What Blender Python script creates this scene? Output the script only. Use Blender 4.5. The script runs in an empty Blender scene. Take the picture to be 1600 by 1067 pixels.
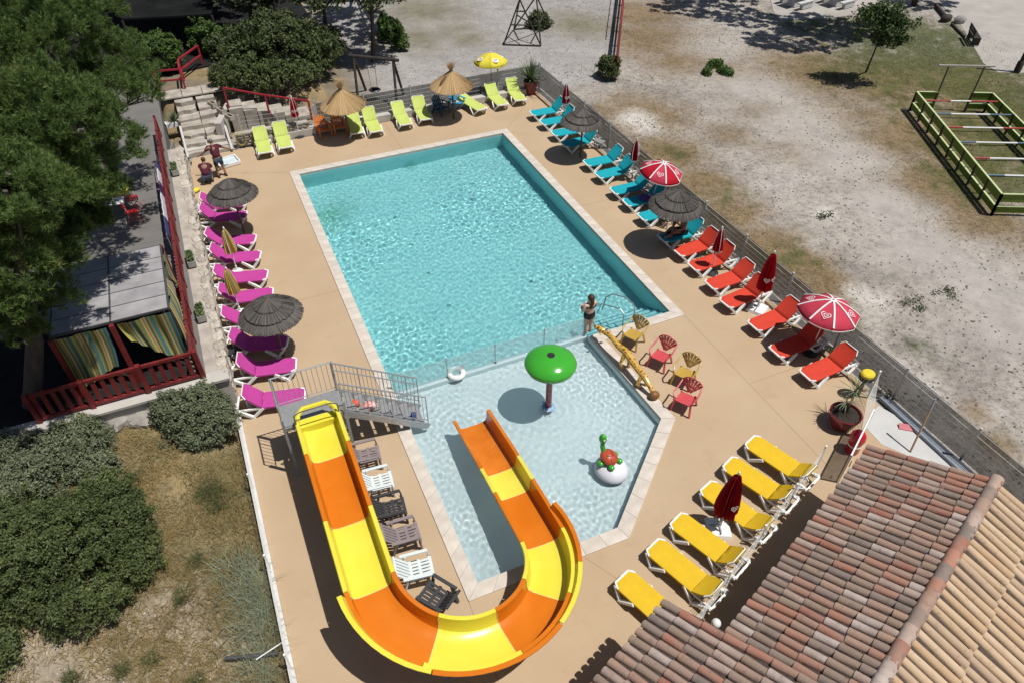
import bpy, math, random
import numpy as np
from mathutils import Vector, Matrix
from mathutils.geometry import tessellate_polygon
SC = bpy.context.scene
COL = SC.collection
R = math.radians
rnd = random.Random(11)
NR = np.random.default_rng(11)

# ------------------------------------------------------------------ camera, sky, sun
CAM_H, PITCH, YAW = 16.0, R(42.5), R(23.77)
cam = bpy.data.objects.new('camera', bpy.data.cameras.new('camera'))
COL.objects.link(cam); SC.camera = cam
cam.data.sensor_width = 36; cam.data.lens = 1110/1600*36
cam.data.clip_end = 2000; cam.data.clip_start = .1
cam.location = (0, 0, CAM_H); cam.rotation_euler = (math.pi/2-PITCH, 0, -YAW)
SUN_EL, SUN_AZ = R(68), R(-40)
world = bpy.data.worlds.new('World'); SC.world = world; world.use_nodes = True
wn = world.node_tree
sky = wn.nodes.new('ShaderNodeTexSky'); sky.sky_type = 'NISHITA'; sky.sun_disc = False
sky.sun_elevation = SUN_EL; sky.sun_rotation = R(90)-SUN_AZ
wn.links.new(sky.outputs[0], wn.nodes['Background'].inputs[0])
wn.nodes['Background'].inputs[1].default_value = .052
sl = bpy.data.lights.new('sun', 'SUN'); sl.energy = 4.5; sl.angle = R(.53); sl.color = (1, .965, .91)
sun = bpy.data.objects.new('sun', sl); COL.objects.link(sun)
sdir = Vector((math.cos(SUN_AZ)*math.cos(SUN_EL), math.sin(SUN_AZ)*math.cos(SUN_EL), math.sin(SUN_EL)))
sun.rotation_euler = sdir.to_track_quat('Z', 'Y').to_euler(); sun.location = (30, -20, 60)
sl.cycles.is_caustics_light = True
SC.view_settings.view_transform = 'Standard'; SC.view_settings.look = 'None'
SC.view_settings.gamma = 1; SC.view_settings.exposure = 0
SC.cycles.max_bounces = 8; SC.cycles.transparent_max_bounces = 12
SC.cycles.diffuse_bounces = 3; SC.cycles.use_denoising = True

# ------------------------------------------------------------------ helpers
CP, SP, CY, SY = math.cos(PITCH), math.sin(PITCH), math.cos(YAW), math.sin(YAW)
def ray(px, py):
    x = (px-800)/1110; y = -(py-533.5)/1110
    a, b, c = x, CP+SP*y, -SP+CP*y
    return Vector((a*CY+b*SY, -a*SY+b*CY, c))
def at(px, py, z=0.):                       # survey: where the photograph's ray meets height z
    d = ray(px, py); t = (z-CAM_H)/d.z
    return Vector((d.x*t, d.y*t, z))
def tall(top, bot, z0=0.):                  # height of something upright from its foot and its top
    f = at(*bot, z0); d = ray(*top); t = math.hypot(f.x, f.y)/math.hypot(d.x, d.y)
    return CAM_H+d.z*t-z0

MATS = {}
def pm(name, col, rough=.6, var=.12, scale=6., bump=0., metal=0., spec=.4, col2=None, detail=4., bscale=None, stretch=None, coords='Object', trans=0.):
    if name in MATS: return MATS[name]
    m = bpy.data.materials.new(name); m.use_nodes = True; nt = m.node_tree; N = nt.nodes; L = nt.links
    b = N['Principled BSDF']; b.inputs['Roughness'].default_value = rough; b.inputs['Metallic'].default_value = metal
    b.inputs['Specular IOR Level'].default_value = spec
    tc = N.new('ShaderNodeTexCoord'); no = N.new('ShaderNodeTexNoise'); no.inputs['Scale'].default_value = scale; no.inputs['Detail'].default_value = detail
    src = tc.outputs[coords]
    if stretch:
        mp = N.new('ShaderNodeMapping'); mp.inputs['Scale'].default_value = stretch; L.new(src, mp.inputs[0]); src = mp.outputs[0]
    L.new(src, no.inputs[0])
    ra = N.new('ShaderNodeValToRGB'); L.new(no.outputs[0], ra.inputs[0])
    c2 = col2 or tuple(min(1, c*(1+var)) for c in col)
    c1 = col if col2 else tuple(c*(1-var) for c in col)
    ra.color_ramp.elements[0].position = .3; ra.color_ramp.elements[1].position = .7
    ra.color_ramp.elements[0].color = (*c1, 1); ra.color_ramp.elements[1].color = (*c2, 1)
    L.new(ra.outputs[0], b.inputs['Base Color'])
    if bump:
        n2 = N.new('ShaderNodeTexNoise'); n2.inputs['Scale'].default_value = bscale or scale*3; n2.inputs['Detail'].default_value = 5; L.new(src, n2.inputs[0])
        bp = N.new('ShaderNodeBump'); bp.inputs['Strength'].default_value = bump; bp.inputs['Distance'].default_value = .02
        L.new(n2.outputs[0], bp.inputs['Height']); L.new(bp.outputs[0], b.inputs['Normal'])
    if trans:
        tl = N.new('ShaderNodeBsdfTranslucent'); L.new(ra.outputs[0], tl.inputs[0])
        mx = N.new('ShaderNodeMixShader'); mx.inputs[0].default_value = trans
        L.new(b.outputs[0], mx.inputs[1]); L.new(tl.outputs[0], mx.inputs[2]); L.new(mx.outputs[0], N['Material Output'].inputs[0])
    MATS[name] = m
    return m

class MB:
    def __init__(s): s.v = []; s.f = []; s.mi = []
    def add(s, vs, fs, mi=0):
        n = len(s.v); s.v += [tuple(v) for v in vs]; s.f += [tuple(i+n for i in f) for f in fs]; s.mi += [mi]*len(fs); return s
    def box(s, c, d, rz=0., tilt=None, mi=0, top=1.):
        x, y, z = d[0]/2, d[1]/2, d[2]/2
        vs = [Vector((-x, -y, -z)), Vector((x, -y, -z)), Vector((x, y, -z)), Vector((-x, y, -z)), Vector((-x*top, -y*top, z)), Vector((x*top, -y*top, z)), Vector((x*top, y*top, z)), Vector((-x*top, y*top, z))]
        M = Matrix.Rotation(rz, 3, 'Z')
        if tilt is not None: M = M @ tilt
        return s.add([M @ v+Vector(c) for v in vs], [(3, 2, 1, 0), (4, 5, 6, 7), (0, 1, 5, 4), (1, 2, 6, 5), (2, 3, 7, 6), (3, 0, 4, 7)], mi)
    def beam(s, p, q, w, h, up=(0, 0, 1), mi=0):
        p, q = Vector(p), Vector(q); d = (q-p); l = d.length; d.normalize(); u = Vector(up)
        sd = d.cross(u)
        if sd.length < 1e-4: sd = d.cross(Vector((0, 1, 0)))
        sd.normalize(); u = sd.cross(d)
        vs = []
        for e in (p, q):
            for a, b in ((-1, -1), (1, -1), (1, 1), (-1, 1)): vs.append(e+sd*a*w/2+u*b*h/2)
        return s.add(vs, [(3, 2, 1, 0), (4, 5, 6, 7), (0, 1, 5, 4), (1, 2, 6, 5), (2, 3, 7, 6), (3, 0, 4, 7)], mi)
    def tube(s, pts, r, n=6, mi=0, cap=True):
        pts = [Vector(p) for p in pts]; k = len(pts)
        rs = r if isinstance(r, (list, tuple)) else [r]*k
        base = len(s.v); prev = None
        for i, p in enumerate(pts):
            d = (pts[min(i+1, k-1)]-pts[max(i-1, 0)]).normalized()
            if prev is None:
                a = d.orthogonal().normalized()
            else:
                a = prev-d*prev.dot(d)
                a = a.normalized() if a.length > 1e-5 else d.orthogonal().normalized()
            prev = a; b = d.cross(a)
            for j in range(n):
                t = 2*math.pi*j/n; s.v.append(tuple(p+(a*math.cos(t)+b*math.sin(t))*rs[i]))
        for i in range(k-1):
            for j in range(n):
                j2 = (j+1) % n; s.f.append((base+i*n+j, base+i*n+j2, base+(i+1)*n+j2, base+(i+1)*n+j)); s.mi.append(mi)
        if cap:
            s.f.append(tuple(base+j for j in reversed(range(n)))); s.f.append(tuple(base+(k-1)*n+j for j in range(n))); s.mi += [mi, mi]
        return s
    def lathe(s, prof, n=16, c=(0, 0, 0), mi=0, sx=1., sy=1., rot=None):
        base = len(s.v); k = len(prof); c = Vector(c)
        for r, z in prof:
            for j in range(n):
                t = 2*math.pi*j/n; p = Vector((r*sx*math.cos(t), r*sy*math.sin(t), z))
                s.v.append(tuple((rot @ p if rot is not None else p)+c))
        for i in range(k-1):
            for j in range(n):
                j2 = (j+1) % n; s.f.append((base+i*n+j, base+i*n+j2, base+(i+1)*n+j2, base+(i+1)*n+j)); s.mi.append(mi)
        if prof[0][0] > 1e-4: s.f.append(tuple(base+j for j in reversed(range(n)))); s.mi.append(mi)
        if prof[-1][0] > 1e-4: s.f.append(tuple(base+(k-1)*n+j for j in range(n))); s.mi.append(mi)
        return s
    def ball(s, c, r, n=12, m=8, mi=0, sc=(1, 1, 1), rot=None):
        return s.lathe([(r*math.sin(math.pi*i/m)*1., -r*sc[2]*math.cos(math.pi*i/m)) for i in range(m+1)], n, c, mi, sc[0], sc[1], rot)
    def poly(s, pts, z0, z1, holes=(), mi=0, bottom=False):       # a flat plate from outline (with holes)
        loops = [list(pts)]+[list(h) for h in holes]
        flat = [p for l in loops for p in l]
        tri = tessellate_polygon([[Vector((p[0], p[1], 0)) for p in l] for l in loops])
        n = len(flat); vs = [(p[0], p[1], z1) for p in flat]+[(p[0], p[1], z0) for p in flat]
        fs = []
        for t in tri:
            a, b, c = [Vector((flat[i][0], flat[i][1])) for i in t]
            if (b-a).cross(c-a) < 0: t = t[::-1]
            fs.append(tuple(t))
            if bottom: fs.append(tuple(i+n for i in reversed(t)))
        o = 0
        for li, l in enumerate(loops):
            k = len(l); A = sum(l[i][0]*l[(i+1) % k][1]-l[(i+1) % k][0]*l[i][1] for i in range(k))
            flip = (A < 0) != (li > 0)
            for i in range(k):
                j = (i+1) % k; q = (o+i, o+j, n+o+j, n+o+i)
                fs.append(q if flip else q[::-1])
            o += k
        return s.add(vs, fs, mi)
    def build(s, name, mat, parent=None, smooth=30, loc=None, shadow=True):
        me = bpy.data.meshes.new(name); me.from_pydata(s.v, [], s.f)
        ms = mat if isinstance(mat, (list, tuple)) else [mat]
        for m in ms: me.materials.append(m)
        if len(ms) > 1: me.polygons.foreach_set('material_index', s.mi)
        if smooth:
            me.polygons.foreach_set('use_smooth', [True]*len(s.f)); me.set_sharp_from_angle(angle=R(smooth))
        me.update()
        o = bpy.data.objects.new(name, me); COL.objects.link(o)
        if parent is not None: o.parent = parent
        if loc is not None: o.location = loc
        return o
def np_mesh(name, V, F, mat, parent=None, col=None, smooth=False):
    me = bpy.data.meshes.new(name); V = np.asarray(V, np.float32); F = np.asarray(F, np.int32); k = F.shape[1]
    me.vertices.add(len(V)); me.vertices.foreach_set('co', V.ravel())
    me.loops.add(F.size); me.loops.foreach_set('vertex_index', F.ravel())
    me.polygons.add(len(F)); me.polygons.foreach_set('loop_start', np.arange(0, F.size, k, dtype=np.int32)); me.polygons.foreach_set('loop_total', np.full(len(F), k, np.int32))
    if smooth: me.polygons.foreach_set('use_smooth', np.ones(len(F), bool))
    if col is not None:
        a = me.color_attributes.new('tint', 'FLOAT_COLOR', 'POINT'); a.data.foreach_set('color', np.asarray(col, np.float32).ravel())
    me.materials.append(mat); me.update(calc_edges=True); me.validate()
    o = bpy.data.objects.new(name, me); COL.objects.link(o)
    if parent is not None: o.parent = parent
    return o
def tag(o, label, cat, group=None):
    o['label'] = label; o['category'] = cat
    if group: o['group'] = group
    return o
def thing(name, label, cat, loc=(0, 0, 0), rz=0., group=None):
    o = bpy.data.objects.new(name, None); o.empty_display_size = .2; COL.objects.link(o)
    o.location = loc; o.rotation_euler = (0, 0, rz); return tag(o, label, cat, group)
def struct(o): o['kind'] = 'structure'; return o
def stuff(o): o['kind'] = 'stuff'; return o
def copy_tree(o, parent=None):
    c = o.copy(); COL.objects.link(c)
    if parent is not None: c.parent = parent; c.matrix_parent_inverse = o.matrix_parent_inverse.copy()
    for ch in o.children: copy_tree(ch, c)
    return c
def again(proto, loc, rz, label, scale=None):
    c = copy_tree(proto); c.location = loc; c.rotation_euler = (0, 0, rz); c['label'] = label
    if scale: c.scale = (scale,)*3
    return c
def swap(o, table):                           # give a copied thing its own colour: material name -> material
    for ch in o.children_recursive:
        if ch.type == 'MESH' and any(m and m.name in table for m in ch.data.materials):
            me = ch.data.copy(); ch.data = me
            for i, m in enumerate(me.materials):
                if m and m.name in table: me.materials[i] = table[m.name]
ORD = ['first', 'second', 'third', 'fourth', 'fifth', 'sixth', 'seventh', 'eighth', 'ninth', 'tenth', 'eleventh']

# ------------------------------------------------------------------ common materials
white = pm('white_plastic', (.78, .78, .76), .35, .04, 3)
steel = pm('galvanised_steel', (.42, .43, .44), .42, .12, 10, metal=.55)
dark_steel = pm('dark_steel', (.12, .12, .125), .5, .1, 10, metal=.3)
black = pm('black_plastic', (.025, .025, .027), .45, .2, 5)
red_paint = pm('red_paint', (.30, .022, .03), .5, .2, 4)
brown_red = pm('oxblood_paint', (.165, .018, .018), .55, .25, 4)
wood_dark = pm('dark_timber', (.045, .036, .03), .8, .3, 3, bump=.3, stretch=(1, 1, .2))
wood_pole = pm('weathered_pole', (.10, .075, .06), .8, .3, 6, bump=.3)
def leaf_mat(name, c1, c2, c3=None, rough=.55, trans=.25):
    m = bpy.data.materials.new(name); m.use_nodes = True; N = m.node_tree.nodes; L = m.node_tree.links; bs = N['Principled BSDF']; bs.inputs['Roughness'].default_value = rough; bs.inputs['Specular IOR Level'].default_value = .3
    gm_ = N.new('ShaderNodeNewGeometry'); ra = N.new('ShaderNodeValToRGB'); e = ra.color_ramp.elements; e[0].color = (*c1, 1); e[1].color = (*c2, 1)
    if c3: x = e.new(.93); x.color = (*c2, 1); e[2].color = (*c3, 1); e[2].position = 1.; 
    tc = N.new('ShaderNodeTexCoord'); no = N.new('ShaderNodeTexNoise'); no.inputs['Scale'].default_value = .9; no.inputs['Detail'].default_value = 3; L.new(tc.outputs['Object'], no.inputs[0])
    ad = N.new('ShaderNodeMath'); ad.operation = 'MULTIPLY_ADD'; L.new(no.outputs[0], ad.inputs[0]); ad.inputs[1].default_value = .9; mu = N.new('ShaderNodeMath'); mu.operation = 'MULTIPLY_ADD'; L.new(gm_.outputs['Random Per Island'], mu.inputs[0]); mu.inputs[1].default_value = .75; mu.inputs[2].default_value = -.35; L.new(mu.outputs[0], ad.inputs[2])
    L.new(ad.outputs[0], ra.inputs[0]); L.new(ra.outputs[0], bs.inputs['Base Color']); tl_ = N.new('ShaderNodeBsdfTranslucent'); L.new(ra.outputs[0], tl_.inputs[0]); mx = N.new('ShaderNodeMixShader'); mx.inputs[0].default_value = trans
    L.new(bs.outputs[0], mx.inputs[1]); L.new(tl_.outputs[0], mx.inputs[2]); L.new(mx.outputs[0], N['Material Output'].inputs[0]); return m
def vnoise(x, y, s, seed):
    x = x*s; y = y*s; xi = np.floor(x).astype(np.int64); yi = np.floor(y).astype(np.int64); fx = x-xi; fy = y-yi
    def h(a, b):
        n = (a*374761393+b*668265263+seed*974634777) & 0x7fffffff; n = ((n ^ (n >> 13))*1274126177) & 0x7fffffff
        return ((n ^ (n >> 16)) & 0xffff)/65535.
    u = fx*fx*(3-2*fx); v = fy*fy*(3-2*fy)
    return (h(xi, yi)*(1-u)+h(xi+1, yi)*u)*(1-v)+(h(xi, yi+1)*(1-u)+h(xi+1, yi+1)*u)*v
def fbm(x, y, s, seed, o=4):
    t = 0; a = .5; tot = 0
    for k in range(o): t = t+a*vnoise(x, y, s*2**k, seed+k); tot += a; a *= .55
    return t/tot
def sstep(a, b, x):
    t = np.clip((x-a)/(b-a), 0, 1); return t*t*(3-2*t)
# ------------------------------------------------------------------ deck, coping, pools
XL, XR, YB, YT = -1.7, 16.05, -6., 33.45
deck_m = pm('tan_deck_coating', (.425, .308, .192), .75, .05, .45, bump=.1, bscale=60, col2=(.475, .352, .228), detail=10)
nt = deck_m.node_tree; bs_ = nt.nodes['Principled BSDF']; src_ = bs_.inputs['Base Color'].links[0].from_socket; tc_ = nt.nodes.new('ShaderNodeTexCoord')
for sc_, p0_, p1_, dk_ in ((1.7, .60, .74, .90), (6.5, .66, .74, .86), (.7, .58, .66, .95)):
    nn_ = nt.nodes.new('ShaderNodeTexNoise'); nn_.inputs['Scale'].default_value = sc_; nn_.inputs['Detail'].default_value = 9; nn_.inputs['Roughness'].default_value = .7; nt.links.new(tc_.outputs['Object'], nn_.inputs[0])
    rr_ = nt.nodes.new('ShaderNodeValToRGB'); rr_.color_ramp.elements[0].position = p0_; rr_.color_ramp.elements[1].position = p1_; rr_.color_ramp.elements[0].color = (1, 1, 1, 1); rr_.color_ramp.elements[1].color = (dk_, dk_*.985, dk_*.96, 1); nt.links.new(nn_.outputs[0], rr_.inputs[0])
    mm_ = nt.nodes.new('ShaderNodeMixRGB'); mm_.blend_type = 'MULTIPLY'; mm_.inputs[0].default_value = 1; nt.links.new(src_, mm_.inputs[1]); nt.links.new(rr_.outputs[0], mm_.inputs[2]); src_ = mm_.outputs[0]
nt.links.new(src_, bs_.inputs['Base Color'])
C_OUT = [(2.4, 8.0), (6.78, 7.95), (10.12, 10.9), (9.9, 14.78), (13.05, 14.78), (13.05, 30.3), (2.4, 30.3)]
PAD_IN = [(2.77, 8.36), (6.66, 8.34), (9.72, 11.06), (9.52, 15.3), (2.77, 15.3)]
MAIN_IN = [(2.77, 15.3), (9.52, 15.3), (9.52, 15.14), (12.68, 15.14), (12.68, 29.93), (2.77, 29.93)]
ALL_IN = [(2.77, 8.36), (6.66, 8.34), (9.72, 11.06), (9.52, 15.14), (12.68, 15.14), (12.68, 29.93), (2.77, 29.93)]
deck_out = [(XL, YB), (XR, YB), (XR, YT), (-1.45, YT), (XL, 32.)]
b = MB(); b.poly(deck_out, -.25, 0, [C_OUT[::-1]]); struct(b.build('pool_deck', deck_m, smooth=0))
jm = pm('deck_joint', (.29, .205, .125), .9, .1)
def joint(p, q, w=.012):
    p, q = Vector((*p, 0)), Vector((*q, 0)); d = (q-p).normalized(); n = Vector((-d.y, d.x, 0))*w/2
    return [p+n, p-n, q-n, q+n]
b = MB()
for p, q in (((13.05, 14.78), (13.05, 7.6)), ((5.46, 7.97), (6.2, 6.6)), ((2.4, 8.0), (1.9, YB)), ((13.05, 11.2), (XR, 11.2)), ((2.4, 21), (XL, 21)), ((2.4, 30.3), (XL, 32)), ((13.05, 30.3), (15.9, 33.3)), ((13.05, 22.5), (XR, 22.5)), ((7.7, 30.3), (7.7, 33.4))):
    b.add([(v.x, v.y, .003) for v in joint(p, q)], [(0, 1, 2, 3)])
struct(b.build('deck_joint', jm, smooth=0))
# coping slabs, one by one
cope_m = pm('travertine_coping', (.50, .44, .375), .7, .1, 2.5, bump=.15, bscale=25, col2=(.63, .575, .505), detail=7)
nt = cope_m.node_tree; oi = nt.nodes.new('ShaderNodeObjectInfo'); hv = nt.nodes.new('ShaderNodeHueSaturation')
mr = nt.nodes.new('ShaderNodeMapRange'); mr.inputs[3].default_value = .95; mr.inputs[4].default_value = 1.05
nt.links.new(oi.outputs['Random'], mr.inputs[0]); nt.links.new(mr.outputs[0], hv.inputs['Value'])
lk = nt.nodes['Principled BSDF'].inputs['Base Color'].links[0]; src = lk.from_socket
nt.links.new(src, hv.inputs['Color']); nt.links.new(hv.outputs[0], nt.nodes['Principled BSDF'].inputs['Base Color'])
grout = pm('coping_grout', (.46, .41, .355), .9)
b = MB(); b.poly(C_OUT, -.07, .008, [ALL_IN[::-1]]); coping = struct(b.build('pool_coping', grout, smooth=0))
def slab_run(o0, o1, i0, i1, step=.62):
    o0, o1, i0, i1 = map(lambda p: Vector((*p, 0)), (o0, o1, i0, i1))
    n = max(1, round((o1-o0).length/step)); g = .004/max(.1, (o1-o0).length)
    for k in range(n):
        a, c = k/n+g, (k+1)/n-g
        q = [o0.lerp(o1, a), o0.lerp(o1, c), i0.lerp(i1, c), i0.lerp(i1, a)]
        cx = sum(q, Vector())/4; dz = rnd.uniform(0, .004)
        bb = MB(); bb.poly([((v-cx)*.999).to_2d() for v in q], 0, .024+dz)
        bb.build('coping_slab', cope_m, coping, smooth=0, loc=(cx.x, cx.y, .009))
cc = C_OUT; ii = ALL_IN
for k in range(7): slab_run(cc[k], cc[(k+1) % 7], ii[k], ii[(k+1) % 7])

WL, DM, DP = -.13, -1.35, -.42
def pool_mat(name, c1, c2):
    m = pm(name, c1, .55, .1, 1.2, col2=c2, detail=6); return m
aqua = pool_mat('aqua_pool_liner', (.255, .59, .605), (.30, .64, .65))
nt = aqua.node_tree; bs_ = nt.nodes['Principled BSDF']; src_ = bs_.inputs['Base Color'].links[0].from_socket; tc_ = nt.nodes.new('ShaderNodeTexCoord'); dn_ = nt.nodes.new('ShaderNodeTexNoise'); dn_.inputs['Scale'].default_value = 1.1; dn_.inputs['Detail'].default_value = 5; nt.links.new(tc_.outputs['Object'], dn_.inputs[0])
for px_, py_, rad_, col_, st_ in ((515, 345, 1.5, (.50, .66, .52), .75), (640, 268, .5, (.3, .5, .45), .6), (900, 300, 2.2, (.8, .9, .9), .4)):      # algae film on the floor near the left edge
    c_ = at(px_, py_, DM*.75); vm_ = nt.nodes.new('ShaderNodeVectorMath'); vm_.operation = 'DISTANCE'; vm_.inputs[1].default_value = (c_.x, c_.y, DM); nt.links.new(tc_.outputs['Object'], vm_.inputs[0]); ad_ = nt.nodes.new('ShaderNodeMath'); ad_.operation = 'MULTIPLY_ADD'; nt.links.new(dn_.outputs[0], ad_.inputs[0]); ad_.inputs[1].default_value = rad_*1.6; nt.links.new(vm_.outputs['Value'], ad_.inputs[2])
    mp_ = nt.nodes.new('ShaderNodeMapRange'); mp_.inputs[1].default_value = rad_*.9; mp_.inputs[2].default_value = rad_*1.9; mp_.inputs[3].default_value = st_; mp_.inputs[4].default_value = 0; nt.links.new(ad_.outputs[0], mp_.inputs[0])
    mm_ = nt.nodes.new('ShaderNodeMixRGB'); mm_.blend_type = 'MULTIPLY'; nt.links.new(mp_.outputs[0], mm_.inputs[0]); nt.links.new(src_, mm_.inputs[1]); mm_.inputs[2].default_value = (*col_, 1); src_ = mm_.outputs[0]
nt.links.new(src_, bs_.inputs['Base Color'])
pale = pool_mat('pale_pool_liner', (.56, .665, .68), (.64, .725, .735))
def basin(name, outline, z, m):
    bb = MB(); n = len(outline)
    bb.add([(x, y, z) for x, y in outline], [tuple(range(n))])
    for k in range(n):
        (x0, y0), (x1, y1) = outline[k], outline[(k+1) % n]
        bb.add([(x0, y0, z), (x0, y0, -.07), (x1, y1, -.07), (x1, y1, z)], [(0, 1, 2, 3)])
    o = struct(bb.build(name, m, smooth=0)); o.cycles.is_caustics_receiver = True; return o
def basin_open(name, outline, z, m, skip):
    bb = MB(); n = len(outline)
    bb.add([(x, y, z) for x, y in outline], [tuple(range(n))])
    for k in range(n):
        if k in skip: continue
        (x0, y0), (x1, y1) = outline[k], outline[(k+1) % n]
        bb.add([(x0, y0, z), (x0, y0, -.07), (x1, y1, -.07), (x1, y1, z)], [(0, 1, 2, 3)])
    o = struct(bb.build(name, m, smooth=0)); o.cycles.is_caustics_receiver = True; return o
basin_open('main_pool_basin', [(2.77, 15.32), (9.53, 15.32), (9.53, 15.14), (12.68, 15.14), (12.68, 29.93), (2.77, 29.93)], DM, aqua, (0,))
basin_open('paddling_pool_basin', PAD_IN, DP, pale, (3,))
b = MB(); b.box((6.15, 15.4, (DM-.165)/2), (6.76, .2, -.165-DM)); o = struct(b.build('pool_divider_wall', pale, smooth=0)); o.cycles.is_caustics_receiver = True
# steps in the near right corner
stp = MB()
for k in range(4):
    h = DM-.005+(4-k)*.27
    stp.box((11.105+.0, 15.145+.16+k*.32, (DM+h)/2), (3.14, .318, h-DM))
o = stp.build('pool_steps', aqua, smooth=0); struct(o); o.cycles.is_caustics_receiver = True
edge_m = pm('step_edge_strip', (.06, .22, .32), .5)
for k in range(4):
    h = DM-.005+(4-k)*.27
    bb = MB(); bb.box((11.105, 15.145+.32+k*.32-.02, h+.004), (3.1, .03, .006)); e = bb.build('step_edge', edge_m, o, smooth=0); e.cycles.is_caustics_receiver = True
# drains and marks on the main floor
dr = pm('drain_grate', (.10, .28, .31), .5)
for px, py in ((635, 268), (618, 347), (644, 388), (670, 432), (702, 482), (935, 440), (830, 445), (736, 319)):
    p = at(px, py, DM*.72)
    bb = MB(); bb.lathe([(.085, 0), (.085, .012), (.05, .02)], 14, (p.x, p.y, DM+.002)); e = struct(bb.build('floor_drain', dr)); e.cycles.is_caustics_receiver = True
# the water: one sheet of real ripples
def waterfield(X, Y):
    rg = np.random.default_rng(5); Z = np.zeros_like(X)
    main = 1/(1+np.exp(-(Y-15.3)*4)); calm = .55+.75*sstep(.3, .7, fbm(X, Y, .28, 91, 3)); calm2 = .35+1.1*sstep(.32, .68, fbm(X, Y, .45, 95, 3))
    for i in range(70):
        lam = rg.uniform(.22, .6); k = 2*np.pi/lam; a = rg.normal(1.35, .75); ph = rg.uniform(0, 6.28)
        wx = .12*np.sin(.9*X+1.3*Y+i); wy = .12*np.sin(1.2*X-.8*Y+2*i)
        Z += .00078*lam*np.sin(k*(np.cos(a)*(X+wx)+np.sin(a)*(Y+wy))+ph)*(main*calm+(1-main)*.3)
    for i in range(50):
        lam = rg.uniform(.12, .28); k = 2*np.pi/lam; a = rg.uniform(0, 6.28); ph = rg.uniform(0, 6.28)
        wx = .1*np.sin(1.9*X+1.3*Y+i)
        Z += .0019*lam*np.sin(k*(np.cos(a)*(X+wx)+np.sin(a)*Y)+ph)*(main*.52*calm+(1-main)*1.3*calm2)
    for cx, cy, am, lam in ((6.93, 12.98, .0026, .30), (4.45, 13.4, .0042, .26), (7.45, 10.1, .0010, .22)):
        r = np.hypot(X-cx, Y-cy); Z += am*np.sin(2*np.pi*r/lam)*np.exp(-r/1.5)*(1-main)*np.minimum(1, r/.3)
    return Z+WL
def water_sheet(name, x0, x1, y0, y1, step, keep, m):
    nx, ny = int((x1-x0)/step), int((y1-y0)/step)
    xs = np.linspace(x0, x1, nx+1); ys = np.linspace(y0, y1, ny+1); X, Y = np.meshgrid(xs, ys)
    V = np.stack([X, Y, waterfield(X, Y)], -1).reshape(-1, 3)
    i, j = np.meshgrid(np.arange(nx), np.arange(ny)); q = (j*(nx+1)+i)
    F = np.stack([q, q+1, q+nx+2, q+nx+1], -1).reshape(-1, 4)
    cx = ((xs[:-1]+xs[1:])/2)[i].ravel(); cy = ((ys[:-1]+ys[1:])/2)[j].ravel()
    F = F[keep(cx, cy)]
    used = np.unique(F); remap = np.full(len(V), -1); remap[used] = np.arange(len(used))
    o = np_mesh(name, V[used], remap[F], m, smooth=True); o.cycles.is_caustics_caster = True
    return struct(o)
wm = bpy.data.materials.new('pool_water'); wm.use_nodes = True; n_ = wm.node_tree; n_.nodes.clear()
om = n_.nodes.new('ShaderNodeOutputMaterial'); gl = n_.nodes.new('ShaderNodeBsdfGlass'); gl.inputs['IOR'].default_value = 1.33; gl.inputs['Roughness'].default_value = 0
gl.inputs['Color'].default_value = (.965, .992, 1, 1); n_.links.new(gl.outputs[0], om.inputs[0])
def keep(cx, cy):
    pad = (cy < 15.35) & (cy > 8.3) & (cx > 2.72) & (cx < 9.8)
    # diagonal edge of the paddling pool
    d = (cx-6.66)*(11.06-8.34)-(cy-8.34)*(9.72-6.66)
    pad &= (d < .25)
    return ((cy >= 15.08) & (cx > 2.72) & (cx < 12.74) & (cy < 29.98)) | pad
water_sheet('pool_water', 2.7, 12.75, 8.25, 30., .035, keep, wm)
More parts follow.
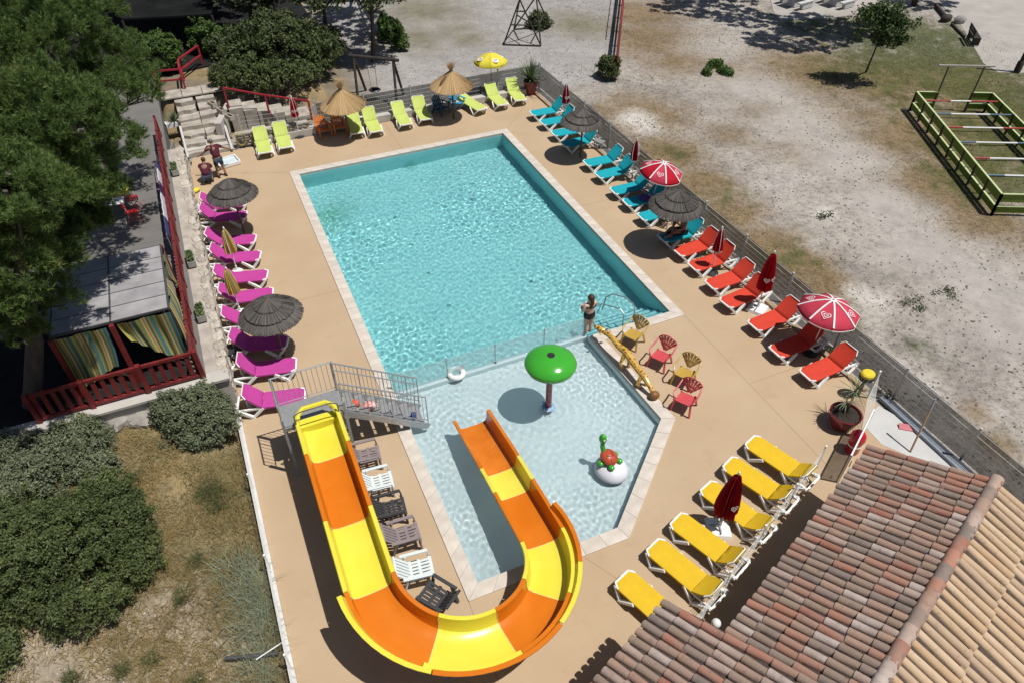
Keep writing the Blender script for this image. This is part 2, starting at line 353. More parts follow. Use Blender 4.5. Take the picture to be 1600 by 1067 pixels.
# ------------------------------------------------------------------ ground
TZ = 1.15
def ground_z(x, y):
    x = np.asarray(x, float); y = np.asarray(y, float)
    z = np.full(x.shape, -.06)
    bank = 1.28*sstep(8., 2.2, x)*sstep(36.7, 37.7, y)*sstep(-2.6, -2.0, x)
    gard = .6*sstep(8, 16.4, y)*sstep(-1.75, -3.6, x)*(y < 16.95)
    return z+bank+gard+.05*(fbm(x, y, .5, 77)-.5)*((y < 16.9)*(x < -1.9))
def gz(x, y): return float(ground_z(np.array([x]), np.array([y]))[0])
def blobs(x, y, L):
    t = np.zeros_like(x)
    for px, py, rx, st in L:
        p = at(px, py); t = np.maximum(t, st*np.exp(-((x-p.x)**2+(y-p.y)**2)/rx**2))
    return t
def mixc(c, d, t): return c*(1-t[..., None])+np.array(d)*t[..., None]
def ground_col(x, y):
    n1 = fbm(x, y, .35, 3, 5); n2 = fbm(x, y, 1.3, 9, 4); n3 = fbm(x, y, .12, 21, 3)
    c = np.tile(np.array((.375, .338, .30)), x.shape+(1,))
    c = mixc(c, (.30, .27, .24), sstep(.50, .68, n1))
    c = mixc(c, (.43, .40, .365), sstep(.56, .72, n3)*.5)
    # dry grass
    dry = blobs(x, y, [(1000, 180, 3.2, 1), (1040, 240, 2.6, 1), (1090, 290, 2.2, 1), (1140, 330, 2.0, 1), (1190, 380, 2.0, 1), (1240, 415, 1.9, 1.1), (1285, 440, 1.5, 1), (1020, 60, 4, 1), (1000, 20, 4, .9), (1060, 90, 3.5, .8), (1150, 110, 3, .6), (1280, 110, 5, .9), (1400, 130, 5, 1), (1340, 180, 4, .7), (1450, 210, 4.5, 1), (1480, 290, 3, 1.1), (1540, 345, 2.5, 1), (1500, 260, 4, .9), (1190, 170, 2.5, .6), (1130, 210, 2.5, .6), (1240, 240, 2.5, .5), (1580, 380, 2, .7), (1330, 460, 1.2, .6), (1530, 640, .8, .7), (1560, 690, .8, .7), (1570, 200, 6, 1), (1500, 130, 5, 1), (700, 45, 2, .55), (730, 60, 2, .5), (905, 40, 3, .7), (640, 60, 3.4, .9), (680, 10, 4, .9), (1300, 480, 1.2, .5)])
    dry = np.clip(dry*1.6-(.9-n2*.9)*.8, 0, 1)
    c = mixc(c, (.205, .138, .064), dry*.85)
    gr = blobs(x, y, [(1430, 60, 5, 1), (1480, 90, 5, 1), (1390, 100, 4.5, .8), (1500, 130, 4, .8), (1560, 150, 4, .9), (1570, 220, 4.5, .9), (1540, 280, 3, .75), (1300, 40, 4, .6), (1450, 150, 3.5, .6), (650, 25, 3.5, .7), (915, 35, 2.4, .6), (720, 50, 1.6, .4), (1050, 240, 1.5, .35), (1120, 310, 1.5, .4), (1220, 400, 1.4, .5), (1100, 400, .9, .6), (1320, 500, .9, .6), (1440, 545, .8, .4)])
    gr = np.clip(gr*1.9-(1.15-n2*1.5)*.95-(.5-fbm(x, y, 2.6, 57, 3))*1.6, 0, 1)
    c = mixc(c, (.078, .092, .028), gr*.85)
    wh = blobs(x, y, [(995, 185, 1.3, 1), (1010, 198, 1., .9), (1290, 330, .7, .8), (1360, 465, 1.0, .7), (1345, 455, .7, .8), (1440, 600, .8, .6), (1560, 640, .5, .6), (1400, 570, .8, .5)])
    c = mixc(c, (.62, .585, .54), np.clip(wh*1.2-(1-n2)*.5, 0, 1))
    tr_ = blobs(x, y, [(1110, 70, 2.6, .8), (1180, 140, 2.6, 1), (1250, 190, 2.4, 1), (1320, 250, 2.2, 1), (1390, 320, 2.1, 1), (1460, 390, 2.0, 1), (1530, 450, 2., 1), (1600, 520, 2.2, 1), (1500, 520, 1.6, .6), (1400, 400, 1.6, .7), (1560, 400, 1.6, .8)])
    tr_ = np.clip(tr_*1.35-(1-n2)*.5, 0, 1); c = mixc(c, (.40, .368, .335), tr_*.85)
    # gravel yard left of the red gate line
    side = (x-21.0)*(45.3-33.4)-(y-33.4)*(28.4-21.0)
    grav = sstep(2, -6, side)*sstep(33.2, 34.4, y)
    cg = np.tile(np.array((.33, .31, .295)), x.shape+(1,)); cg = mixc(cg, (.36, .342, .325), sstep(.45, .6, n1))
    weeds = np.clip(blobs(x, y, [(705, 45, 2.2, .9), (735, 60, 2, .9), (905, 38, 3, 1), (880, 20, 2, .6), (640, 60, 3, 1), (660, 15, 4, 1.), (685, 0, 3, .8)])*1.2-(1-n2)*.62, 0, 1)
    cg = mixc(cg, (.15, .135, .065), weeds*.8)
    c = c*(1-grav[..., None])+cg*grav[..., None]
    # planted bank behind the steps
    bank = sstep(9.5, 6.5, x)*sstep(34.2, 35.5, y)
    cb = np.tile(np.array((.20, .165, .12)), x.shape+(1,)); cb = mixc(cb, (.29, .215, .12), sstep(.45, .6, n2)); cb = mixc(cb, (.09, .09, .045), sstep(.5, .65, n1)*.6)
    c = c*(1-bank[..., None])+cb*bank[..., None]
    # dry garden on the left
    g = ((x < -1.6) & (y < 17)).astype(float)
    cgd = np.tile(np.array((.245, .198, .112)), x.shape+(1,))
    cgd = mixc(cgd, (.35, .255, .125), sstep(.52, .7, n2)*.75)
    cgd = mixc(cgd, (.12, .12, .055), np.clip(blobs(x, y, [(340, 745, 1.0, .9), (290, 690, 1., .9), (380, 760, .9, .9), (360, 800, 1., .8), (370, 900, 1.5, 1), (410, 960, 1.3, 1), (230, 700, .8, .7), (300, 860, .8, .6), (260, 740, .7, .4)])*1.3-(1-n1)*.7, 0, 1))
    cgd = mixc(cgd, (.37, .31, .235), np.clip(blobs(x, y, [(250, 985, 1.2, 1), (200, 1030, 1.5, 1), (290, 960, 1, 1), (330, 1010, 1.2, .9), (60, 1040, 1.5, 1), (270, 1050, 1.4, .9)])*1.3-(1-n2)*.6, 0, 1))
    c = c*(1-g[..., None])+cgd*g[..., None]
    c = c*(.9+.2*fbm(x, y, 3.1, 41, 3))[..., None]
    A = .75*(1-.85*tr_); A = A*(1-grav)+.3*grav; A = A*(1-g)+.55*g
    return np.concatenate([c, A[..., None]], -1)
gm = bpy.data.materials.new('ground_earth'); gm.use_nodes = True; N = gm.node_tree.nodes; L = gm.node_tree.links; bs = N['Principled BSDF']
bs.inputs['Roughness'].default_value = .95; bs.inputs['Specular IOR Level'].default_value = .15
va = N.new('ShaderNodeVertexColor'); va.layer_name = 'tint'; tc = N.new('ShaderNodeTexCoord')
def noise_node(sc, det=4, rough=.6):
    n = N.new('ShaderNodeTexNoise'); n.inputs['Scale'].default_value = sc; n.inputs['Detail'].default_value = det; n.inputs['Roughness'].default_value = rough; L.new(tc.outputs['Object'], n.inputs[0]); return n
def ramp(n, p0, c0, p1, c1):
    r = N.new('ShaderNodeValToRGB'); e = r.color_ramp.elements; e[0].position = p0; e[1].position = p1; e[0].color = (c0,)*3+(1,); e[1].color = (c1,)*3+(1,); L.new(n.outputs[0], r.inputs[0]); return r
def mul(a, b, f=1.):
    m = N.new('ShaderNodeMixRGB'); m.blend_type = 'MULTIPLY'; m.inputs[0].default_value = f; L.new(a, m.inputs[1]); L.new(b, m.inputs[2]); return m.outputs[0]
r1 = ramp(noise_node(4.2, 7, .7), .40, .66, .52, 1.05); r2 = ramp(noise_node(11., 4, .65), .37, .52, .46, 1.03); r3 = ramp(noise_node(.8, 7, .72), .36, .74, .56, 1.06)
def mula(a, b):
    m = N.new('ShaderNodeMixRGB'); m.blend_type = 'MULTIPLY'; L.new(va.outputs[1], m.inputs[0]); L.new(a, m.inputs[1]); L.new(b, m.inputs[2]); return m.outputs[0]
o_ = mul(mula(mula(va.outputs[0], r1.outputs[0]), r2.outputs[0]), r3.outputs[0], .6)
L.new(o_, bs.inputs['Base Color'])
bp = N.new('ShaderNodeBump'); bp.inputs['Strength'].default_value = .6; bp.inputs['Distance'].default_value = .05
L.new(noise_node(9, 8, .75).outputs[0], bp.inputs['Height']); L.new(bp.outputs[0], bs.inputs['Normal'])
def gridsheet(name, x0, x1, y0, y1, st, keepf, zf=ground_z, cf=ground_col, m=gm):
    nx, ny = int(round((x1-x0)/st)), int(round((y1-y0)/st)); xs = np.linspace(x0, x1, nx+1); ys = np.linspace(y0, y1, ny+1); X, Y = np.meshgrid(xs, ys)
    Z = zf(X, Y); Cc = cf(X, Y).reshape(-1, 4)
    V = np.stack([X, Y, Z], -1).reshape(-1, 3); i, j = np.meshgrid(np.arange(nx), np.arange(ny)); q = j*(nx+1)+i
    F = np.stack([q, q+1, q+nx+2, q+nx+1], -1).reshape(-1, 4)
    k = keepf(((xs[:-1]+xs[1:])/2)[i].ravel(), ((ys[:-1]+ys[1:])/2)[j].ravel()); F = F[k]
    return struct(np_mesh(name, V, F, m, col=Cc, smooth=True))
indeck = lambda x, y: (x > XL+.15) & (x < XR-.3) & (y > YB+.3) & (y < YT-.3)
gridsheet('ground', -24, 64, -12, 72, .2, lambda x, y: ~indeck(x, y) & ~((x < -2.35) & (y > 17.05) & (y < 60)))
fm = pm('far_field', (.25, .225, .18), .95, .2, .05)
b = MB(); b.poly([(-900, -900), (900, -900), (900, 900), (-900, 900)], -.4, -.08, [[(-23.9, -11.9), (-23.9, 71.9), (63.9, 71.9), (63.9, -11.9)]]); struct(b.build('field', fm, smooth=0))
# pale track and picnic slab at the top right
tm = pm('pale_track', (.37, .345, .315), .95, .12, .8, bump=.3, bscale=20, detail=8)
b = MB(); b.poly([at(*p).to_2d() for p in ((1462, -2), (1500, 35), (1537, 98), (1560, 112), (1600, 113), (1680, 112), (1760, 60), (1700, -80), (1450, -80))], -.1, -.045); struct(b.build('track', tm, smooth=0))
b = MB(); b.poly([at(*p).to_2d() for p in ((1208, 16), (1217, 31), (1300, 28), (1368, 17), (1372, -20), (1200, -20))], -.1, -.03); struct(b.build('picnic_slab', tm, smooth=0))
# terrace on the left
dk = pm('painted_shade_black', (.022, .022, .022), .95, .25, 2, spec=.03)  # near-black with shade put into the colour, for pergola floor and walk
tf = pm('grey_terrace_paving', (.16, .15, .14), .85, .12, 1.1, bump=.2, bscale=30, detail=7)
b = MB(); b.poly([(-24, 17.0), (-2.3, 17.0), (-2.3, 37.4), (-2.3, 60), (-24, 60)], -.3, TZ); struct(b.build('terrace', tf, smooth=0))
b = MB(); b.poly([(-12, 17.2), (-2.75, 17.2), (-2.75, 21.3), (-12, 21.3)], TZ-.05, TZ+.006); struct(b.build('painted_shade_floor', dk, smooth=0))  # sheet added to blacken the floor under and beside the pergola, as shade
jm2 = pm('paving_joint', (.11, .10, .095), .9)
b = MB()
for k in range(12):
    y = 24+k*1.05
    b.add([(-7, y, TZ+.003), (-2.6, y, TZ+.003), (-2.6, y+.014, TZ+.003), (-7, y+.014, TZ+.003)], [(0, 1, 2, 3)])
struct(b.build('paving_joint', jm2, smooth=0))
# walk at the top left, its shade put into a near-black colour
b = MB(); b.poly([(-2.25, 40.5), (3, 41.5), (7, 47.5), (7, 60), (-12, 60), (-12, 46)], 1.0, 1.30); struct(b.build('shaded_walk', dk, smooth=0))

# ------------------------------------------------------------------ stone retaining wall (stone by stone)
mortar = pm('lime_mortar', (.40, .36, .31), .9, .2, 3, bump=.4, bscale=14)
stone_m = pm('limestone', (.36, .31, .25), .85, .2, 3, bump=.6, bscale=12, col2=(.58, .53, .46), detail=8)
def objrand(m, lo, hi, hue=0.):
    nt = m.node_tree; b = nt.nodes['Principled BSDF']; l = b.inputs['Base Color'].links[0]; src = l.from_socket
    oi = nt.nodes.new('ShaderNodeObjectInfo'); hv = nt.nodes.new('ShaderNodeHueSaturation'); mr = nt.nodes.new('ShaderNodeMapRange')
    mr.inputs[3].default_value = lo; mr.inputs[4].default_value = hi
    nt.links.new(oi.outputs['Random'], mr.inputs[0]); nt.links.new(mr.outputs[0], hv.inputs['Value']); nt.links.new(src, hv.inputs['Color']); nt.links.new(hv.outputs[0], b.inputs['Base Color'])
objrand(stone_m, .72, 1.15)
def rock(mbs=None, rx=.2, ry=.12, rz=.12, seed=0, n=9, m=5):
    bb = MB(); rg = random.Random(seed)
    f = [rg.uniform(.75, 1.12) for _ in range(n*(m+1))]
    prof = []
    for i in range(m+1):
        t = math.pi*i/m
        for j in range(n):
            a = 2*math.pi*j/n; k = f[i*n+j] if 0 < i < m else 1
            ca, sa = math.cos(a), math.sin(a); q = max(abs(ca), abs(sa))**.55
            bb.v.append((rx*k*math.sin(t)**.7*ca/q if 0 < i < m else 0, ry*k*math.sin(t)**.7*sa/q if 0 < i < m else 0, -rz*math.cos(t)*(.95+.05*k)))
    for i in range(m):
        for j in range(n):
            j2 = (j+1) % n; bb.f.append((i*n+j, i*n+j2, (i+1)*n+j2, (i+1)*n+j)); bb.mi.append(0)
    return bb
wall = thing('stone_wall', 'long pale stone retaining wall between the pool deck and the raised terrace', 'wall', (XL, 17, 0))
b = MB()
ys = [16.9-17, 4, 8, 12, 15.4]
b.box((-.33, 7.7, TZ/2-.01), (.56, 15.8, TZ-.02), top=.96); core = b.build('wall_core', mortar, wall, smooth=0)
protos = [rock(None, 1, 1, 1, s, 8, 5).build('stone', stone_m, wall, smooth=60) for s in range(6)]
first = True; cnt = 0
y = -.15
rows = 5
for r in range(rows):
    y = -.15+rnd.uniform(0, .2); zc = .12+r*.235
    while y < 15.4:
        w = rnd.uniform(.28, .62)
        if cnt < 6: o = protos[cnt]
        else: o = bpy.data.objects.new('stone', protos[cnt % 6].data); COL.objects.link(o); o.parent = wall
        o.location = (-.045-(zc*.02), y+w/2, zc+rnd.uniform(-.03, .03)); o.scale = (rnd.uniform(.07, .14), w*.5, rnd.uniform(.10, .14)); o.rotation_euler = (rnd.uniform(-.12, .12), 0, 0); cnt += 1
        y += w
y = -.1
while y < 15.3 and cnt < 299:
    w = rnd.uniform(.28, .6); o = bpy.data.objects.new('stone', protos[cnt % 6].data); COL.objects.link(o); o.parent = wall
    o.location = (-.12+rnd.uniform(-.04, .05), y+w/2, TZ-.03); o.scale = (rnd.uniform(.13, .2), w*.5, rnd.uniform(.04, .08)); o.rotation_euler = (0, 0, rnd.uniform(-.3, .3)); cnt += 1; y += w
# low concrete wall under the terrace railing, with loose rocks
conc = pm('pale_concrete', (.42, .40, .37), .85, .12, 1.5, bump=.3, bscale=20, col2=(.52, .49, .44), detail=7)
lw = thing('terrace_wall', 'pale concrete wall under the red balustrade at the end of the terrace', 'wall', (-4.6, 17.0, 0))
b = MB(); b.box((-.6, -.06, .55), (7.0, .3, 1.1)); b.build('wall_body', conc, lw, smooth=0)
b = MB(); b.box((-.6, -.06, 1.135), (7.04, .46, .08)); b.build('wall_cap', conc, lw, smooth=0)
boulder_m = pm('grey_rock', (.24, .225, .205), .9, .2, 4, bump=.7, bscale=10, col2=(.38, .35, .31), detail=8)
for k, (px, py, s) in enumerate(((182, 648, .38), (205, 640, .3), (222, 632, .32), (240, 645, .26), (212, 655, .3), (228, 655, .24), (195, 636, .22), (245, 632, .2))):
    p = at(px, py, .7); bb = rock(None, s, s*.75, s*.5, 40+k, 9, 5)
    o = tag(bb.build('rock', boulder_m, smooth=25), ORD[k]+' from the left of the grey rocks piled under the terrace wall' if k < 8 else '', 'rock', 'rocks under the terrace wall')
    o.location = (p.x, min(p.y, 16.75), gz(p.x, min(p.y, 16.75))+s*.25); o.rotation_euler = (rnd.uniform(-.3, .3), rnd.uniform(-.3, .3), rnd.uniform(0, 3))
# white kerb with low white mesh fence beside the garden
b = MB(); b.box((XL-.07, 5.9, .03), (.14, 21.6, .2)); struct(b.build('garden_kerb', pm('white_kerb', (.62, .60, .57), .7, .1, 4), smooth=0))
# kerb walls round the back of the deck
b = MB(); b.box((9.1, 33.72, .14), (14.1, .36, .34)); struct(b.build('back_kerb', conc, smooth=0))
kerb_tan = pm('tan_kerb', (.33, .24, .15), .8, .12, 2)
b = MB(); b.box((16.12, 21.5, .02), (.16, 24.0, .16)); struct(b.build('side_kerb', kerb_tan, smooth=0))
# strip of pale concrete between deck and fence
b = MB(); b.box((16.42, 21.5, -.03), (.42, 24.0, .06)); struct(b.build('fence_strip', conc, smooth=0))
# ------------------------------------------------------------------ fences
net_m = bpy.data.materials.new('shade_netting'); net_m.use_nodes = True; N = net_m.node_tree.nodes; L = net_m.node_tree.links
bs = N['Principled BSDF']; bs.inputs['Roughness'].default_value = .9
tcn = N.new('ShaderNodeTexCoord'); wv = N.new('ShaderNodeTexNoise'); wv.inputs['Scale'].default_value = 3; L.new(tcn.outputs['Object'], wv.inputs[0])
rr = N.new('ShaderNodeValToRGB'); rr.color_ramp.elements[0].color = (.026, .025, .024, 1); rr.color_ramp.elements[1].color = (.05, .05, .048, 1); L.new(wv.outputs[0], rr.inputs[0]); L.new(rr.outputs[0], bs.inputs['Base Color'])
tr = N.new('ShaderNodeBsdfTransparent'); mx = N.new('ShaderNodeMixShader'); mx.inputs[0].default_value = .26
L.new(bs.outputs[0], mx.inputs[1]); L.new(tr.outputs[0], mx.inputs[2]); L.new(mx.outputs[0], N['Material Output'].inputs[0])
wire_m = pm('fence_wire', (.46, .47, .46), .5, .1, 5); post_m = pm('fence_post_grey', (.42, .43, .43), .5, .08, 5)
def mesh_fence(f, pts, h, netm=net_m, wirem=wire_m, postm=post_m, hstep=.2, vstep=.10, wr=.0085, net=True, net_lo=.02, z0=0., post_r=.03, posts=True, netoff=.05):
    for k in range(len(pts)-1):
        p, q = Vector(pts[k]), Vector(pts[k+1]); d = q-p; l = d.length; u = d/l; n = Vector((-u.y, u.x, 0))
        bb = MB(); nh = int(h/hstep)
        for i in range(nh+1):
            z = Vector((0, 0, .06+i*(h-.08)/nh)); bb.beam(p+z, q+z, wr*1.5, wr*1.5)
        nv = int(l/vstep)
        for i in range(nv+1):
            c = p+d*(i/nv); bb.beam(c+Vector((0, 0, .04)), c+Vector((0, 0, h)), wr*.42, wr*.42, up=(u.x, u.y, 0))
        bb.build('mesh_panel', wirem, f, smooth=0)
        if net:
            m = max(3, int(l/.5)); V = []; F = []
            for i in range(m+1):
                c = p+d*(i/m); w = rnd.uniform(-.012, .012); s = rnd.uniform(-.03, .015)
                for j in range(4): V.append(c-n*(netoff+w*j)+Vector((0, 0, net_lo+(h-.03-net_lo+s)*j/3)))
            for i in range(m):
                for j in range(3): F.append((i*4+j, (i+1)*4+j, (i+1)*4+j+1, i*4+j+1))
            bb = MB(); bb.add(V, F); bb.build('shade_net', netm, f)
    if posts:
        for p in pts:
            bb = MB(); p = Vector(p); bb.beam(p+Vector((0, 0, -.1)), p+Vector((0, 0, h+.08)), post_r*2, post_r*2, up=(1, 0, 0)); bb.box((p.x, p.y, p.z+h+.09), (post_r*2.4,)*2+(.03,)); bb.build('post', postm, f, smooth=0)
f = thing('mesh_fence', 'long wire mesh fence backed with dark netting along the right of the deck', 'fence', (0, 0, 0))
yy = [34.1-i*2.52 for i in range(13)]
mesh_fence(f, [(16.66, y, -.02) for y in yy], 1.25, netoff=-.05)
f = thing('mesh_fence', 'wire mesh fence with dark netting along the back of the deck behind the lime loungers', 'fence', (0, 0, 0))
mesh_fence(f, [(x, 34.1+.0*x, .0) for x in (16.6, 14.2, 11.8, 9.4, 7.0, 4.6)], 1.3, netoff=.05)
f = thing('mesh_fence', 'bare grey mesh fence on the low stone wall behind the closed red parasol', 'fence', (0, 0, 0))
mesh_fence(f, [(4.5, 34.0, .05), (2.7, 34.0, .1), (1.0, 34.0, .2)], 1.1, net=False, vstep=.2, wr=.007)
# low rubble wall below it
rub = thing('rubble_wall', 'low grey rubble stone wall with the yellow hose behind the first lime loungers', 'wall', (.6, 33.75, 0))
b = MB(); b.box((1.75, .05, .32), (3.5, .3, .64), top=.97); b.build('wall_core', mortar, rub, smooth=0)
rub_m = pm('grey_rubble', (.22, .21, .18), .9, .2, 4, bump=.5, col2=(.36, .34, .29)); objrand(rub_m, .7, 1.15)
pr = [rock(None, 1, 1, 1, 90+s, 8, 5).build('stone', rub_m, rub, smooth=60) for s in range(4)]; c_ = 0
for r in range(5):
    x = 0.05+rnd.uniform(0, .1)
    while x < 3.3:
        w = rnd.uniform(.18, .42); o = pr[c_] if c_ < 4 else bpy.data.objects.new('stone', pr[c_ % 4].data)
        if c_ >= 4: COL.objects.link(o); o.parent = rub
        o.location = (x+w/2, -.11, .08+r*.125); o.scale = (w*.47, .05, rnd.uniform(.05, .065)); c_ += 1; x += w
# garden fence on the white kerb: short white posts with fine wire
wf = pm('white_wire', (.62, .62, .60), .5, .05, 4)
f = thing('garden_fence', 'low white wire fence on the kerb between the deck and the dry garden', 'fence', (0, 0, 0))
mesh_fence(f, [(XL-.07, y, .12) for y in (15.9, 13.3, 10.7, 8.1, 5.5)], .55, net=False, wirem=wf, postm=white, hstep=.1, vstep=.12, wr=.005, post_r=.02)
# white mesh fence behind the yellow loungers
A, B_ = Vector((6.54, 5.10, 0)), Vector((12.69, 7.77, 0))
f = thing('mesh_fence', 'low white wire fence behind the yellow loungers', 'fence', (0, 0, 0))
mesh_fence(f, [tuple(A.lerp(B_, t)) for t in (0, .25, .5, .75, 1)], .88, net=False, wirem=wf, postm=white, hstep=.14, vstep=.25, wr=.0048, post_r=.02)
f = thing('mesh_fence', 'short white mesh fence from the gate to the corner by the red pot', 'fence', (0, 0, 0))
p0, p1 = at(1310, 745), at(1352, 660)
mesh_fence(f, [tuple(at(1345, 682)), (16.0, 9.25, 0)], 1.05, net=False, wirem=wf, postm=white, hstep=.1, vstep=.2, wr=.005, post_r=.022)
frost = bpy.data.materials.new('frosted_panel'); frost.use_nodes = True; N = frost.node_tree.nodes; L = frost.node_tree.links
bs = N['Principled BSDF']; bs.inputs['Base Color'].default_value = (.62, .63, .62, 1); bs.inputs['Roughness'].default_value = .3
nz = N.new('ShaderNodeTexNoise'); nz.inputs['Scale'].default_value = 3; tr = N.new('ShaderNodeBsdfTransparent'); mx = N.new('ShaderNodeMixShader'); mr = N.new('ShaderNodeMapRange'); mr.inputs[3].default_value = .42; mr.inputs[4].default_value = .6
L.new(nz.outputs[0], mr.inputs[0]); L.new(mr.outputs[0], mx.inputs[0]); L.new(bs.outputs[0], mx.inputs[1]); L.new(tr.outputs[0], mx.inputs[2]); L.new(mx.outputs[0], N['Material Output'].inputs[0])
g = thing('gate', 'white framed mesh gate standing open beside the red tank', 'gate', tuple(at(1309, 753)))
e = at(1343, 684)-at(1309, 753); u = e.normalized()
bb = MB()
for s in (0, e.length): bb.beam(u*s, u*s+Vector((0, 0, 1.2)), .05, .05, up=(u.x, u.y, 0))
for z in (.08, 1.17): bb.beam(Vector((0, 0, z)), u*e.length+Vector((0, 0, z)), .04, .04)
bb.build('gate_frame', white, g, smooth=0)
bb = MB(); bb.beam(u*.04+Vector((0, 0, .62)), u*(e.length-.04)+Vector((0, 0, .62)), .008, 1.05); bb.build('gate_panel', frost, g, smooth=0)
bb = MB(); bb.tube([u*.1+Vector((.05, -.05, .62)), u*.1+Vector((.05, -.05, .74)), u*.22+Vector((.05, -.05, .74))], .012); bb.build('handle', black, g)
# glass fence between the two pools
pg = bpy.data.materials.new('pool_fence_glass'); pg.use_nodes = True; N = pg.node_tree.nodes; L = pg.node_tree.links
bs = N['Principled BSDF']; bs.inputs['Base Color'].default_value = (.68, .80, .82, 1); bs.inputs['Roughness'].default_value = .12
tr = N.new('ShaderNodeBsdfTransparent'); tr.inputs[0].default_value = (.93, .98, .98, 1); mx = N.new('ShaderNodeMixShader'); nz = N.new('ShaderNodeTexNoise'); nz.inputs['Scale'].default_value = 9
mr = N.new('ShaderNodeMapRange'); mr.inputs[3].default_value = .66; mr.inputs[4].default_value = .84
L.new(nz.outputs[0], mr.inputs[0]); L.new(mr.outputs[0], mx.inputs[0]); L.new(bs.outputs[0], mx.inputs[1]); L.new(tr.outputs[0], mx.inputs[2]); L.new(mx.outputs[0], N['Material Output'].inputs[0])
f = thing('pool_fence', 'clear panel fence with slim steel posts between the main pool and the paddling pool', 'fence', (2.8, 15.42, -.165))
xs_ = [0, 1.75, 3.4, 5.15, 6.65]
for k in range(4):
    bb = MB(); bb.box(((xs_[k]+xs_[k+1])/2, 0, .44), (xs_[k+1]-xs_[k]-.05, .012, .76)); bb.build('glass_panel', pg, f, smooth=0)
for x in xs_:
    bb = MB(); bb.tube([(x, 0, 0), (x, 0, .86)], .018, 8); bb.lathe([(.045, 0), (.045, .015), (.02, .03)], 10, (x, 0, 0)); bb.build('post', steel, f)

# ------------------------------------------------------------------ tiled buildings at the lower right
tile_m = bpy.data.materials.new('old_roof_tile'); tile_m.use_nodes = True; N = tile_m.node_tree.nodes; L = tile_m.node_tree.links; bs = N['Principled BSDF']; bs.inputs['Roughness'].default_value = .85; bs.inputs['Specular IOR Level'].default_value = .2
def tile_nodes(cols, mott, dark):
    oi = N.new('ShaderNodeObjectInfo'); ra = N.new('ShaderNodeValToRGB'); ra.color_ramp.interpolation = 'CONSTANT'
    el = ra.color_ramp.elements
    while len(el) < len(cols): el.new(.5)
    for k, c in enumerate(cols): el[k].position = k/len(cols); el[k].color = (*c, 1)
    L.new(oi.outputs['Random'], ra.inputs[0])
    tc = N.new('ShaderNodeTexCoord'); ad = N.new('ShaderNodeVectorMath'); ad.operation = 'ADD'; cb = N.new('ShaderNodeCombineXYZ'); ml = N.new('ShaderNodeMath'); ml.operation = 'MULTIPLY'; ml.inputs[1].default_value = 97
    L.new(oi.outputs['Random'], ml.inputs[0]); L.new(ml.outputs[0], cb.inputs[0]); L.new(ml.outputs[0], cb.inputs[1]); L.new(tc.outputs['Object'], ad.inputs[0]); L.new(cb.outputs[0], ad.inputs[1])
    n1 = N.new('ShaderNodeTexNoise'); n1.inputs['Scale'].default_value = 3.2; n1.inputs['Detail'].default_value = 6; L.new(ad.outputs[0], n1.inputs[0])
    r1 = N.new('ShaderNodeValToRGB'); r1.color_ramp.elements[0].position = .38; r1.color_ramp.elements[1].position = .66; r1.color_ramp.elements[0].color = (0, 0, 0, 1); r1.color_ramp.elements[1].color = (1, 1, 1, 1); L.new(n1.outputs[0], r1.inputs[0])
    m1 = N.new('ShaderNodeMixRGB'); L.new(ra.outputs[0], m1.inputs[1]); m1.inputs[2].default_value = (*mott, 1); mm = N.new('ShaderNodeMath'); mm.operation = 'MULTIPLY'; mm.inputs[1].default_value = .6; L.new(r1.outputs[0], mm.inputs[0]); L.new(mm.outputs[0], m1.inputs[0])
    n2 = N.new('ShaderNodeTexNoise'); n2.inputs['Scale'].default_value = 7; n2.inputs['Detail'].default_value = 8; n2.inputs['Roughness'].default_value = .75; L.new(ad.outputs[0], n2.inputs[0])
    r2 = N.new('ShaderNodeValToRGB'); r2.color_ramp.elements[0].position = .56; r2.color_ramp.elements[1].position = .72; r2.color_ramp.elements[0].color = (0, 0, 0, 1); r2.color_ramp.elements[1].color = (.7, .7, .7, 1); L.new(n2.outputs[0], r2.inputs[0])
    m2 = N.new('ShaderNodeMixRGB'); L.new(m1.outputs[0], m2.inputs[1]); m2.inputs[2].default_value = (*dark, 1); L.new(r2.outputs[0], m2.inputs[0]); L.new(m2.outputs[0], bs.inputs['Base Color'])
    bp = N.new('ShaderNodeBump'); bp.inputs['Strength'].default_value = .35; bp.inputs['Distance'].default_value = .02; n3 = N.new('ShaderNodeTexNoise'); n3.inputs['Scale'].default_value = 30; n3.inputs['Detail'].default_value = 5; L.new(ad.outputs[0], n3.inputs[0]); L.new(n3.outputs[0], bp.inputs['Height']); L.new(bp.outputs[0], bs.inputs['Normal'])
tile_nodes([(.36,.235,.175),(.40,.195,.135),(.27,.20,.155),(.42,.32,.265),(.33,.145,.10),(.25,.195,.16),(.38,.25,.185),(.47,.39,.345),(.36,.205,.15),(.21,.17,.145),(.43,.32,.26),(.38,.175,.12),(.31,.225,.17),(.29,.215,.155)], (.30, .22, .18), (.11, .085, .075))
tile_s = bpy.data.materials.new('sandy_roof_tile'); tile_s.use_nodes = True; N = tile_s.node_tree.nodes; L = tile_s.node_tree.links; bs = N['Principled BSDF']; bs.inputs['Roughness'].default_value = .85; bs.inputs['Specular IOR Level'].default_value = .2
tile_nodes([(.49, .35, .225), (.53, .385, .255), (.46, .325, .205), (.55, .41, .28), (.47, .315, .19), (.43, .31, .215)], (.50, .37, .235), (.11, .085, .065))
pan_m = pm('roof_gutter_pan', (.07, .05, .042), .9, .3, 9)
render_m = pm('ochre_wall_render', (.50, .38, .25), .85, .1, 2, bump=.2, bscale=40)
E_ = Vector((-.927, -.3746, 0)); P_ = Vector((.3746, -.927, 0))
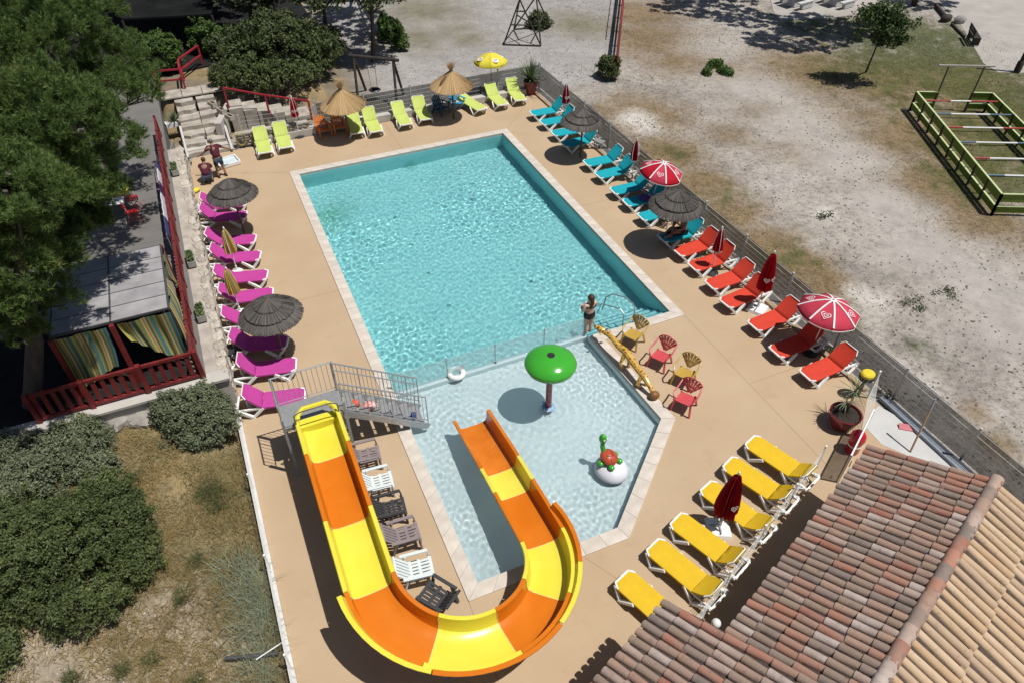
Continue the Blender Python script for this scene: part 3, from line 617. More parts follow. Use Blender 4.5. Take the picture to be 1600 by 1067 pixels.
def cover_tile(l, r0, r1, n=8):
    bb = MB(); th = .016
    prof = []
    for (y, r) in ((0, r0), (l, r1)):
        for k in range(n+1):
            t = math.pi*k/n; prof.append((r*math.cos(t), y, r*.86*math.sin(t)))
        for k in range(n+1):
            t = math.pi*k/n; prof.append(((r-th)*math.cos(t), y, (r*.86-th)*math.sin(t)))
    m = n+1
    F = []
    for k in range(n):
        F += [(k, k+1, 2*m+k+1, 2*m+k), (m+k+1, m+k, 3*m+k, 3*m+k+1), (k+1, k, m+k, m+k+1)]
        F += [(2*m+k, 2*m+k+1, 3*m+k+1, 3*m+k)]
    return bb.add(prof, F)
def roof_side(parent, rname, E0, e, up, z0, run, rise, ncol, pitch, ntile, tl, m, slen, seed, r0=.090, r1=.076, skip=None):
    rg = random.Random(seed); L_ = math.hypot(run, rise); sl = math.atan2(rise, run)
    ax = e; ay = (up*run+Vector((0, 0, rise))).normalized(); az_ = ax.cross(ay)
    if az_.z < 0: az_ = -az_
    bb = MB(); o = E0+Vector((0, 0, z0-.02))
    oo = o-ay*.05; c = [oo, oo+ax*slen, oo+ax*slen+ay*(L_+.045), oo+ay*(L_+.045)]; d = az_*.09
    q = c+[v-d for v in c]; fs = [(0, 1, 2, 3), (7, 6, 5, 4), (0, 4, 5, 1), (1, 5, 6, 2), (2, 6, 7, 3), (3, 7, 4, 0)]
    rf = bb.add([v for v in q], fs).build(rname, pan_m, parent, smooth=0)
    proto = cover_tile(tl+.055, r0, r1).build('roof_tile', m, rf, smooth=40); used = False
    Mx = Matrix((ax, ay, az_)).transposed()
    if Mx.determinant() < 0: Mx = Matrix((-ax, ay, az_)).transposed()
    for i in range(ncol):
        for k in range(ntile):
            if skip and skip(i, k): continue
            if not used: t = proto; used = True
            else: t = bpy.data.objects.new('roof_tile', proto.data); COL.objects.link(t); t.parent = rf
            p = o+ax*(pitch*(i+.5)+rg.uniform(-.008, .008))+ay*(k*tl-.10+rg.uniform(-.022, .022)+((i*37) % 5)*.005)+az_*(.018+.010*0)
            Mt = Mx @ Matrix.Rotation(rg.uniform(-.045, .045), 3, 'Z') @ Matrix.Rotation(-.038, 3, 'X')
            t.matrix_local = Matrix.Translation(p) @ Mt.to_4x4()
    return rf
bld = thing('tiled_building', 'building with a two sided clay tile roof at the lower right', 'building', (0, 0, 0))
E0 = Vector((12.68, 6.64, 0)); ZE, RUN, RISE = 2.25, 2.44, .95
PIT = .202; TL = .465
roof_side(bld, 'roof', E0, E_, P_, ZE, RUN, RISE, 34, PIT, 6, TL, tile_m, 9.5, 4)
rid = E0+P_*RUN+Vector((0, 0, ZE+RISE))
# sandy rear slope, running down from the ridge away from the pool
e0r = E0+P_*RUN*2.6+Vector((0, 0, 0))
roof_side(bld, 'rear_roof', E0+P_*(RUN+2.9), E_, -P_, ZE+RISE-1.13, 2.9, 1.13, 33, PIT*1.12, 3, 1.05, tile_s, 9.5, 8, r0=.096, r1=.086)
# ridge tiles
rt = MB(); rt.beam(rid+Vector((0, 0, -.04)), rid+E_*9.5+Vector((0, 0, -.04)), .2, .08); rd = rt.build('ridge', pan_m, bld, smooth=0)
pt = cover_tile(.5, .145, .125).build('ridge_tile', tile_m, rd, smooth=40)
for k in range(19):
    t = pt if k == 0 else bpy.data.objects.new('ridge_tile', pt.data)
    if k: COL.objects.link(t); t.parent = rd
    u = E_.normalized(); Mx = Matrix((Vector((0, 0, 1)).cross(u)*-1, u, Vector((0, 0, 1)))).transposed()
    if Mx.determinant() < 0: Mx = Matrix((Vector((0, 0, 1)).cross(u), u, Vector((0, 0, 1)))).transposed()
    t.matrix_local = Matrix.Translation(rid+u*(k*.43-.05)+Vector((0, 0, -.02+rnd.uniform(-.006, .006)))) @ (Mx @ Matrix.Rotation(.02, 3, 'X')).to_4x4()
def wallbox(parent, name, o, lx, ly, h, m=render_m):
    q = [o, o+E_*lx, o+E_*lx+P_*ly, o+P_*ly]; q = q+[v+Vector((0, 0, h)) for v in q]
    MB().add(q, [(3, 2, 1, 0), (4, 5, 6, 7), (0, 1, 5, 4), (1, 2, 6, 5), (2, 3, 7, 6), (3, 0, 4, 7)]).build(name, m, parent, smooth=0)
wallbox(bld, 'wall', E0+E_*.25+P_*.42, 9.2, 4.2, 2.24)
wing = thing('tiled_annex', 'lower tiled annex roof in front of the big roof at the bottom edge', 'building', (0, 0, 0))
E1 = Vector((5.80, 5.22, 0))
roof_side(wing, 'roof', E1, E_, P_, 2.3, 3.2, 1.2, 17, PIT*1.04, 7, .49, tile_m, 4.5, 14)
wallbox(wing, 'wall', E1+E_*.2+P_*.42, 4.2, 2.6, 2.3)
gl_m = pm('opal_globe', (.75, .75, .72), .25, .02)
lp = thing('wall_lamp', 'round white globe lamp under the eaves between the two tiled roofs', 'lamp', tuple(at(1119, 973, 2.0)))
bb = MB(); bb.ball((0, 0, 0), .1, 14, 10); bb.build('globe', gl_m, lp, smooth=80)
bb = MB(); bb.tube([(0, 0, -.09), (0, 0, -.16), (.12, -.3, -.16)], .02); bb.build('bracket', dark_steel, lp)
# white sheet, grey channel and red plate beyond the gate
sh = pm('white_ground_sheet', (.50, .50, .485), .6, .06, 1.5, bump=.2, bscale=9)
b = MB(); b.poly([at(*p).to_2d() for p in ((1372, 633), (1350, 664), (1378, 694), (1420, 712), (1470, 742), (1515, 752), (1440, 672))], -.02, .006); tag(b.build('ground_sheet', sh, smooth=0), 'white sheet laid on the ground between the gate and the tiled roof', 'sheet')
ch = pm('grey_blue_channel', (.22, .25, .29), .5, .1, 3)
b = MB(); q0, q1 = at(1378, 622), at(1535, 765); b.beam(q0+Vector((0, 0, .05)), q1+Vector((0, 0, .05)), .26, .12); tag(b.build('drain_channel', ch, smooth=0), 'grey blue channel running along the foot of the fence beside the white sheet', 'channel')
rp = pm('red_plate', (.40, .03, .05), .45)
pl = thing('warning_plate', 'small dark red plate lying on the white sheet', 'sign', tuple(at(1416, 668, .02)), R(-38))
bb = MB(); bb.box((0, 0, .03), (.42, .2, .02), tilt=Matrix.Rotation(R(18), 3, 'X')); bb.build('plate', rp, pl, smooth=0)
bb = MB()
for k in range(3): bb.box((0, .05-.05*k, .046-.016*k+.0), (.30, .018, .004), tilt=Matrix.Rotation(R(18), 3, 'X'))
bb.build('lettering_line', pm('pink_letter', (.6, .3, .33), .5), pl, smooth=0)
ps = thing('wooden_stake', 'slim wooden stake with a grey tip standing by the fence above the tiles', 'stake', tuple(at(1422, 706)))
bb = MB(); bb.tube([(0, 0, 0), (.35, .28, 1.35)], .028); bb.build('shaft', pm('pale_stake_wood', (.40, .29, .18), .7), ps)
bb = MB(); bb.tube([(.352, .282, 1.35), (.44, .35, 1.68)], .034); bb.build('tip', pm('grey_tip', (.28, .32, .38), .5), ps)
# ------------------------------------------------------------------ sun loungers
def fabric(name, c): return pm(name, c, .75, .05, 4, bump=.08, bscale=120, spec=.2)
FAB = dict(lime=fabric('lime_fabric', (.50, .58, .15)), blue=fabric('turquoise_fabric', (.012, .335, .40)), red=fabric('red_fabric', (.57, .055, .03)),
           magenta=fabric('magenta_fabric', (.45, .055, .275)), yellow=fabric('yellow_fabric', (.66, .43, .02)))
def sheet_mb(rows, th=.014):                     # rows: list of (list of points) left->right, gives a thin sheet
    bb = MB(); n = len(rows[0]); up = []; dn = []
    for r in rows:
        for p in r: up.append(Vector(p)); dn.append(Vector(p)-Vector((0, 0, th)))
    k = len(rows); V = up+dn; o = len(up); F = []
    for i in range(k-1):
        for j in range(n-1):
            a = i*n+j; F += [(a, a+1, a+n+1, a+n), (o+a+n, o+a+n+1, o+a+1, o+a)]
    for i in range(k-1):
        a = i*n; F.append((a, a+n, o+a+n, o+a)); a = i*n+n-1; F.append((a+n, a, o+a, o+a+n))
    for j in range(n-1): F.append((j+1, j, o+j, o+j+1)); a = (k-1)*n+j; F.append((a, a+1, o+a+1, o+a))
    return bb.add(V, F)
def make_lounger(name, label, group, fab, back_deg, seat_len=1.24, back_len=.70, total=1.98):
    t = thing('sun_lounger', label, 'sun lounger', group=group)
    hw = .315; Z = .345
    bb = MB()
    pts = [(-hw+.04, seat_len, Z-.035), (-hw+.04, .2, Z-.02), (-.24, .045, Z-.005), (.24, .045, Z-.005), (hw-.04, .2, Z-.02), (hw-.04, seat_len, Z-.035)]
    for p, q in zip(pts[:-1], pts[1:]): bb.beam(p, q, .05, .05)
    bb.beam((-.235, .012, Z+.004), (.235, .012, Z+.004), .05, .045)
    for sx in (-1, 1): bb.beam((sx*.228, .008, Z+.004), (sx*.318, .16, Z+.004), .04, .045); bb.beam((sx*(hw-.03), seat_len-.1, Z-.03), (sx*(hw-.02), total, Z-.05), .05, .06)
    bb.beam((-hw-.0, total, Z-.05), (hw+.0, total, Z-.05), .06, .055)
    bb.build('frame', white, t, smooth=0)
    def hwid(y): return .322 if y > .17 else .235+.087*max(0, y-.03)/.14
    rows = []
    for y in (.03, .10, .17, .3, .5, .75, 1.0, seat_len-.06, seat_len):
        w = hwid(y); s = -.012 if .2 < y < 1.15 else 0
        rows.append([(-w-.004, y, Z-.02), (-w, y, Z+.016), (-w*.9, y, Z+.026), (-w*.5, y, Z+.022+s), (0, y, Z+.02+s*1.4), (w*.5, y, Z+.022+s), (w*.9, y, Z+.026), (w, y, Z+.016), (w+.004, y, Z-.02)])
    sheet_mb(rows).build('seat_sling', fab, t, smooth=50)
    a = R(back_deg); rows = []; nrm = Vector((0, -math.sin(a), math.cos(a)))
    for i, s in enumerate((0.005, .12, .3, .48, .6, back_len)):
        w = .318 if s < back_len-.11 else .318-.075*(s-back_len+.11)/.11; y = seat_len+s*math.cos(a); z = Z+.03+s*math.sin(a); b_ = .02*math.sin(math.pi*s/back_len)
        rows.append([tuple(Vector((x*w, y, z))+nrm*(d-b_*(1-x*x))) for x, d in ((-1.01, -.03), (-1, 0), (-.5, -.008), (0, -.012), (.5, -.008), (1, 0), (1.01, -.03))])
    bk = sheet_mb(rows, .02).build('backrest', fab, t, smooth=50)
    bb = MB(); e = lambda x, s, d=0: tuple(Vector((x, seat_len+s*math.cos(a), Z+.028+s*math.sin(a)))+nrm*d)
    for sx in (-1, 1): bb.beam(e(sx*.328, back_len-.13, -.01), e(sx*.25, back_len+.012, -.005), .03, .03); bb.beam(e(sx*.29, .02, -.05), e(sx*.29, back_len-.1, -.05), .035, .035)
    bb.beam(e(-.25, back_len+.01), e(.25, back_len+.01), .026, .026)
    bb.build('backrest_frame', white, bk, smooth=0)
    for sx in (-1, 1):
        for y0, y1, y2 in ((.05, .31, .66), (1.22, 1.56, total-.02)):
            bb = MB(); bb.beam((sx*(hw-.03 if y0 < .5 else hw-.0), y0, Z-.01), (sx*(hw+.05), y1, .035), .06, .07); bb.beam((sx*(hw+.05), y1-.02, .035), (sx*(hw+.012), y2, Z-.02), .075, .085); bb.box((sx*(hw+.05), y1-.01, .018), (.07, .12, .036))
            bb.build('leg', white, t, smooth=0)
    bb = MB()
    for sx in (-.16, .16):
        m = seat_len+.42*math.cos(a)+.06*math.sin(a); z = Z+.42*math.sin(a)-.06*math.cos(a)
        bb.tube([(sx, m, z), (sx, m+.12, z*.62+Z*.38), (sx, m+.1, Z-.03)], .016, 6)
    bb.beam((-hw, 1.62, Z-.03), (hw, 1.62, Z-.03), .05, .03); bb.beam((-hw, 1.50, .05), (hw, 1.50, .05), .03, .03)
    bb.build('backrest_support', white, t, smooth=0)
    return t
def dirang(f, h, zf=.33, zh=.88):
    a, b_ = at(*f, zf), at(*h, zh); return math.atan2(b_.y-a.y, b_.x-a.x)
def place_row(color, label_fn, group, back, feet, zf=.30, seat=1.24, bl=.7, tot=1.98, fixed=None, jit=2., backs=None):
    out = []; protos = {}
    for i, (f, h) in enumerate(feet):
        p = at(*f, zf)
        a = dirang(f, h) if h else None
        bd = (backs or {}).get(i, back+(0, 4, -5)[(i*7+i//3) % 3])
        if bd not in protos: o = protos[bd] = make_lounger('sun_lounger', label_fn(i), group, FAB[color], bd, seat, bl, tot)
        else: o = copy_tree(protos[bd]); o['label'] = label_fn(i)
        ang = a if fixed is None else R(fixed+rnd.uniform(-jit, jit)) if not h or fixed is not None else a
        o.location = (p.x, p.y, 0); o.rotation_euler = (0, 0, ang-math.pi/2); out.append(o)
    return out
n9 = ['first', 'second', 'third', 'fourth', 'fifth', 'sixth', 'seventh', 'eighth', 'ninth', 'last']
lime = place_row('lime', lambda i: (ORD[i]+' lime green sun lounger from the left along the back fence'), 'lime green loungers along the back fence', 44,
    [((415, 241), (403, 196)), ((447, 233), (434, 189)), ((558.7, 210.6), (549, 172)), ((589, 208), (573, 167)), ((635.5, 197), (618, 156)), ((667, 189), (651, 149)), ((754.5, 173), (737, 147)), ((787, 166), (768, 133)), ((814.5, 159), (800, 125))], backs={6: 6})
B_heads = [(871, 151), (890, 170), None, (927.5, 207), (962.5, 226), (985, 247), (1011, 271), (1029, 289), None, (1087, 342)]
B_feet = [(829.5, 179.5), (845.5, 194), (863, 211), (879.5, 228), (914, 257.5), (932.5, 276.5), (956, 301), (976, 319.5), (1000, 342), (1032, 375)]
angs = [dirang(f, h) for f, h in zip(B_feet, B_heads) if h]; print('blue dirs', [round(math.degrees(a)) for a in angs])
blue = place_row('blue', lambda i: ORD[i]+' turquoise sun lounger counting from the far corner of the right side', 'turquoise loungers on the right of the pool', 50, [(f, None) for f in B_feet], fixed=math.degrees(sum(angs)/len(angs)), jit=3)
R_feet = [(1057, 397), (1080, 419.5), (1107, 448), (1131, 477), (1175, 512), (1209, 552.5), (1256.7, 589)]
R_heads = [(1112, 358), (1137, 384), (1170, 412), (1185, 431), (1237, 469), (1267.6, 504), (1323.7, 541.5)]
angs = [dirang(f, h) for f, h in zip(R_feet, R_heads)]; print('red dirs', [round(math.degrees(a)) for a in angs])
red = place_row('red', lambda i: ORD[i]+' red sun lounger from the turquoise ones, going toward the gate', 'red loungers on the right of the pool', 50, [(f, None) for f in R_feet], fixed=4.5, jit=2.5)
M_feet = [(386.5, 317), (386.5, 337.5), (400.5, 375), (408, 401), (419, 431), (427.7, 459), (437, 492), (450, 536), (464, 570), (478, 618)]
M_heads = [(315, 306), (316, 324), (325.6, 360), (332, 387), (339.6, 418), (347, 449), (358, 483), (366.5, 520), (375, 560.6), (385, 609)]
angs = [dirang(f, h) for f, h in zip(M_feet, M_heads)]; print('mag dirs', [round(math.degrees(a)) for a in angs])
mag = place_row('magenta', lambda i: ORD[i]+' magenta sun lounger from the far end beside the stone wall', 'magenta loungers along the stone wall', 48, list(zip(M_feet, M_heads)))
Y_feet = [(1171, 687.6), (1136, 721.5), (1102, 759), (1055, 810), (1019, 850.5), (971, 900.5)]
Y_heads = [(1247, 722), (1212, 759), (1183, 799), (1136, 857), (1094.5, 903), None]
angs = [dirang(f, h, .33, .68) for f, h in zip(Y_feet[:5], Y_heads[:5])]; print('yel dirs', [round(math.degrees(a)) for a in angs])
am = math.degrees(sum(angs)/5)
yel = place_row('yellow', lambda i: ORD[i]+' yellow sun lounger from the gate in front of the tiled roofs', 'yellow loungers in front of the tiled roofs', 40, [(f, None) for f in Y_feet], zf=.33, seat=1.42, bl=.52, tot=2.0, fixed=am, jit=2)

# ------------------------------------------------------------------ thatched shades
thatch_m = leaf_mat('grey_thatch', (.035, .031, .028), (.155, .14, .128), (.24, .215, .19), .95, .0)
straw_m = leaf_mat('golden_straw', (.30, .185, .08), (.66, .46, .24), (.74, .60, .36), .9, .1)
straw_dk = pm('brown_straw', (.13, .085, .045), .9, .3, 9, bump=.6)
def straw_skirt(r0, z0, r1, z1, n, w, rag, seed, sag=.0, layers=2):
    rg = random.Random(seed); bb = MB()
    for l in range(layers):
        for k in range(n):
            a = 2*math.pi*(k+rg.random())/n; c, s = math.cos(a), math.sin(a); e = rg.uniform(-rag, rag*.5); ww = w*rg.uniform(.7, 1.4); j = rg.uniform(-.006, .016)+l*.008
            f = 1+e/max(.2, math.hypot(r1-r0, z1-z0)); rr = r0+(r1-r0)*f; zz = z0+(z1-z0)*f; tw = rg.uniform(-.05, .05); c2, s2 = math.cos(a+tw), math.sin(a+tw)
            ins = ww*.5*(r0/max(rr, .05)) if r0 > .15 else .006
            bb.add([(r0*c-s*ins, r0*s+c*ins, z0+j), (r0*c+s*ins, r0*s-c*ins, z0+j), (rr*c2+s2*ww/2, rr*s2-c2*ww/2, zz+j), (rr*c2-s2*ww/2, rr*s2+c2*ww/2, zz+j-rg.uniform(0, .02))], [(0, 3, 2, 1)])
    return bb
def make_thatch(label, Rr, H):
    t = thing('thatched_parasol', label, 'parasol', group='grey thatched parasols')
    bb = MB(); bb.tube([(0, 0, 0), (0, 0, H+.1)], .045, 10); bb.build('pole', wood_pole, t)
    bb = MB(); bb.lathe([(.03, H+.42), (Rr*.40, H+.26), (Rr*.72, H+.10), (Rr*.93, H-.06), (Rr*.9, H-.08), (.06, H+.2)], 40); bb.build('canopy_core', thatch_m, t)
    for i, (ra, za, rb, zb) in enumerate(((Rr*.58, H+.16, Rr*1.0, H-.13), (Rr*.30, H+.34, Rr*.76, H+.11), (.02, H+.54, Rr*.44, H+.32))):
        straw_skirt(ra, za, rb, zb, int(250-60*i), .028*Rr, .04, 5+i, layers=4).build('thatch_tier', thatch_m, t, smooth=0)
    bb = MB(); bb.lathe([(.04, H+.46), (.06, H+.53), (.0, H+.56)], 10); bb.build('cap', thatch_m, t)
    return t
T = [((362, 300), (383, 368), 41, 'grey thatched parasol over the far magenta loungers near the two men'), ((415, 490), (443, 556), 52, 'large grey thatched parasol over the middle of the magenta loungers'),
     ((914, 188), (906.5, 246), 36, 'grey thatched parasol over the turquoise loungers near the far corner'), ((1062, 319), (1046, 386), 46, 'grey thatched parasol over the person on the turquoise lounger')]
pt = None
for rim, base, hw, lab in T:
    h = tall(rim, base); p = at(*base); c = at(rim[0], rim[1], h); e = at(rim[0]+hw, rim[1], h); rad = (e-c).length
    print('thatch', round(h, 2), round(rad, 2))
    if pt is None: o = pt = make_thatch(lab, 1.08, 2.0)
    else: o = again(pt, (0, 0, 0), 0, lab)
    s = min(1.12, max(.92, rad/1.08)); o.location = p; o.scale = (rad/1.08*.96, rad/1.08*.96, max(.85, min(1.15, h/2.0))); o.rotation_euler = (0, 0, rnd.uniform(0, 6))
def make_straw(label):
    t = thing('straw_parasol', label, 'parasol', group='golden straw parasols'); H, Rr = 1.75, 1.06
    bb = MB(); bb.tube([(0, 0, 0), (0, 0, H+.3)], .05, 10); bb.build('pole', wood_pole, t)
    bb = MB(); bb.lathe([(.05, H+.62), (Rr*.5, H+.30), (Rr*.95, H-.02), (Rr*.9, H-.04), (.06, H+.42)], 36); bb.build('canopy_core', straw_m, t)
    straw_skirt(.05, H+.68, Rr, H-.07, 480, .022, .06, 3, layers=4).build('straw_skirt', straw_m, t, smooth=0)
    bb = MB(); bb.lathe([(.10, H+.58), (.075, H+.66), (.07, H+.72), (.09, H+.76)], 12); bb.build('binding', straw_dk, t)
    rg = random.Random(8); bb = MB()
    for k in range(240):
        a = rg.uniform(0, 6.28); d = rg.uniform(.05, .36); l = rg.uniform(.25, .48); c, s = math.cos(a), math.sin(a)
        bb.add([(.05*c, .05*s, H+.72), (.05*c-s*.016, .05*s+c*.016, H+.72), (d*c, d*s, H+.72+l)], [(0, 1, 2)])
    bb.build('tuft', straw_m, t, smooth=0)
    bb = MB()
    for k in range(36):
        a = R(190)+rg.uniform(-.12, .12); c, s = math.cos(a), math.sin(a); r1 = rg.uniform(.45, .8)
        bb.add([(.06*c-s*.02, .06*s+c*.02, H+.70), (.06*c+s*.02, .06*s-c*.02, H+.70), (r1*c+s*.03, r1*s-c*.03, H+.70-r1*.72+.05), (r1*c-s*.03, r1*s+c*.03, H+.70-r1*.72+.05)], [(0, 3, 2, 1)])
    bb.build('loose_bundle', straw_dk, t, smooth=0)
    return t
s0 = make_straw('golden straw parasol with a tuft on top over the two orange chairs'); s0.location = at(547, 216); s0.rotation_euler = (R(1), R(-2), 0)
s1 = again(s0, at(709, 186), R(12), 'golden straw parasol with a tuft on top over the two blue chairs')

# ------------------------------------------------------------------ cloth parasols
pr_red = pm('parasol_red_cloth', (.50, .012, .028), .8, .08, 5, spec=.15, trans=.15); pr_dark = pm('parasol_dark_red_cloth', (.30, .010, .022), .85, .12, 5, spec=.1)
pr_pink = pm('parasol_rosy_cloth', (.60, .06, .10), .8, .06, 4, spec=.15, trans=.15); pr_white = pm('parasol_white_trim', (.76, .74, .73), .8, .03); pr_yel = pm('parasol_yellow_cloth', (.80, .70, .07), .8, .04, 4, trans=.2)
pr_gold = pm('parasol_gold_stripe', (.60, .42, .05), .8, .06, 4); pr_cream = pm('parasol_pale_stripe', (.62, .55, .36), .8, .06, 4)
def ring_pts(c, u, v, pts): return [c+u*x+v*y for x, y in pts]
def heart_mark(bb, c, u, v, s, n, col_in=None):      # two nested heart curls in flat ribbon, laid on the cloth
    for k, (sc, w) in enumerate(((1., .16), (.5, .16))):
        o_ = []; i_ = []
        for j in range(25):
            t = 2*math.pi*j/24; x = 16*math.sin(t)**3/17; y = (13*math.cos(t)-5*math.cos(2*t)-2*math.cos(3*t)-math.cos(4*t))/17
            o_.append((x*sc*s, y*sc*s)); i_.append((x*(sc-w)*s, y*(sc-w)*s))
        V = ring_pts(c, u, v, o_)+ring_pts(c, u, v, i_); m = 25
        bb.add([p+n*.012 for p in V], [(j, j+1, m+j+1, m+j) for j in range(24)])
def closed_parasol(label, H, L, rad, cloth, trim, base, mark=True, white_edge=False, second=None, tall_pole=.0, group='closed red parasols'):
    t = thing('closed_parasol', label, 'parasol', group=group)
    bb = MB(); bb.tube([(0, 0, .04), (0, 0, H-.02)], .019, 8); bb.build('pole', white, t)
    n = 16; V = []; F = []; MI = []
    secs = ((0, .02), (.06, .35), (.25, .62), (.5, .85), (.75, 1.), (.93, 1.04), (1, .98))
    for s, f in secs:
        for k in range(n*2):
            a = math.pi*k/n; r = rad*f*(1. if k % 2 == 0 else .52)*(1+.12*math.sin(k*1.7+s*2)); V.append((r*math.cos(a+.25*s), r*math.sin(a+.25*s), H-.03-s*L+.03*math.sin(k*2.1)*(s > .95)))
    m = n*2
    for i in range(len(secs)-1):
        for k in range(m):
            F.append((i*m+k, (i+1)*m+k, (i+1)*m+(k+1) % m, i*m+(k+1) % m)); MI.append((k//4) % 2 if second else 0)
    bb = MB(); bb.add(V, F); bb.mi = MI; can = bb.build('folded_canopy', [cloth, second] if second else cloth, t, smooth=25)
    if white_edge:
        bb = MB()
        for k in range(0, m, 2):
            q = [Vector(V[i*m+k]) for i in range(len(secs))]
            if k % 8 == 0: bb.tube([p*1.0+Vector((p.x, p.y, 0)).normalized()*.004 for p in q], .011, 4)
        for k in range(m): bb.beam(Vector(V[-m+k]), Vector(V[-m+(k+1) % m]), .014, .03)
        bb.build('white_trim', pr_white, can, smooth=0)
    if mark:
        bb = MB()
        for ang in (-100, -35, 200):
            a = R(ang); nn = Vector((math.cos(a), math.sin(a), .22)).normalized(); u = Vector((-math.sin(a), math.cos(a), 0)); v = nn.cross(u)*-1
            if v.z < 0: v = -v
            heart_mark(bb, Vector((math.cos(a), math.sin(a), 0))*rad*.93+Vector((0, 0, H-.03-L*.66)), u, v, .075+.02*rad/.16, nn)
        bb.build('heart_mark', pr_white, can, smooth=0)
    bb = MB(); bb.lathe([(.03, H-.03), (.035, H+.01), (.02, H+.05), (0, H+.055)], 10); bb.build('finial', white, t)
    if base == 'disc':
        bb = MB(); bb.lathe([(.24, 0), (.24, .04), (.1, .07), (.035, .09), (.035, .3), (0, .3)], 20); bb.build('base', black, t)
    elif base == 'white_disc':
        bb = MB(); bb.lathe([(.2, 0), (.2, .04), (.1, .07), (.035, .09), (.035, .25), (0, .25)], 20); bb.build('base', white, t)
    elif base == 'square':
        bb = MB(); bb.box((0, 0, .05), (.62, .62, .1), top=.9); bb.box((0, 0, .115), (.5, .5, .03), top=.7); bb.lathe([(.05, .12), (.04, .4), (0, .4)], 12); bb.build('base', white, t, smooth=0)
        bb = MB(); bb.beam((-.26, 0, .16), (.26, 0, .16), .03, .04); bb.beam((0, 0, .16), (0, .26, .16), .03, .04); bb.build('base_bracket', steel, t, smooth=0)
    return t
def setp(o, base, rz=0, tilt=(0, 0)): o.location = at(*base); o.rotation_euler = (R(tilt[0]), R(tilt[1]), rz); return o
H1 = tall((453, 147), (468, 214)); print('parasol h', H1, tall((1126, 357), (1112, 427)), tall((1215, 387), (1183, 484)), tall((1148, 730), (1122, 826)), tall((357, 355), (371, 423)), tall((1304, 473), (1265, 551)), tall((778, 84), (770, 152)))
p1 = setp(closed_parasol('closed red parasol with white edging beside the second lime lounger', 2.0, .95, .17, pr_red, pr_white, 'disc', white_edge=True), (468, 214))
p2 = again(p1, at(882, 192), R(60), 'closed red parasol with white edging by the fence at the first turquoise lounger')
p3 = again(p1, at(987, 283), R(100), 'closed red parasol with white edging between turquoise loungers beside the open red one')
p4 = again(p1, at(1112, 427), R(150), 'closed red parasol with white edging above the second red lounger')
p5 = setp(closed_parasol('big closed red parasol in a white square base among the red loungers', 2.45, 1.5, .24, pr_red, pr_white, 'square'), (1183, 484), R(30))
p6 = setp(closed_parasol('big closed dark red parasol in a white square base among the yellow loungers', 2.25, 1.55, .27, pr_dark, pr_white, 'square'), (1122, 826), R(65), (2, 2))
p7 = setp(closed_parasol('closed yellow striped parasol beside the fourth magenta lounger', 1.9, 1.0, .2, pr_gold, pr_white, 'white_disc', mark=False, second=pr_cream, group='closed yellow parasols'), (371, 424))
p8 = again(p7, at(376, 488), R(40), 'closed yellow striped parasol beside the sixth magenta lounger')
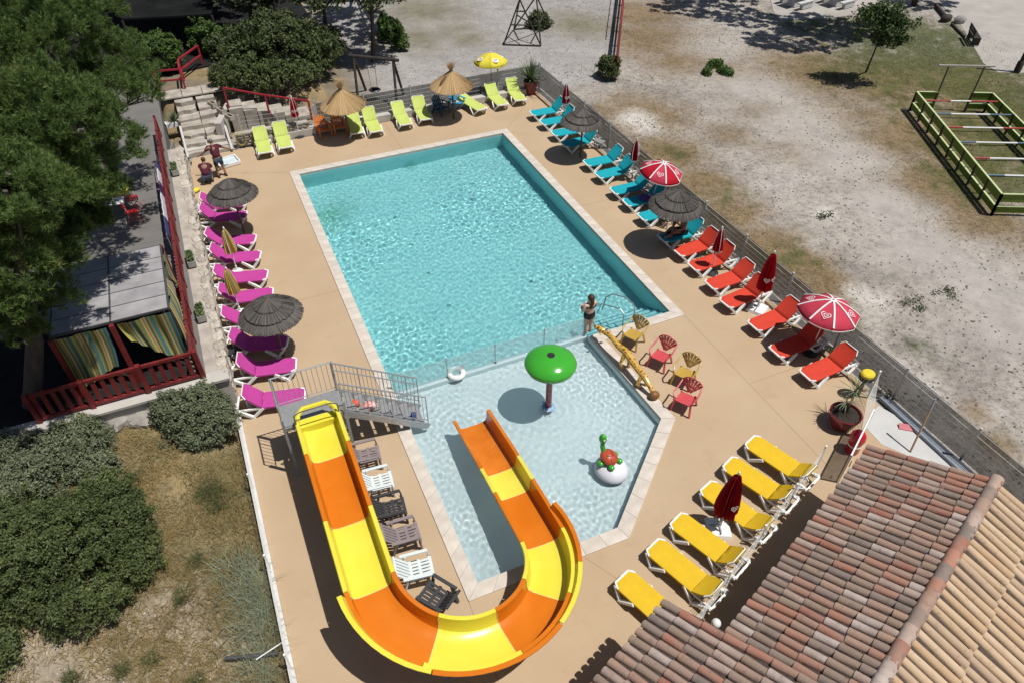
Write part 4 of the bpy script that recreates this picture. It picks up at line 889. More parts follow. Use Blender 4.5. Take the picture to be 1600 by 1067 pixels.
def open_parasol(label, Rr, H, panels, trim, base, marks, mark_cols):
    t = thing('open_parasol', label, 'parasol', group='open parasols')
    bb = MB(); bb.tube([(0, 0, .05), (0, 0, H+.42)], .02, 8); bb.build('pole', white, t)
    def P(a, s): return Vector((Rr*s*math.cos(a), Rr*s*math.sin(a), H+.40*(1-s**1.7)))
    for k in range(8):
        a0, a1 = math.pi/4*k, math.pi/4*(k+1); rows = []
        bb = MB(); S = (0.02, .25, .5, .75, 1.)
        for s in S:
            r = []
            for j in range(5):
                f = j/4; p = P(a0, s).lerp(P(a1, s), f); p.z -= .05*s*math.sin(math.pi*f); r.append(p)
            rows.append(r)
        r = [p+Vector((0, 0, -.11)) for p in rows[-1]]; rows.append(r)
        sheet_mb(rows, .006).build('canopy_panel', panels[k % len(panels)], t, smooth=60)
    bb = MB()
    for k in range(8):
        a = math.pi/4*k; q = [P(a, s)+Vector((0, 0, .006)) for s in (.02, .25, .5, .75, 1.)]
        for p, q_ in zip(q[:-1], q[1:]): bb.beam(p, q_, .055*Rr, .008)
        e0 = P(a, 1.)+Vector((0, 0, -.1)); a1 = a+math.pi/4; e1 = P(a1, 1.)+Vector((0, 0, -.1)); prev = None
        for j in range(5):
            f = j/4; p = e0.lerp(e1, f); p.z -= .05*math.sin(math.pi*f); p.x *= 1.006; p.y *= 1.006
            if prev is not None: bb.beam(prev, p, .012, .03)
            prev = p
    if trim: bb.build('white_trim', trim, t, smooth=0)
    bb = MB()
    for k in range(8):
        a = math.pi/4*k; bb.tube([P(a, .97)-Vector((0, 0, .02)), P(a, .5)-Vector((0, 0, .03)), P(a, .06)-Vector((0, 0, .03))], .008, 4); bb.tube([P(a, .5)-Vector((0, 0, .03)), Vector((0, 0, H+.05))], .007, 4)
    bb.build('ribs', steel, t)
    for k in marks:
        a = math.pi/4*(k+.5); c = P(math.pi/4*k, .70).lerp(P(math.pi/4*(k+1), .70), .5); c.z -= .035; d = (P(math.pi/4*k, .8)-P(math.pi/4*k, .6)).normalized(); u = Vector((-math.sin(a), math.cos(a), 0)); out = Vector((math.cos(a), math.sin(a), 0))
        v = -(out*.93-Vector((0, 0, .37))); v.normalize(); nn = u.cross(v); nn = nn if nn.z > 0 else -nn
        bb = MB(); 
        if mark_cols[1] is None: heart_mark(bb, c+nn*.02, u, v, .17*Rr, nn); bb.build('heart_mark', mark_cols[0], t, smooth=0)
        else:
            q = [c+nn*.028+(u*math.cos(x)+v*math.sin(x))*.19*Rr for x in [2*math.pi*j/20 for j in range(20)]]; bb.add(q, [tuple(range(20))]); bb.build('round_mark', mark_cols[0], t, smooth=0)
            bb = MB(); heart_mark(bb, c+nn*.03, u, v, .12*Rr, nn); bb.build('mark_print', mark_cols[1], t, smooth=0)
    bb = MB(); bb.lathe([(.03, H+.40), (.03, H+.46), (0, H+.47)], 8); bb.build('finial', white, t)
    if base: bb = MB(); bb.lathe([(.26, 0), (.26, .05), (.1, .08), (.035, .1), (.035, .35), (0, .35)], 20); bb.build('base', black, t)
    return t
c = at(1298, 488, 2.0); e = at(1342, 488, 2.0); print('open r', (e-c).length)
setp(open_parasol('open rose red parasol with white ribs and heart marks over the red loungers', .96, 1.72, [pr_pink], pr_white, True, (0, 2, 4, 6), (pr_white, None)), (1265, 551), R(10), (0, 6))
setp(open_parasol('open red and white parasol over the turquoise loungers by the fence', .90, 1.55, [pr_red, pr_pink], pr_white, False, (1, 3, 5, 7), (pr_white, None)), (1016, 318), R(-20), (3, 9))
purple = pm('purple_print', (.18, .04, .2), .7)
setp(open_parasol('open yellow parasol with round purple and white marks at the back fence', .88, 1.75, [pr_yel], None, False, (0, 3, 5, 7), (pr_white, purple)), (768, 148), R(25), (-3, 3))
# ------------------------------------------------------------------ chairs
def shell_chair(label, m, group):
    t = thing('shell_chair', label, 'chair', group=group)         # faces -y
    bb = MB(); rows = []
    rows = [[(-.22, -.22, .40), (0, -.235, .405), (.22, -.22, .40)], [(-.23, -.1, .41), (0, -.1, .395), (.23, -.1, .41)], [(-.22, .1, .39), (0, .1, .375), (.22, .1, .39)], [(-.19, .2, .39), (0, .21, .38), (.19, .2, .39)]]
    seat = sheet_mb(rows, .025); seat.build('seat', m, t, smooth=50)
    def bk(s, h):                                   # fan back surface
        a = s*R(62); rr = h; return Vector((math.sin(a)*rr*.62, .20+.05*h+.26*h*.9, .40+math.cos(a*.75)*rr*.98))
    for k in range(7):
        s = -1+2*k/6; w = .034
        bb = MB(); q = [bk(s, h) for h in (.05, .2, .35, .47)]
        for p, q_ in zip(q[:-1], q[1:]): pass
        for i_, (p, q_) in enumerate(zip(q[:-1], q[1:])): bb.beam(p, q_, .026+.024*i_, .016, up=(0, 1, .3))
        bb.build('back_slat', m, t, smooth=0)
    bb = MB(); q = [bk(-1.12+2.24*i/14, .5 if True else 0) for i in range(15)]; bb.tube(q, .022, 6); bb.build('back_rim', m, t)
    for sx in (-1, 1):
        bb = MB(); e = bk(sx*1.12, .5); bb.tube([e, (sx*.31, .12, .62), (sx*.32, -.12, .62), (sx*.27, -.24, .55), (sx*.24, -.24, .42)], .024, 6); bb.build('armrest', m, t)
        bb = MB(); bb.beam((sx*.23, -.21, .42), (sx*.28, -.27, 0), .05, .035); bb.build('leg', m, t, smooth=0)
        bb = MB(); bb.beam((sx*.2, .19, .42), (sx*.26, .30, 0), .05, .035); bb.build('leg', m, t, smooth=0)
    return t
ch_gold = pm('mustard_plastic', (.46, .30, .06), .35, .08, 4); ch_red = pm('coral_red_plastic', (.55, .075, .085), .4, .08, 4)
c1 = shell_chair('mustard shell backed chair nearest the pool steps', ch_gold, 'shell backed chairs beside the paddling pool')
def put(o, px, rz): o.location = at(*px); o.rotation_euler = (0, 0, R(rz)); return o
put(c1, (988, 537), -62)
c2 = put(shell_chair('coral red shell backed chair between the two mustard ones', ch_red, 'shell backed chairs beside the paddling pool'), (1030, 570), -60)
c3 = put(copy_tree(c1), (1067, 597), -58); c3['label'] = 'mustard shell backed chair between the two coral red ones'
c4 = put(copy_tree(c2), (1068, 637), -58); c4['label'] = 'coral red shell backed chair closest to the turtle'
def adirondack(label, m, group):
    t = thing('slatted_chair', label, 'chair', group=group)       # faces -y
    for k in range(5):
        x = -.2+.1*k; hh = .62-.06*abs(k-2)
        bb = MB(); bb.beam((x, .20, .34), (x*1.15, .20+hh*.42, .34+hh*.86), .085, .02, up=(0, -1, .45)); bb.build('back_slat', m, t, smooth=0)
    bb = MB(); bb.beam((-.26, .32, .60), (.26, .32, .60), .03, .05); bb.build('back_rail', m, t, smooth=0)
    for k in range(5):
        y = -.28+.115*k
        bb = MB(); bb.box((0, y, .36-.025*k), (.52, .095, .02)); bb.build('seat_slat', m, t, smooth=0)
    for sx in (-1, 1):
        bb = MB(); bb.beam((sx*.29, .30, .55), (sx*.31, -.30, .57), .10, .025); bb.box((sx*.31, -.31, .57), (.12, .08, .026)); bb.build('armrest', m, t, smooth=0)
        bb = MB(); bb.beam((sx*.28, -.26, .56), (sx*.29, -.30, 0), .07, .03); bb.build('leg', m, t, smooth=0)
        bb = MB(); bb.beam((sx*.27, .14, .54), (sx*.27, .38, 0), .07, .03); bb.beam((sx*.255, -.28, .34), (sx*.255, .3, .2), .02, .07); bb.build('leg', m, t, smooth=0)
    return t
ora = pm('orange_plastic', (.62, .17, .022), .45, .08, 4); blu = pm('navy_plastic', (.015, .06, .12), .45, .1, 4); blu2 = pm('sky_blue_plastic', (.05, .28, .46), .45, .08, 4)
a1 = put(adirondack('left orange slatted armchair under the straw parasol', ora, 'orange armchairs'), (507, 212), 8)
a2 = put(copy_tree(a1), (531, 207), 2); a2['label'] = 'right orange slatted armchair under the straw parasol'
a3 = put(adirondack('dark blue slatted armchair under the straw parasol', blu, 'blue armchairs'), (690, 178), 25)
a4 = put(adirondack('light blue slatted armchair behind the straw parasol pole', blu2, 'blue armchairs'), (714, 170), 15)
ta = pm('taupe_plastic', (.24, .20, .205), .5, .08, 4); an = pm('anthracite_plastic', (.045, .045, .05), .5, .1, 4); wh = pm('bluish_white_plastic', (.62, .68, .68), .45, .04, 4)
def deck_chair(label, m):
    t = thing('low_slatted_chair', label, 'chair', group='low slatted chairs between the slide and the paddling pool')    # faces -y
    for k in range(6):
        x = -.21+.084*k
        bb = MB(); bb.beam((x, .14, .30), (x, .50, .74), .062, .022, up=(0, -1, .8)); bb.build('back_slat', m, t, smooth=0)
    bb = MB(); bb.beam((-.25, .47, .71), (.25, .47, .71), .05, .04); bb.beam((-.25, .17, .31), (.25, .17, .31), .05, .04); bb.build('back_rail', m, t, smooth=0)
    bb = MB()
    for y in (-.33, -.07, .14): bb.box((0, y, .34-.03*(y+.33)), (.52, .07, .03))
    bb.build('seat_rail', m, t, smooth=0)
    for k in range(6):
        x = -.21+.084*k
        bb = MB(); bb.beam((x, -.36, .345), (x, .15, .325), .055, .022); bb.build('seat_slat', m, t, smooth=0)
    for sx in (-1, 1):
        bb = MB(); bb.beam((sx*.30, .34, .56), (sx*.31, -.28, .56), .075, .03); bb.beam((sx*.31, -.29, .57), (sx*.31, -.33, .34), .07, .03); bb.build('armrest', m, t, smooth=0)
        bb = MB(); bb.beam((sx*.28, -.30, .36), (sx*.29, -.34, 0), .07, .04); bb.build('leg', m, t, smooth=0)
        bb = MB(); bb.beam((sx*.28, .22, .56), (sx*.28, .36, 0), .07, .04); bb.build('leg', m, t, smooth=0)
    return t
d1 = put(deck_chair('taupe slatted low chair nearest the slide stairs', ta), (575, 724), 84)
d2 = put(deck_chair('white slatted low chair, second from the slide stairs', wh), (594, 766), 84)
d3 = put(deck_chair('anthracite slatted low chair between the white and the taupe chairs', an), (613, 807), 84)
d4 = put(copy_tree(d1), (634, 848), 86); d4['label'] = 'taupe slatted low chair between the anthracite and the white chairs'
d5 = put(copy_tree(d2), (654, 902), 82); d5['label'] = 'white slatted low chair, fifth from the slide stairs'
d6 = put(copy_tree(d3), (684, 944), 215); d6['label'] = 'anthracite slatted low chair turned round at the bend of the slide'
for o in (d1, d2, d3, d4, d5, d6): o.scale = (1.06,)*3
for o in (c1, c2, c3, c4): o.scale = (1.08,)*3

# ------------------------------------------------------------------ water slide
fy = pm('yellow_fibreglass', (.68, .60, .045), .26, .05, 1.3, spec=.3, bump=.1, bscale=9, col2=(.73, .65, .075), detail=8); fo = pm('orange_fibreglass', (.56, .145, .006), .26, .05, 1.3, spec=.3, bump=.1, bscale=9, col2=(.62, .175, .012), detail=8)
S1, CX, CY_, RAD, S2 = .33, 2.41, 8.45, 2.08, 4.49
def slide_path():
    P = []
    for y in np.linspace(13.5, CY_, 26): P.append((S1, y))
    for a in np.linspace(180, 360, 46)[1:]: P.append((CX+RAD*math.cos(R(a)), CY_+RAD*math.sin(R(a))))
    for y in np.linspace(CY_, 13.15, 26)[1:]: P.append((S2, y))
    return [Vector((x, y, 0)) for x, y in P]
SP_ = slide_path(); SL = [0]
for i in range(1, len(SP_)): SL.append(SL[-1]+(SP_[i]-SP_[i-1]).length)
ZS = [(0, 2.0), (1.2, 1.96), (5.05, 1.80), (7.0, 1.55), (9.2, 1.30), (11.6, 1.02), (13.6, .82), (14.6, .70), (16.3, .42), (18, .38)]
def rim_z(s): return float(np.interp(s, [a for a, _ in ZS], [b for _, b in ZS]))
sl = thing('water_slide', 'orange and yellow water slide curling from the steel platform into the paddling pool', 'water slide', (0, 0, 0))
prof = [(-.66, .0), (-.56, .0), (-.55, -.06), (-.54, -.30), (-.49, -.42), (-.36, -.475), (-.17, -.485), (0, -.49), (.17, -.485), (.36, -.475), (.49, -.42), (.54, -.30), (.55, -.06), (.56, .0), (.66, .0)]
def slide_sec(s0, s1, m, step=.16):
    bb = MB(); n = max(2, int((s1-s0)/step)); rows = []
    for i in range(n+1):
        s = s0+(s1-s0)*i/n; x = float(np.interp(s, SL, [p.x for p in SP_])); y = float(np.interp(s, SL, [p.y for p in SP_]))
        x2 = float(np.interp(min(s+.02, SL[-1]), SL, [p.x for p in SP_])); y2 = float(np.interp(min(s+.02, SL[-1]), SL, [p.y for p in SP_]))
        if s+.02 > SL[-1]: x2, y2 = x, y+.02
        d = Vector((x2-x, y2-y, 0)).normalized(); rt = Vector((d.y, -d.x, 0)); z = rim_z(s)
        c1_ = min(max((s-4.6)/1.2, 0), 1)*min(max((12.4-s)/1.2, 0), 1)   # the outside of the bend stands higher
        rows.append((Vector((x, y, z)), rt, c1_, d))
    k = len(prof); V = []; 
    for c, rt, ob, d in rows:
        for x, z in prof: V.append(c+rt*x*.87+Vector((0, 0, z+(ob*.18*max(0, (x+.2)/.8) if x > -.2 else 0)*0)))
    for c, rt, ob, d in rows:
        for x, z in prof:
            f = .97 if abs(x) < .6 else 1.; V.append(c+rt*(x*.87+(.016 if x > .5 else -.016 if x < -.5 else 0))+Vector((0, 0, z-.022)))
    o = len(rows)*k; F = []
    for i in range(len(rows)-1):
        for j in range(k-1):
            a = i*k+j; F += [(a, a+k, a+k+1, a+1), (o+a, o+a+1, o+a+k+1, o+a+k)]
        a = i*k; F.append((a, o+a, o+a+k, a+k)); a = i*k+k-1; F.append((a, a+k, o+a+k, o+a))
    for i in (0, len(rows)-1):
        for j in range(k-1):
            a = i*k+j; F.append((a, a+1, o+a+1, o+a) if i == 0 else (a+1, a, o+a, o+a+1))
    bb.add(V, F); ob = bb.build('slide_section', m, sl, smooth=40); return ob
def ang_s(a): return (13.5-CY_)+RAD*R(a-180)
cuts = [(0, fy), (1.2, fo), (3.25, fy), (5.1, fo), (ang_s(233), fy), (ang_s(279), fo), (ang_s(318), fy), (ang_s(358), fo), (ang_s(360)+1.62, fy), (ang_s(360)+2.55, fo), (SL[-1], None)]
for (a, m), (b_, _) in zip(cuts[:-1], cuts[1:]): slide_sec(a+.006, b_-.006, m)
wet_o = pm('wet_orange_fibreglass', (.55, .145, .006), .06, .05, 1.3, spec=.6, bump=1., bscale=9, col2=(.66, .20, .02), detail=3); wet_y = pm('wet_yellow_fibreglass', (.68, .60, .045), .06, .05, 1.3, spec=.6, bump=.8, bscale=9, col2=(.74, .66, .09), detail=3)
secs = [o for o in sl.children if o.name.startswith('slide_section')]
for o, m in ((secs[0], wet_y), (secs[-1], wet_o), (secs[-2], wet_y)): o.data.materials[0] = m
# pale sealant seams and bolted flanges where sections meet
seam_m = pm('seam_sealant', (.70, .55, .28), .5, .1, 9); flm = pm('flange_bolts', (.30, .29, .27), .4, .1, 9, metal=.5)
for (a, m) in cuts[1:-1]:
    x = float(np.interp(a, SL, [p.x for p in SP_])); y = float(np.interp(a, SL, [p.y for p in SP_])); x2 = float(np.interp(a+.03, SL, [p.x for p in SP_])); y2 = float(np.interp(a+.03, SL, [p.y for p in SP_])); d = Vector((x2-x, y2-y, 0)).normalized(); rt = Vector((d.y, -d.x, 0)); z = rim_z(a); c = Vector((x, y, z))
    q = [c+rt*px_*.855+Vector((0, 0, pz_+.004)) for px_, pz_ in prof[2:-2]]; bb = MB()
    for p, q_ in zip(q[:-1], q[1:]): bb.beam(p, q_, .012, .006)
    bb.build('seam', seam_m, sl, smooth=0)
    bb = MB(); q = [c+rt*px_*.915+Vector((0, 0, pz_-.05)) for px_, pz_ in prof[1:-1]]
    for p, q_ in zip(q[:-1], q[1:]): bb.beam(p, q_, .05, .05)
    bb.build('flange', m, sl, smooth=0)
# splash guard standing outside the bend, in coloured pieces
def guard(a0, a1, m, dz0, dz1, off=.60):
    bb = MB(); V = []; F = []; n = max(3, int((a1-a0)/5))
    for i in range(n+1):
        a = a0+(a1-a0)*i/n; r = RAD+off; z = rim_z(ang_s(a)); c, s = math.cos(R(a)), math.sin(R(a))
        for rr, zz in ((r-.03, dz0), (r+.04, dz1), (r+.14, dz1), (r+.14, dz1-.03), (r+.065, dz1-.03), (r-.005, dz0)): V.append((CX+rr*c, CY_+rr*s, z+zz))
    for i in range(n):
        for j in range(6): F.append((i*6+j, (i+1)*6+j, (i+1)*6+(j+1) % 6, i*6+(j+1) % 6))
    F += [(5, 4, 3, 2, 1, 0), tuple(n*6+j for j in range(6))]
    bb.add(V, F); return bb.build('splash_guard', m, sl, smooth=40)
guard(184, 238, fy, -.02, .16); guard(238.5, 300, fo, -.02, .14); guard(300.5, 334, fy, -.02, .17); guard(334.5, 372, fo, -.02, .15)
# rolled lip and grab bar at the start
bb = MB(); bb.tube([(S1-.53, 13.42, 1.98), (S1-.46, 13.62, 2.02), (S1-.3, 13.78, 2.03), (S1+.3, 13.78, 2.03), (S1+.46, 13.62, 2.02), (S1+.53, 13.42, 1.98)], .07, 8); bb.build('start_lip', fy, sl)
bb = MB(); bb.beam((S1-.5, 13.56, 1.62), (S1+.5, 13.56, 1.62), .3, .2); bb.build('start_sill', fy, sl, smooth=0)
bb = MB(); bb.tube([(S1-.56, 13.35, 1.98), (S1-.56, 13.35, 2.3), (S1-.4, 13.35, 2.38), (S1+.4, 13.35, 2.38), (S1+.56, 13.35, 2.3), (S1+.56, 13.35, 1.98)], .018, 8); bb.build('grab_bar', dark_steel, sl)
for s in (2.2, 4.6, 7.3, 9.5, 11.9):
    x = float(np.interp(s, SL, [p.x for p in SP_])); y = float(np.interp(s, SL, [p.y for p in SP_])); z = rim_z(s)-.66
    bb = MB(); bb.tube([(x, y, 0), (x, y, z)], .075, 12); bb.box((x, y, .01), (.34, .34, .02)); bb.box((x, y, z-.02), (.8, .12, .06), rz=.0); bb.build('support_leg', steel, sl)
# steel platform and stairs
st = thing('slide_platform', 'galvanised steel platform and stairs with railings leading to the slide', 'platform', (0, 0, 0))
PZ = 1.62; X0, X1, Y0, Y1 = -.55, 1.06, 13.72, 14.54
chk = pm('steel_deck_plate', (.33, .335, .34), .5, .1, 8, metal=.4)
bb = MB(); bb.box(((X0+X1)/2, (Y0+Y1)/2, PZ-.02), (X1-X0, Y1-Y0, .04)); bb.build('platform_deck', chk, st, smooth=0)
bb = MB()
for a, b_ in (((X0, Y0), (X1, Y0)), ((X0, Y1), (X1, Y1)), ((X0, Y0), (X0, Y1)), ((X1, Y0), (X1, Y1))): bb.beam((*a, PZ-.1), (*b_, PZ-.1), .06, .12)
bb.build('deck_frame', steel, st, smooth=0)
for x, y in ((X0, Y0-.3), (X0, Y1), (X1, Y0-.3), (X1, Y1)):
    bb = MB(); bb.beam((x, y, 0), (x, y, PZ+(1.05 if y > 14 else .6)), .07, .07, up=(1, 0, 0)); bb.box((x, y, .01), (.16, .16, .02)); bb.build('leg', steel, st, smooth=0)
def railing(pts, h0=.08, h1=1.05, nb=9, mid=False):
    bb = MB()
    for p, q in zip(pts[:-1], pts[1:]):
        p, q = Vector(p), Vector(q); bb = MB(); bb.tube([p+Vector((0, 0, h1)), q+Vector((0, 0, h1))], .022, 6); bb.build('handrail', steel, st); bb = MB(); bb.tube([p+Vector((0, 0, h0)), q+Vector((0, 0, h0))], .014, 6); bb.build('bottom_rail', steel, st)
        if mid: bb = MB(); bb.tube([p+Vector((0, 0, h1-.22))+mid, q+Vector((0, 0, h1-.22))+mid], .018, 6); bb.build('grip_rail', steel, st)
    for p, q in zip(pts[:-1], pts[1:]):
        p, q = Vector(p), Vector(q); n = max(2, int((q-p).length/.125))
        for i in range(n+1):
            c = p.lerp(q, i/n); w = .016 if i in (0, n) or i % 6 == 0 else .008; bb = MB(); bb.tube([c+Vector((0, 0, h0 if w < .012 else -.1)), c+Vector((0, 0, h1))], w, 5); bb.build('baluster', steel, st, smooth=0 if w < .012 else 60)
railing([(X0, Y0-.3, PZ), (X0, Y1, PZ), (X1, Y1, PZ)])
SX1, SZ1 = 3.32, -.15; YS0, YS1 = 13.66, 14.50
tp, bt = Vector((X1, YS1, PZ)), Vector((SX1, YS1, .12)); railing([tuple(tp), tuple(bt)], mid=Vector((0, -.05, 0)))
tp, bt = Vector((X1, YS0, PZ)), Vector((SX1, YS0, .12)); railing([tuple(tp), tuple(bt)])
for y in (YS0, YS1):
    bb = MB(); bb.beam((X1, y, PZ-.1), (SX1, y, -.08), .05, .2); bb.build('stringer', steel, st, smooth=0)
for k in range(7):
    f = (k+.7)/7.4; x = X1+(SX1-X1)*f; z = PZ-.02-(PZ+.08)*f; bb = MB(); bb.box((x, (YS0+YS1)/2, z), (.24, YS1-YS0-.05, .035)); bb.build('tread', chk, st, smooth=0)
bb = MB()
for k in range(7):
    f = (k+.7)/7.4; x = X1+(SX1-X1)*f+.115; z = PZ-.02-(PZ+.08)*f-.1; bb.box((x, (YS0+YS1)/2, z), (.012, YS1-YS0-.06, .17))
bb.build('risers', dark_steel, st, smooth=0)
# ------------------------------------------------------------------ things in and around the water
grn = pm('green_gloss', (.05, .36, .03), .16, .04, 2, spec=.6); t = thing('mushroom_fountain', 'big green mushroom fountain on a red pole in the paddling pool', 'fountain', (6.93, 12.98, 0))
hM = tall((861, 562), (857, 630), WL); print('mushroom h', hM)
MH = 1.72
bb = MB(); bb.lathe([(.05, MH-.20), (.5, MH-.22), (.72, MH-.12), (.76, MH), (.73, MH+.07), (.58, MH+.19), (.36, MH+.27), (.15, MH+.305), (.11, MH+.31)], 40); bb.build('cap', grn, t, smooth=50)
bb = MB(); bb.lathe([(.115, MH+.312), (.11, MH+.318), (0, MH+.318)], 24); bb.build('cap_hole', black, t)
polem = pm('wet_red_pole', (.22, .015, .02), .25, .35, 18, spec=.7, col2=(.42, .12, .13)); bb = MB(); bb.tube([(0, 0, DP), (0, 0, MH-.18)], .095, 14); bb.build('pole', polem, t)
sp_b = pm('splashing_water_blue', (.25, .42, .66), .3, .3, 14); bb = MB(); bb.lathe([(.21, WL-.02), (.2, WL+.03), (.14, WL+.05), (.1, WL+.03)], 18); bb.build('base_collar', sp_b, t)
rg = random.Random(4); bb = MB()
for k in range(90):
    a = rg.uniform(0, 6.28); r = rg.uniform(.1, .3); bb.ball((r*math.cos(a), r*math.sin(a), WL+rg.uniform(0, .07)), rg.uniform(.006, .018), 6, 4)
stuff(bb.build('splash_drops', pm('white_foam', (.72, .76, .8), .3), t))
tt = thing('turtle_fountain', 'white egg shaped float with a red shelled green turtle looking up in the paddling pool', 'fountain', tuple(at(955, 728)), R(20))
egg = pm('egg_white', (.66, .66, .70), .35, .05, 3); trd = pm('turtle_shell_red', (.42, .075, .035), .3, .15, 5)
bb = MB(); bb.ball((.0, -.02, -.12), .46, 24, 14, sc=(1, 1.1, .62)); bb.build('egg', egg, tt, smooth=60)
bb = MB(); bb.ball((0, .12, .30), .25, 20, 12, sc=(1, 1.05, .62), rot=Matrix.Rotation(R(15), 3, 'X')); sh_ = bb.build('shell', trd, tt, smooth=60)
bb = MB()
for a in range(0, 360, 60): bb.tube([(.1*math.cos(R(a)), .12+.1*math.sin(R(a)), .44), (.23*math.cos(R(a)), .12+.24*math.sin(R(a)), .33)], .012, 5)
bb.tube([(.1*math.cos(R(a)), .12+.1*math.sin(R(a)), .445) for a in range(0, 361, 60)], .012, 5); bb.build('shell_ridges', pm('shell_ridge', (.26, .04, .02), .4), sh_)
for x, y in ((-.27, .18), (.27, .12), (-.16, -.12), (.18, -.12)): bb = MB(); bb.ball((x, y, .20), .085, 12, 8, sc=(1, 1.2, .8)); bb.build('foot', grn, tt, smooth=60)
bb = MB(); bb.tube([(0, .30, .34), (0, .38, .52), (0, .40, .72)], [.085, .07, .06], 10); bb.build('neck', grn, tt)
bb = MB(); bb.ball((0, .40, .84), .12, 16, 12, sc=(.85, 1., 1.45)); hd = bb.build('head', grn, tt, smooth=60)
for x in (-.05, .05): bb = MB(); bb.ball((x, .31, .88), .03, 8, 6); bb.build('eye', pm('eye_white', (.75, .75, .7), .3), hd)
# giraffe lying along the edge of the paddling pool
gy = bpy.data.materials.new('giraffe_hide'); gy.use_nodes = True; N = gy.node_tree.nodes; L = gy.node_tree.links; bs = N['Principled BSDF']; bs.inputs['Roughness'].default_value = .35
tc = N.new('ShaderNodeTexCoord'); vo = N.new('ShaderNodeTexVoronoi'); vo.inputs['Scale'].default_value = 9; vo.feature = 'DISTANCE_TO_EDGE'; L.new(tc.outputs['Object'], vo.inputs[0]); ra = N.new('ShaderNodeValToRGB'); ra.color_ramp.elements[0].position = .16; ra.color_ramp.elements[1].position = .22
ra.color_ramp.elements[0].color = (.62, .38, .07, 1); ra.color_ramp.elements[1].color = (.30, .11, .02, 1); L.new(vo.outputs[0], ra.inputs[0]); L.new(ra.outputs[0], bs.inputs['Base Color'])
gf = thing('giraffe_arch', 'yellow and brown giraffe figure stretched along the edge of the paddling pool', 'pool toy', (0, 0, 0))
G0, G1 = Vector((9.72, 14.62, 0)), Vector((9.98, 11.75, 0)); gd = (G1-G0)
def gp(f, z, off=0): return G0+gd*f+Vector((off, 0, z))
bb = MB(); bb.tube([gp(-.04, .50), gp(.06, .62), gp(.16, .66), gp(.28, .60), gp(.40, .62, .03), gp(.47, .56, .05), gp(.56, .50, .03), gp(.68, .48), gp(.78, .44), gp(.86, .34), gp(.93, .20)], [.07, .08, .09, .10, .12, .13, .11, .10, .10, .08, .07], 10); bb.build('body', gy, gf)
bb = MB(); bb.ball(gp(-.06, .52), .13, 14, 10, sc=(.9, 1.35, .85)); bb.ball(gp(-.145, .46), .085, 12, 8, sc=(1, 1.2, .8)); h_ = bb.build('head', gy, gf, smooth=60)
for s in (-1, 1):
    bb = MB(); bb.tube([gp(.0, .60, s*.05), gp(.03, .76, s*.07)], [.02, .03], 8); bb.build('horn', gy, h_)
    bb = MB(); bb.ball(gp(.02, .58, s*.14), .055, 8, 6, sc=(1.4, .8, .6)); bb.build('ear', gy, h_)
    bb = MB(); bb.ball(gp(-.08, .60, s*.07), .03, 8, 6); bb.build('eye', pm('eye_dark', (.02, .015, .01), .2), h_)
for f, z in ((.42, .58), (.74, .44)):
    for s in (-1, 1): bb = MB(); bb.tube([gp(f, z, s*.05), gp(f+.02, z*.5, s*.16-.05), gp(f+.03, .02, s*.10)], [.07, .05, .05], 8); bb.build('leg', gy, gf)
bb = MB(); bb.ball(gp(.96, .15), .16, 14, 9, sc=(1.1, .9, .95)); bb.build('hoof', pm('hoof_brown', (.22, .10, .03), .5), gf, smooth=60)
# swim ring
sr = thing('swim_ring', 'white swim ring floating by the clear fence', 'swim ring', tuple(at(713, 583, WL+.05)), R(20)); bb = MB(); n = 24
V = []; F = []
for i in range(n):
    a = 2*math.pi*i/n
    for j in range(10): b_ = 2*math.pi*j/10; r = .22+.085*math.cos(b_); V.append((r*math.cos(a), r*math.sin(a), .085*math.sin(b_)))
for i in range(n):
    for j in range(10): F.append((i*10+j, ((i+1) % n)*10+j, ((i+1) % n)*10+(j+1) % 10, i*10+(j+1) % 10))
bb.add(V, F); bb.build('ring', white, sr, smooth=80); bb = MB(); bb.ball((.27, .02, .06), .06, 10, 8); bb.ball((.33, .03, .10), .045, 10, 8); bb.build('pink_head', pm('pink_vinyl', (.70, .35, .38), .3), sr, smooth=80)
# pool handrail
hr = thing('pool_handrail', 'curved steel handrail over the steps in the corner of the main pool', 'handrail', (0, 0, 0))
q = at(994, 509); bb = MB(); bb.tube([(q.x, 15.2, -.2), (q.x, 15.2, .55), (q.x-.02, 15.32, .72), (q.x-.1, 15.75, .72), (q.x-.25, 16.3, .5), (q.x-.33, 16.55, .2), (q.x-.4, 16.6, -.6)], .024, 8); bb.build('rail', steel, hr)
bb = MB(); bb.tube([(q.x-.35, 15.3, -.28), (q.x-.35, 15.3, .4), (q.x-.39, 15.5, .5), (q.x-.6, 16.4, .1), (q.x-.66, 16.5, -.6)], .02, 8); bb.build('rail', steel, hr)

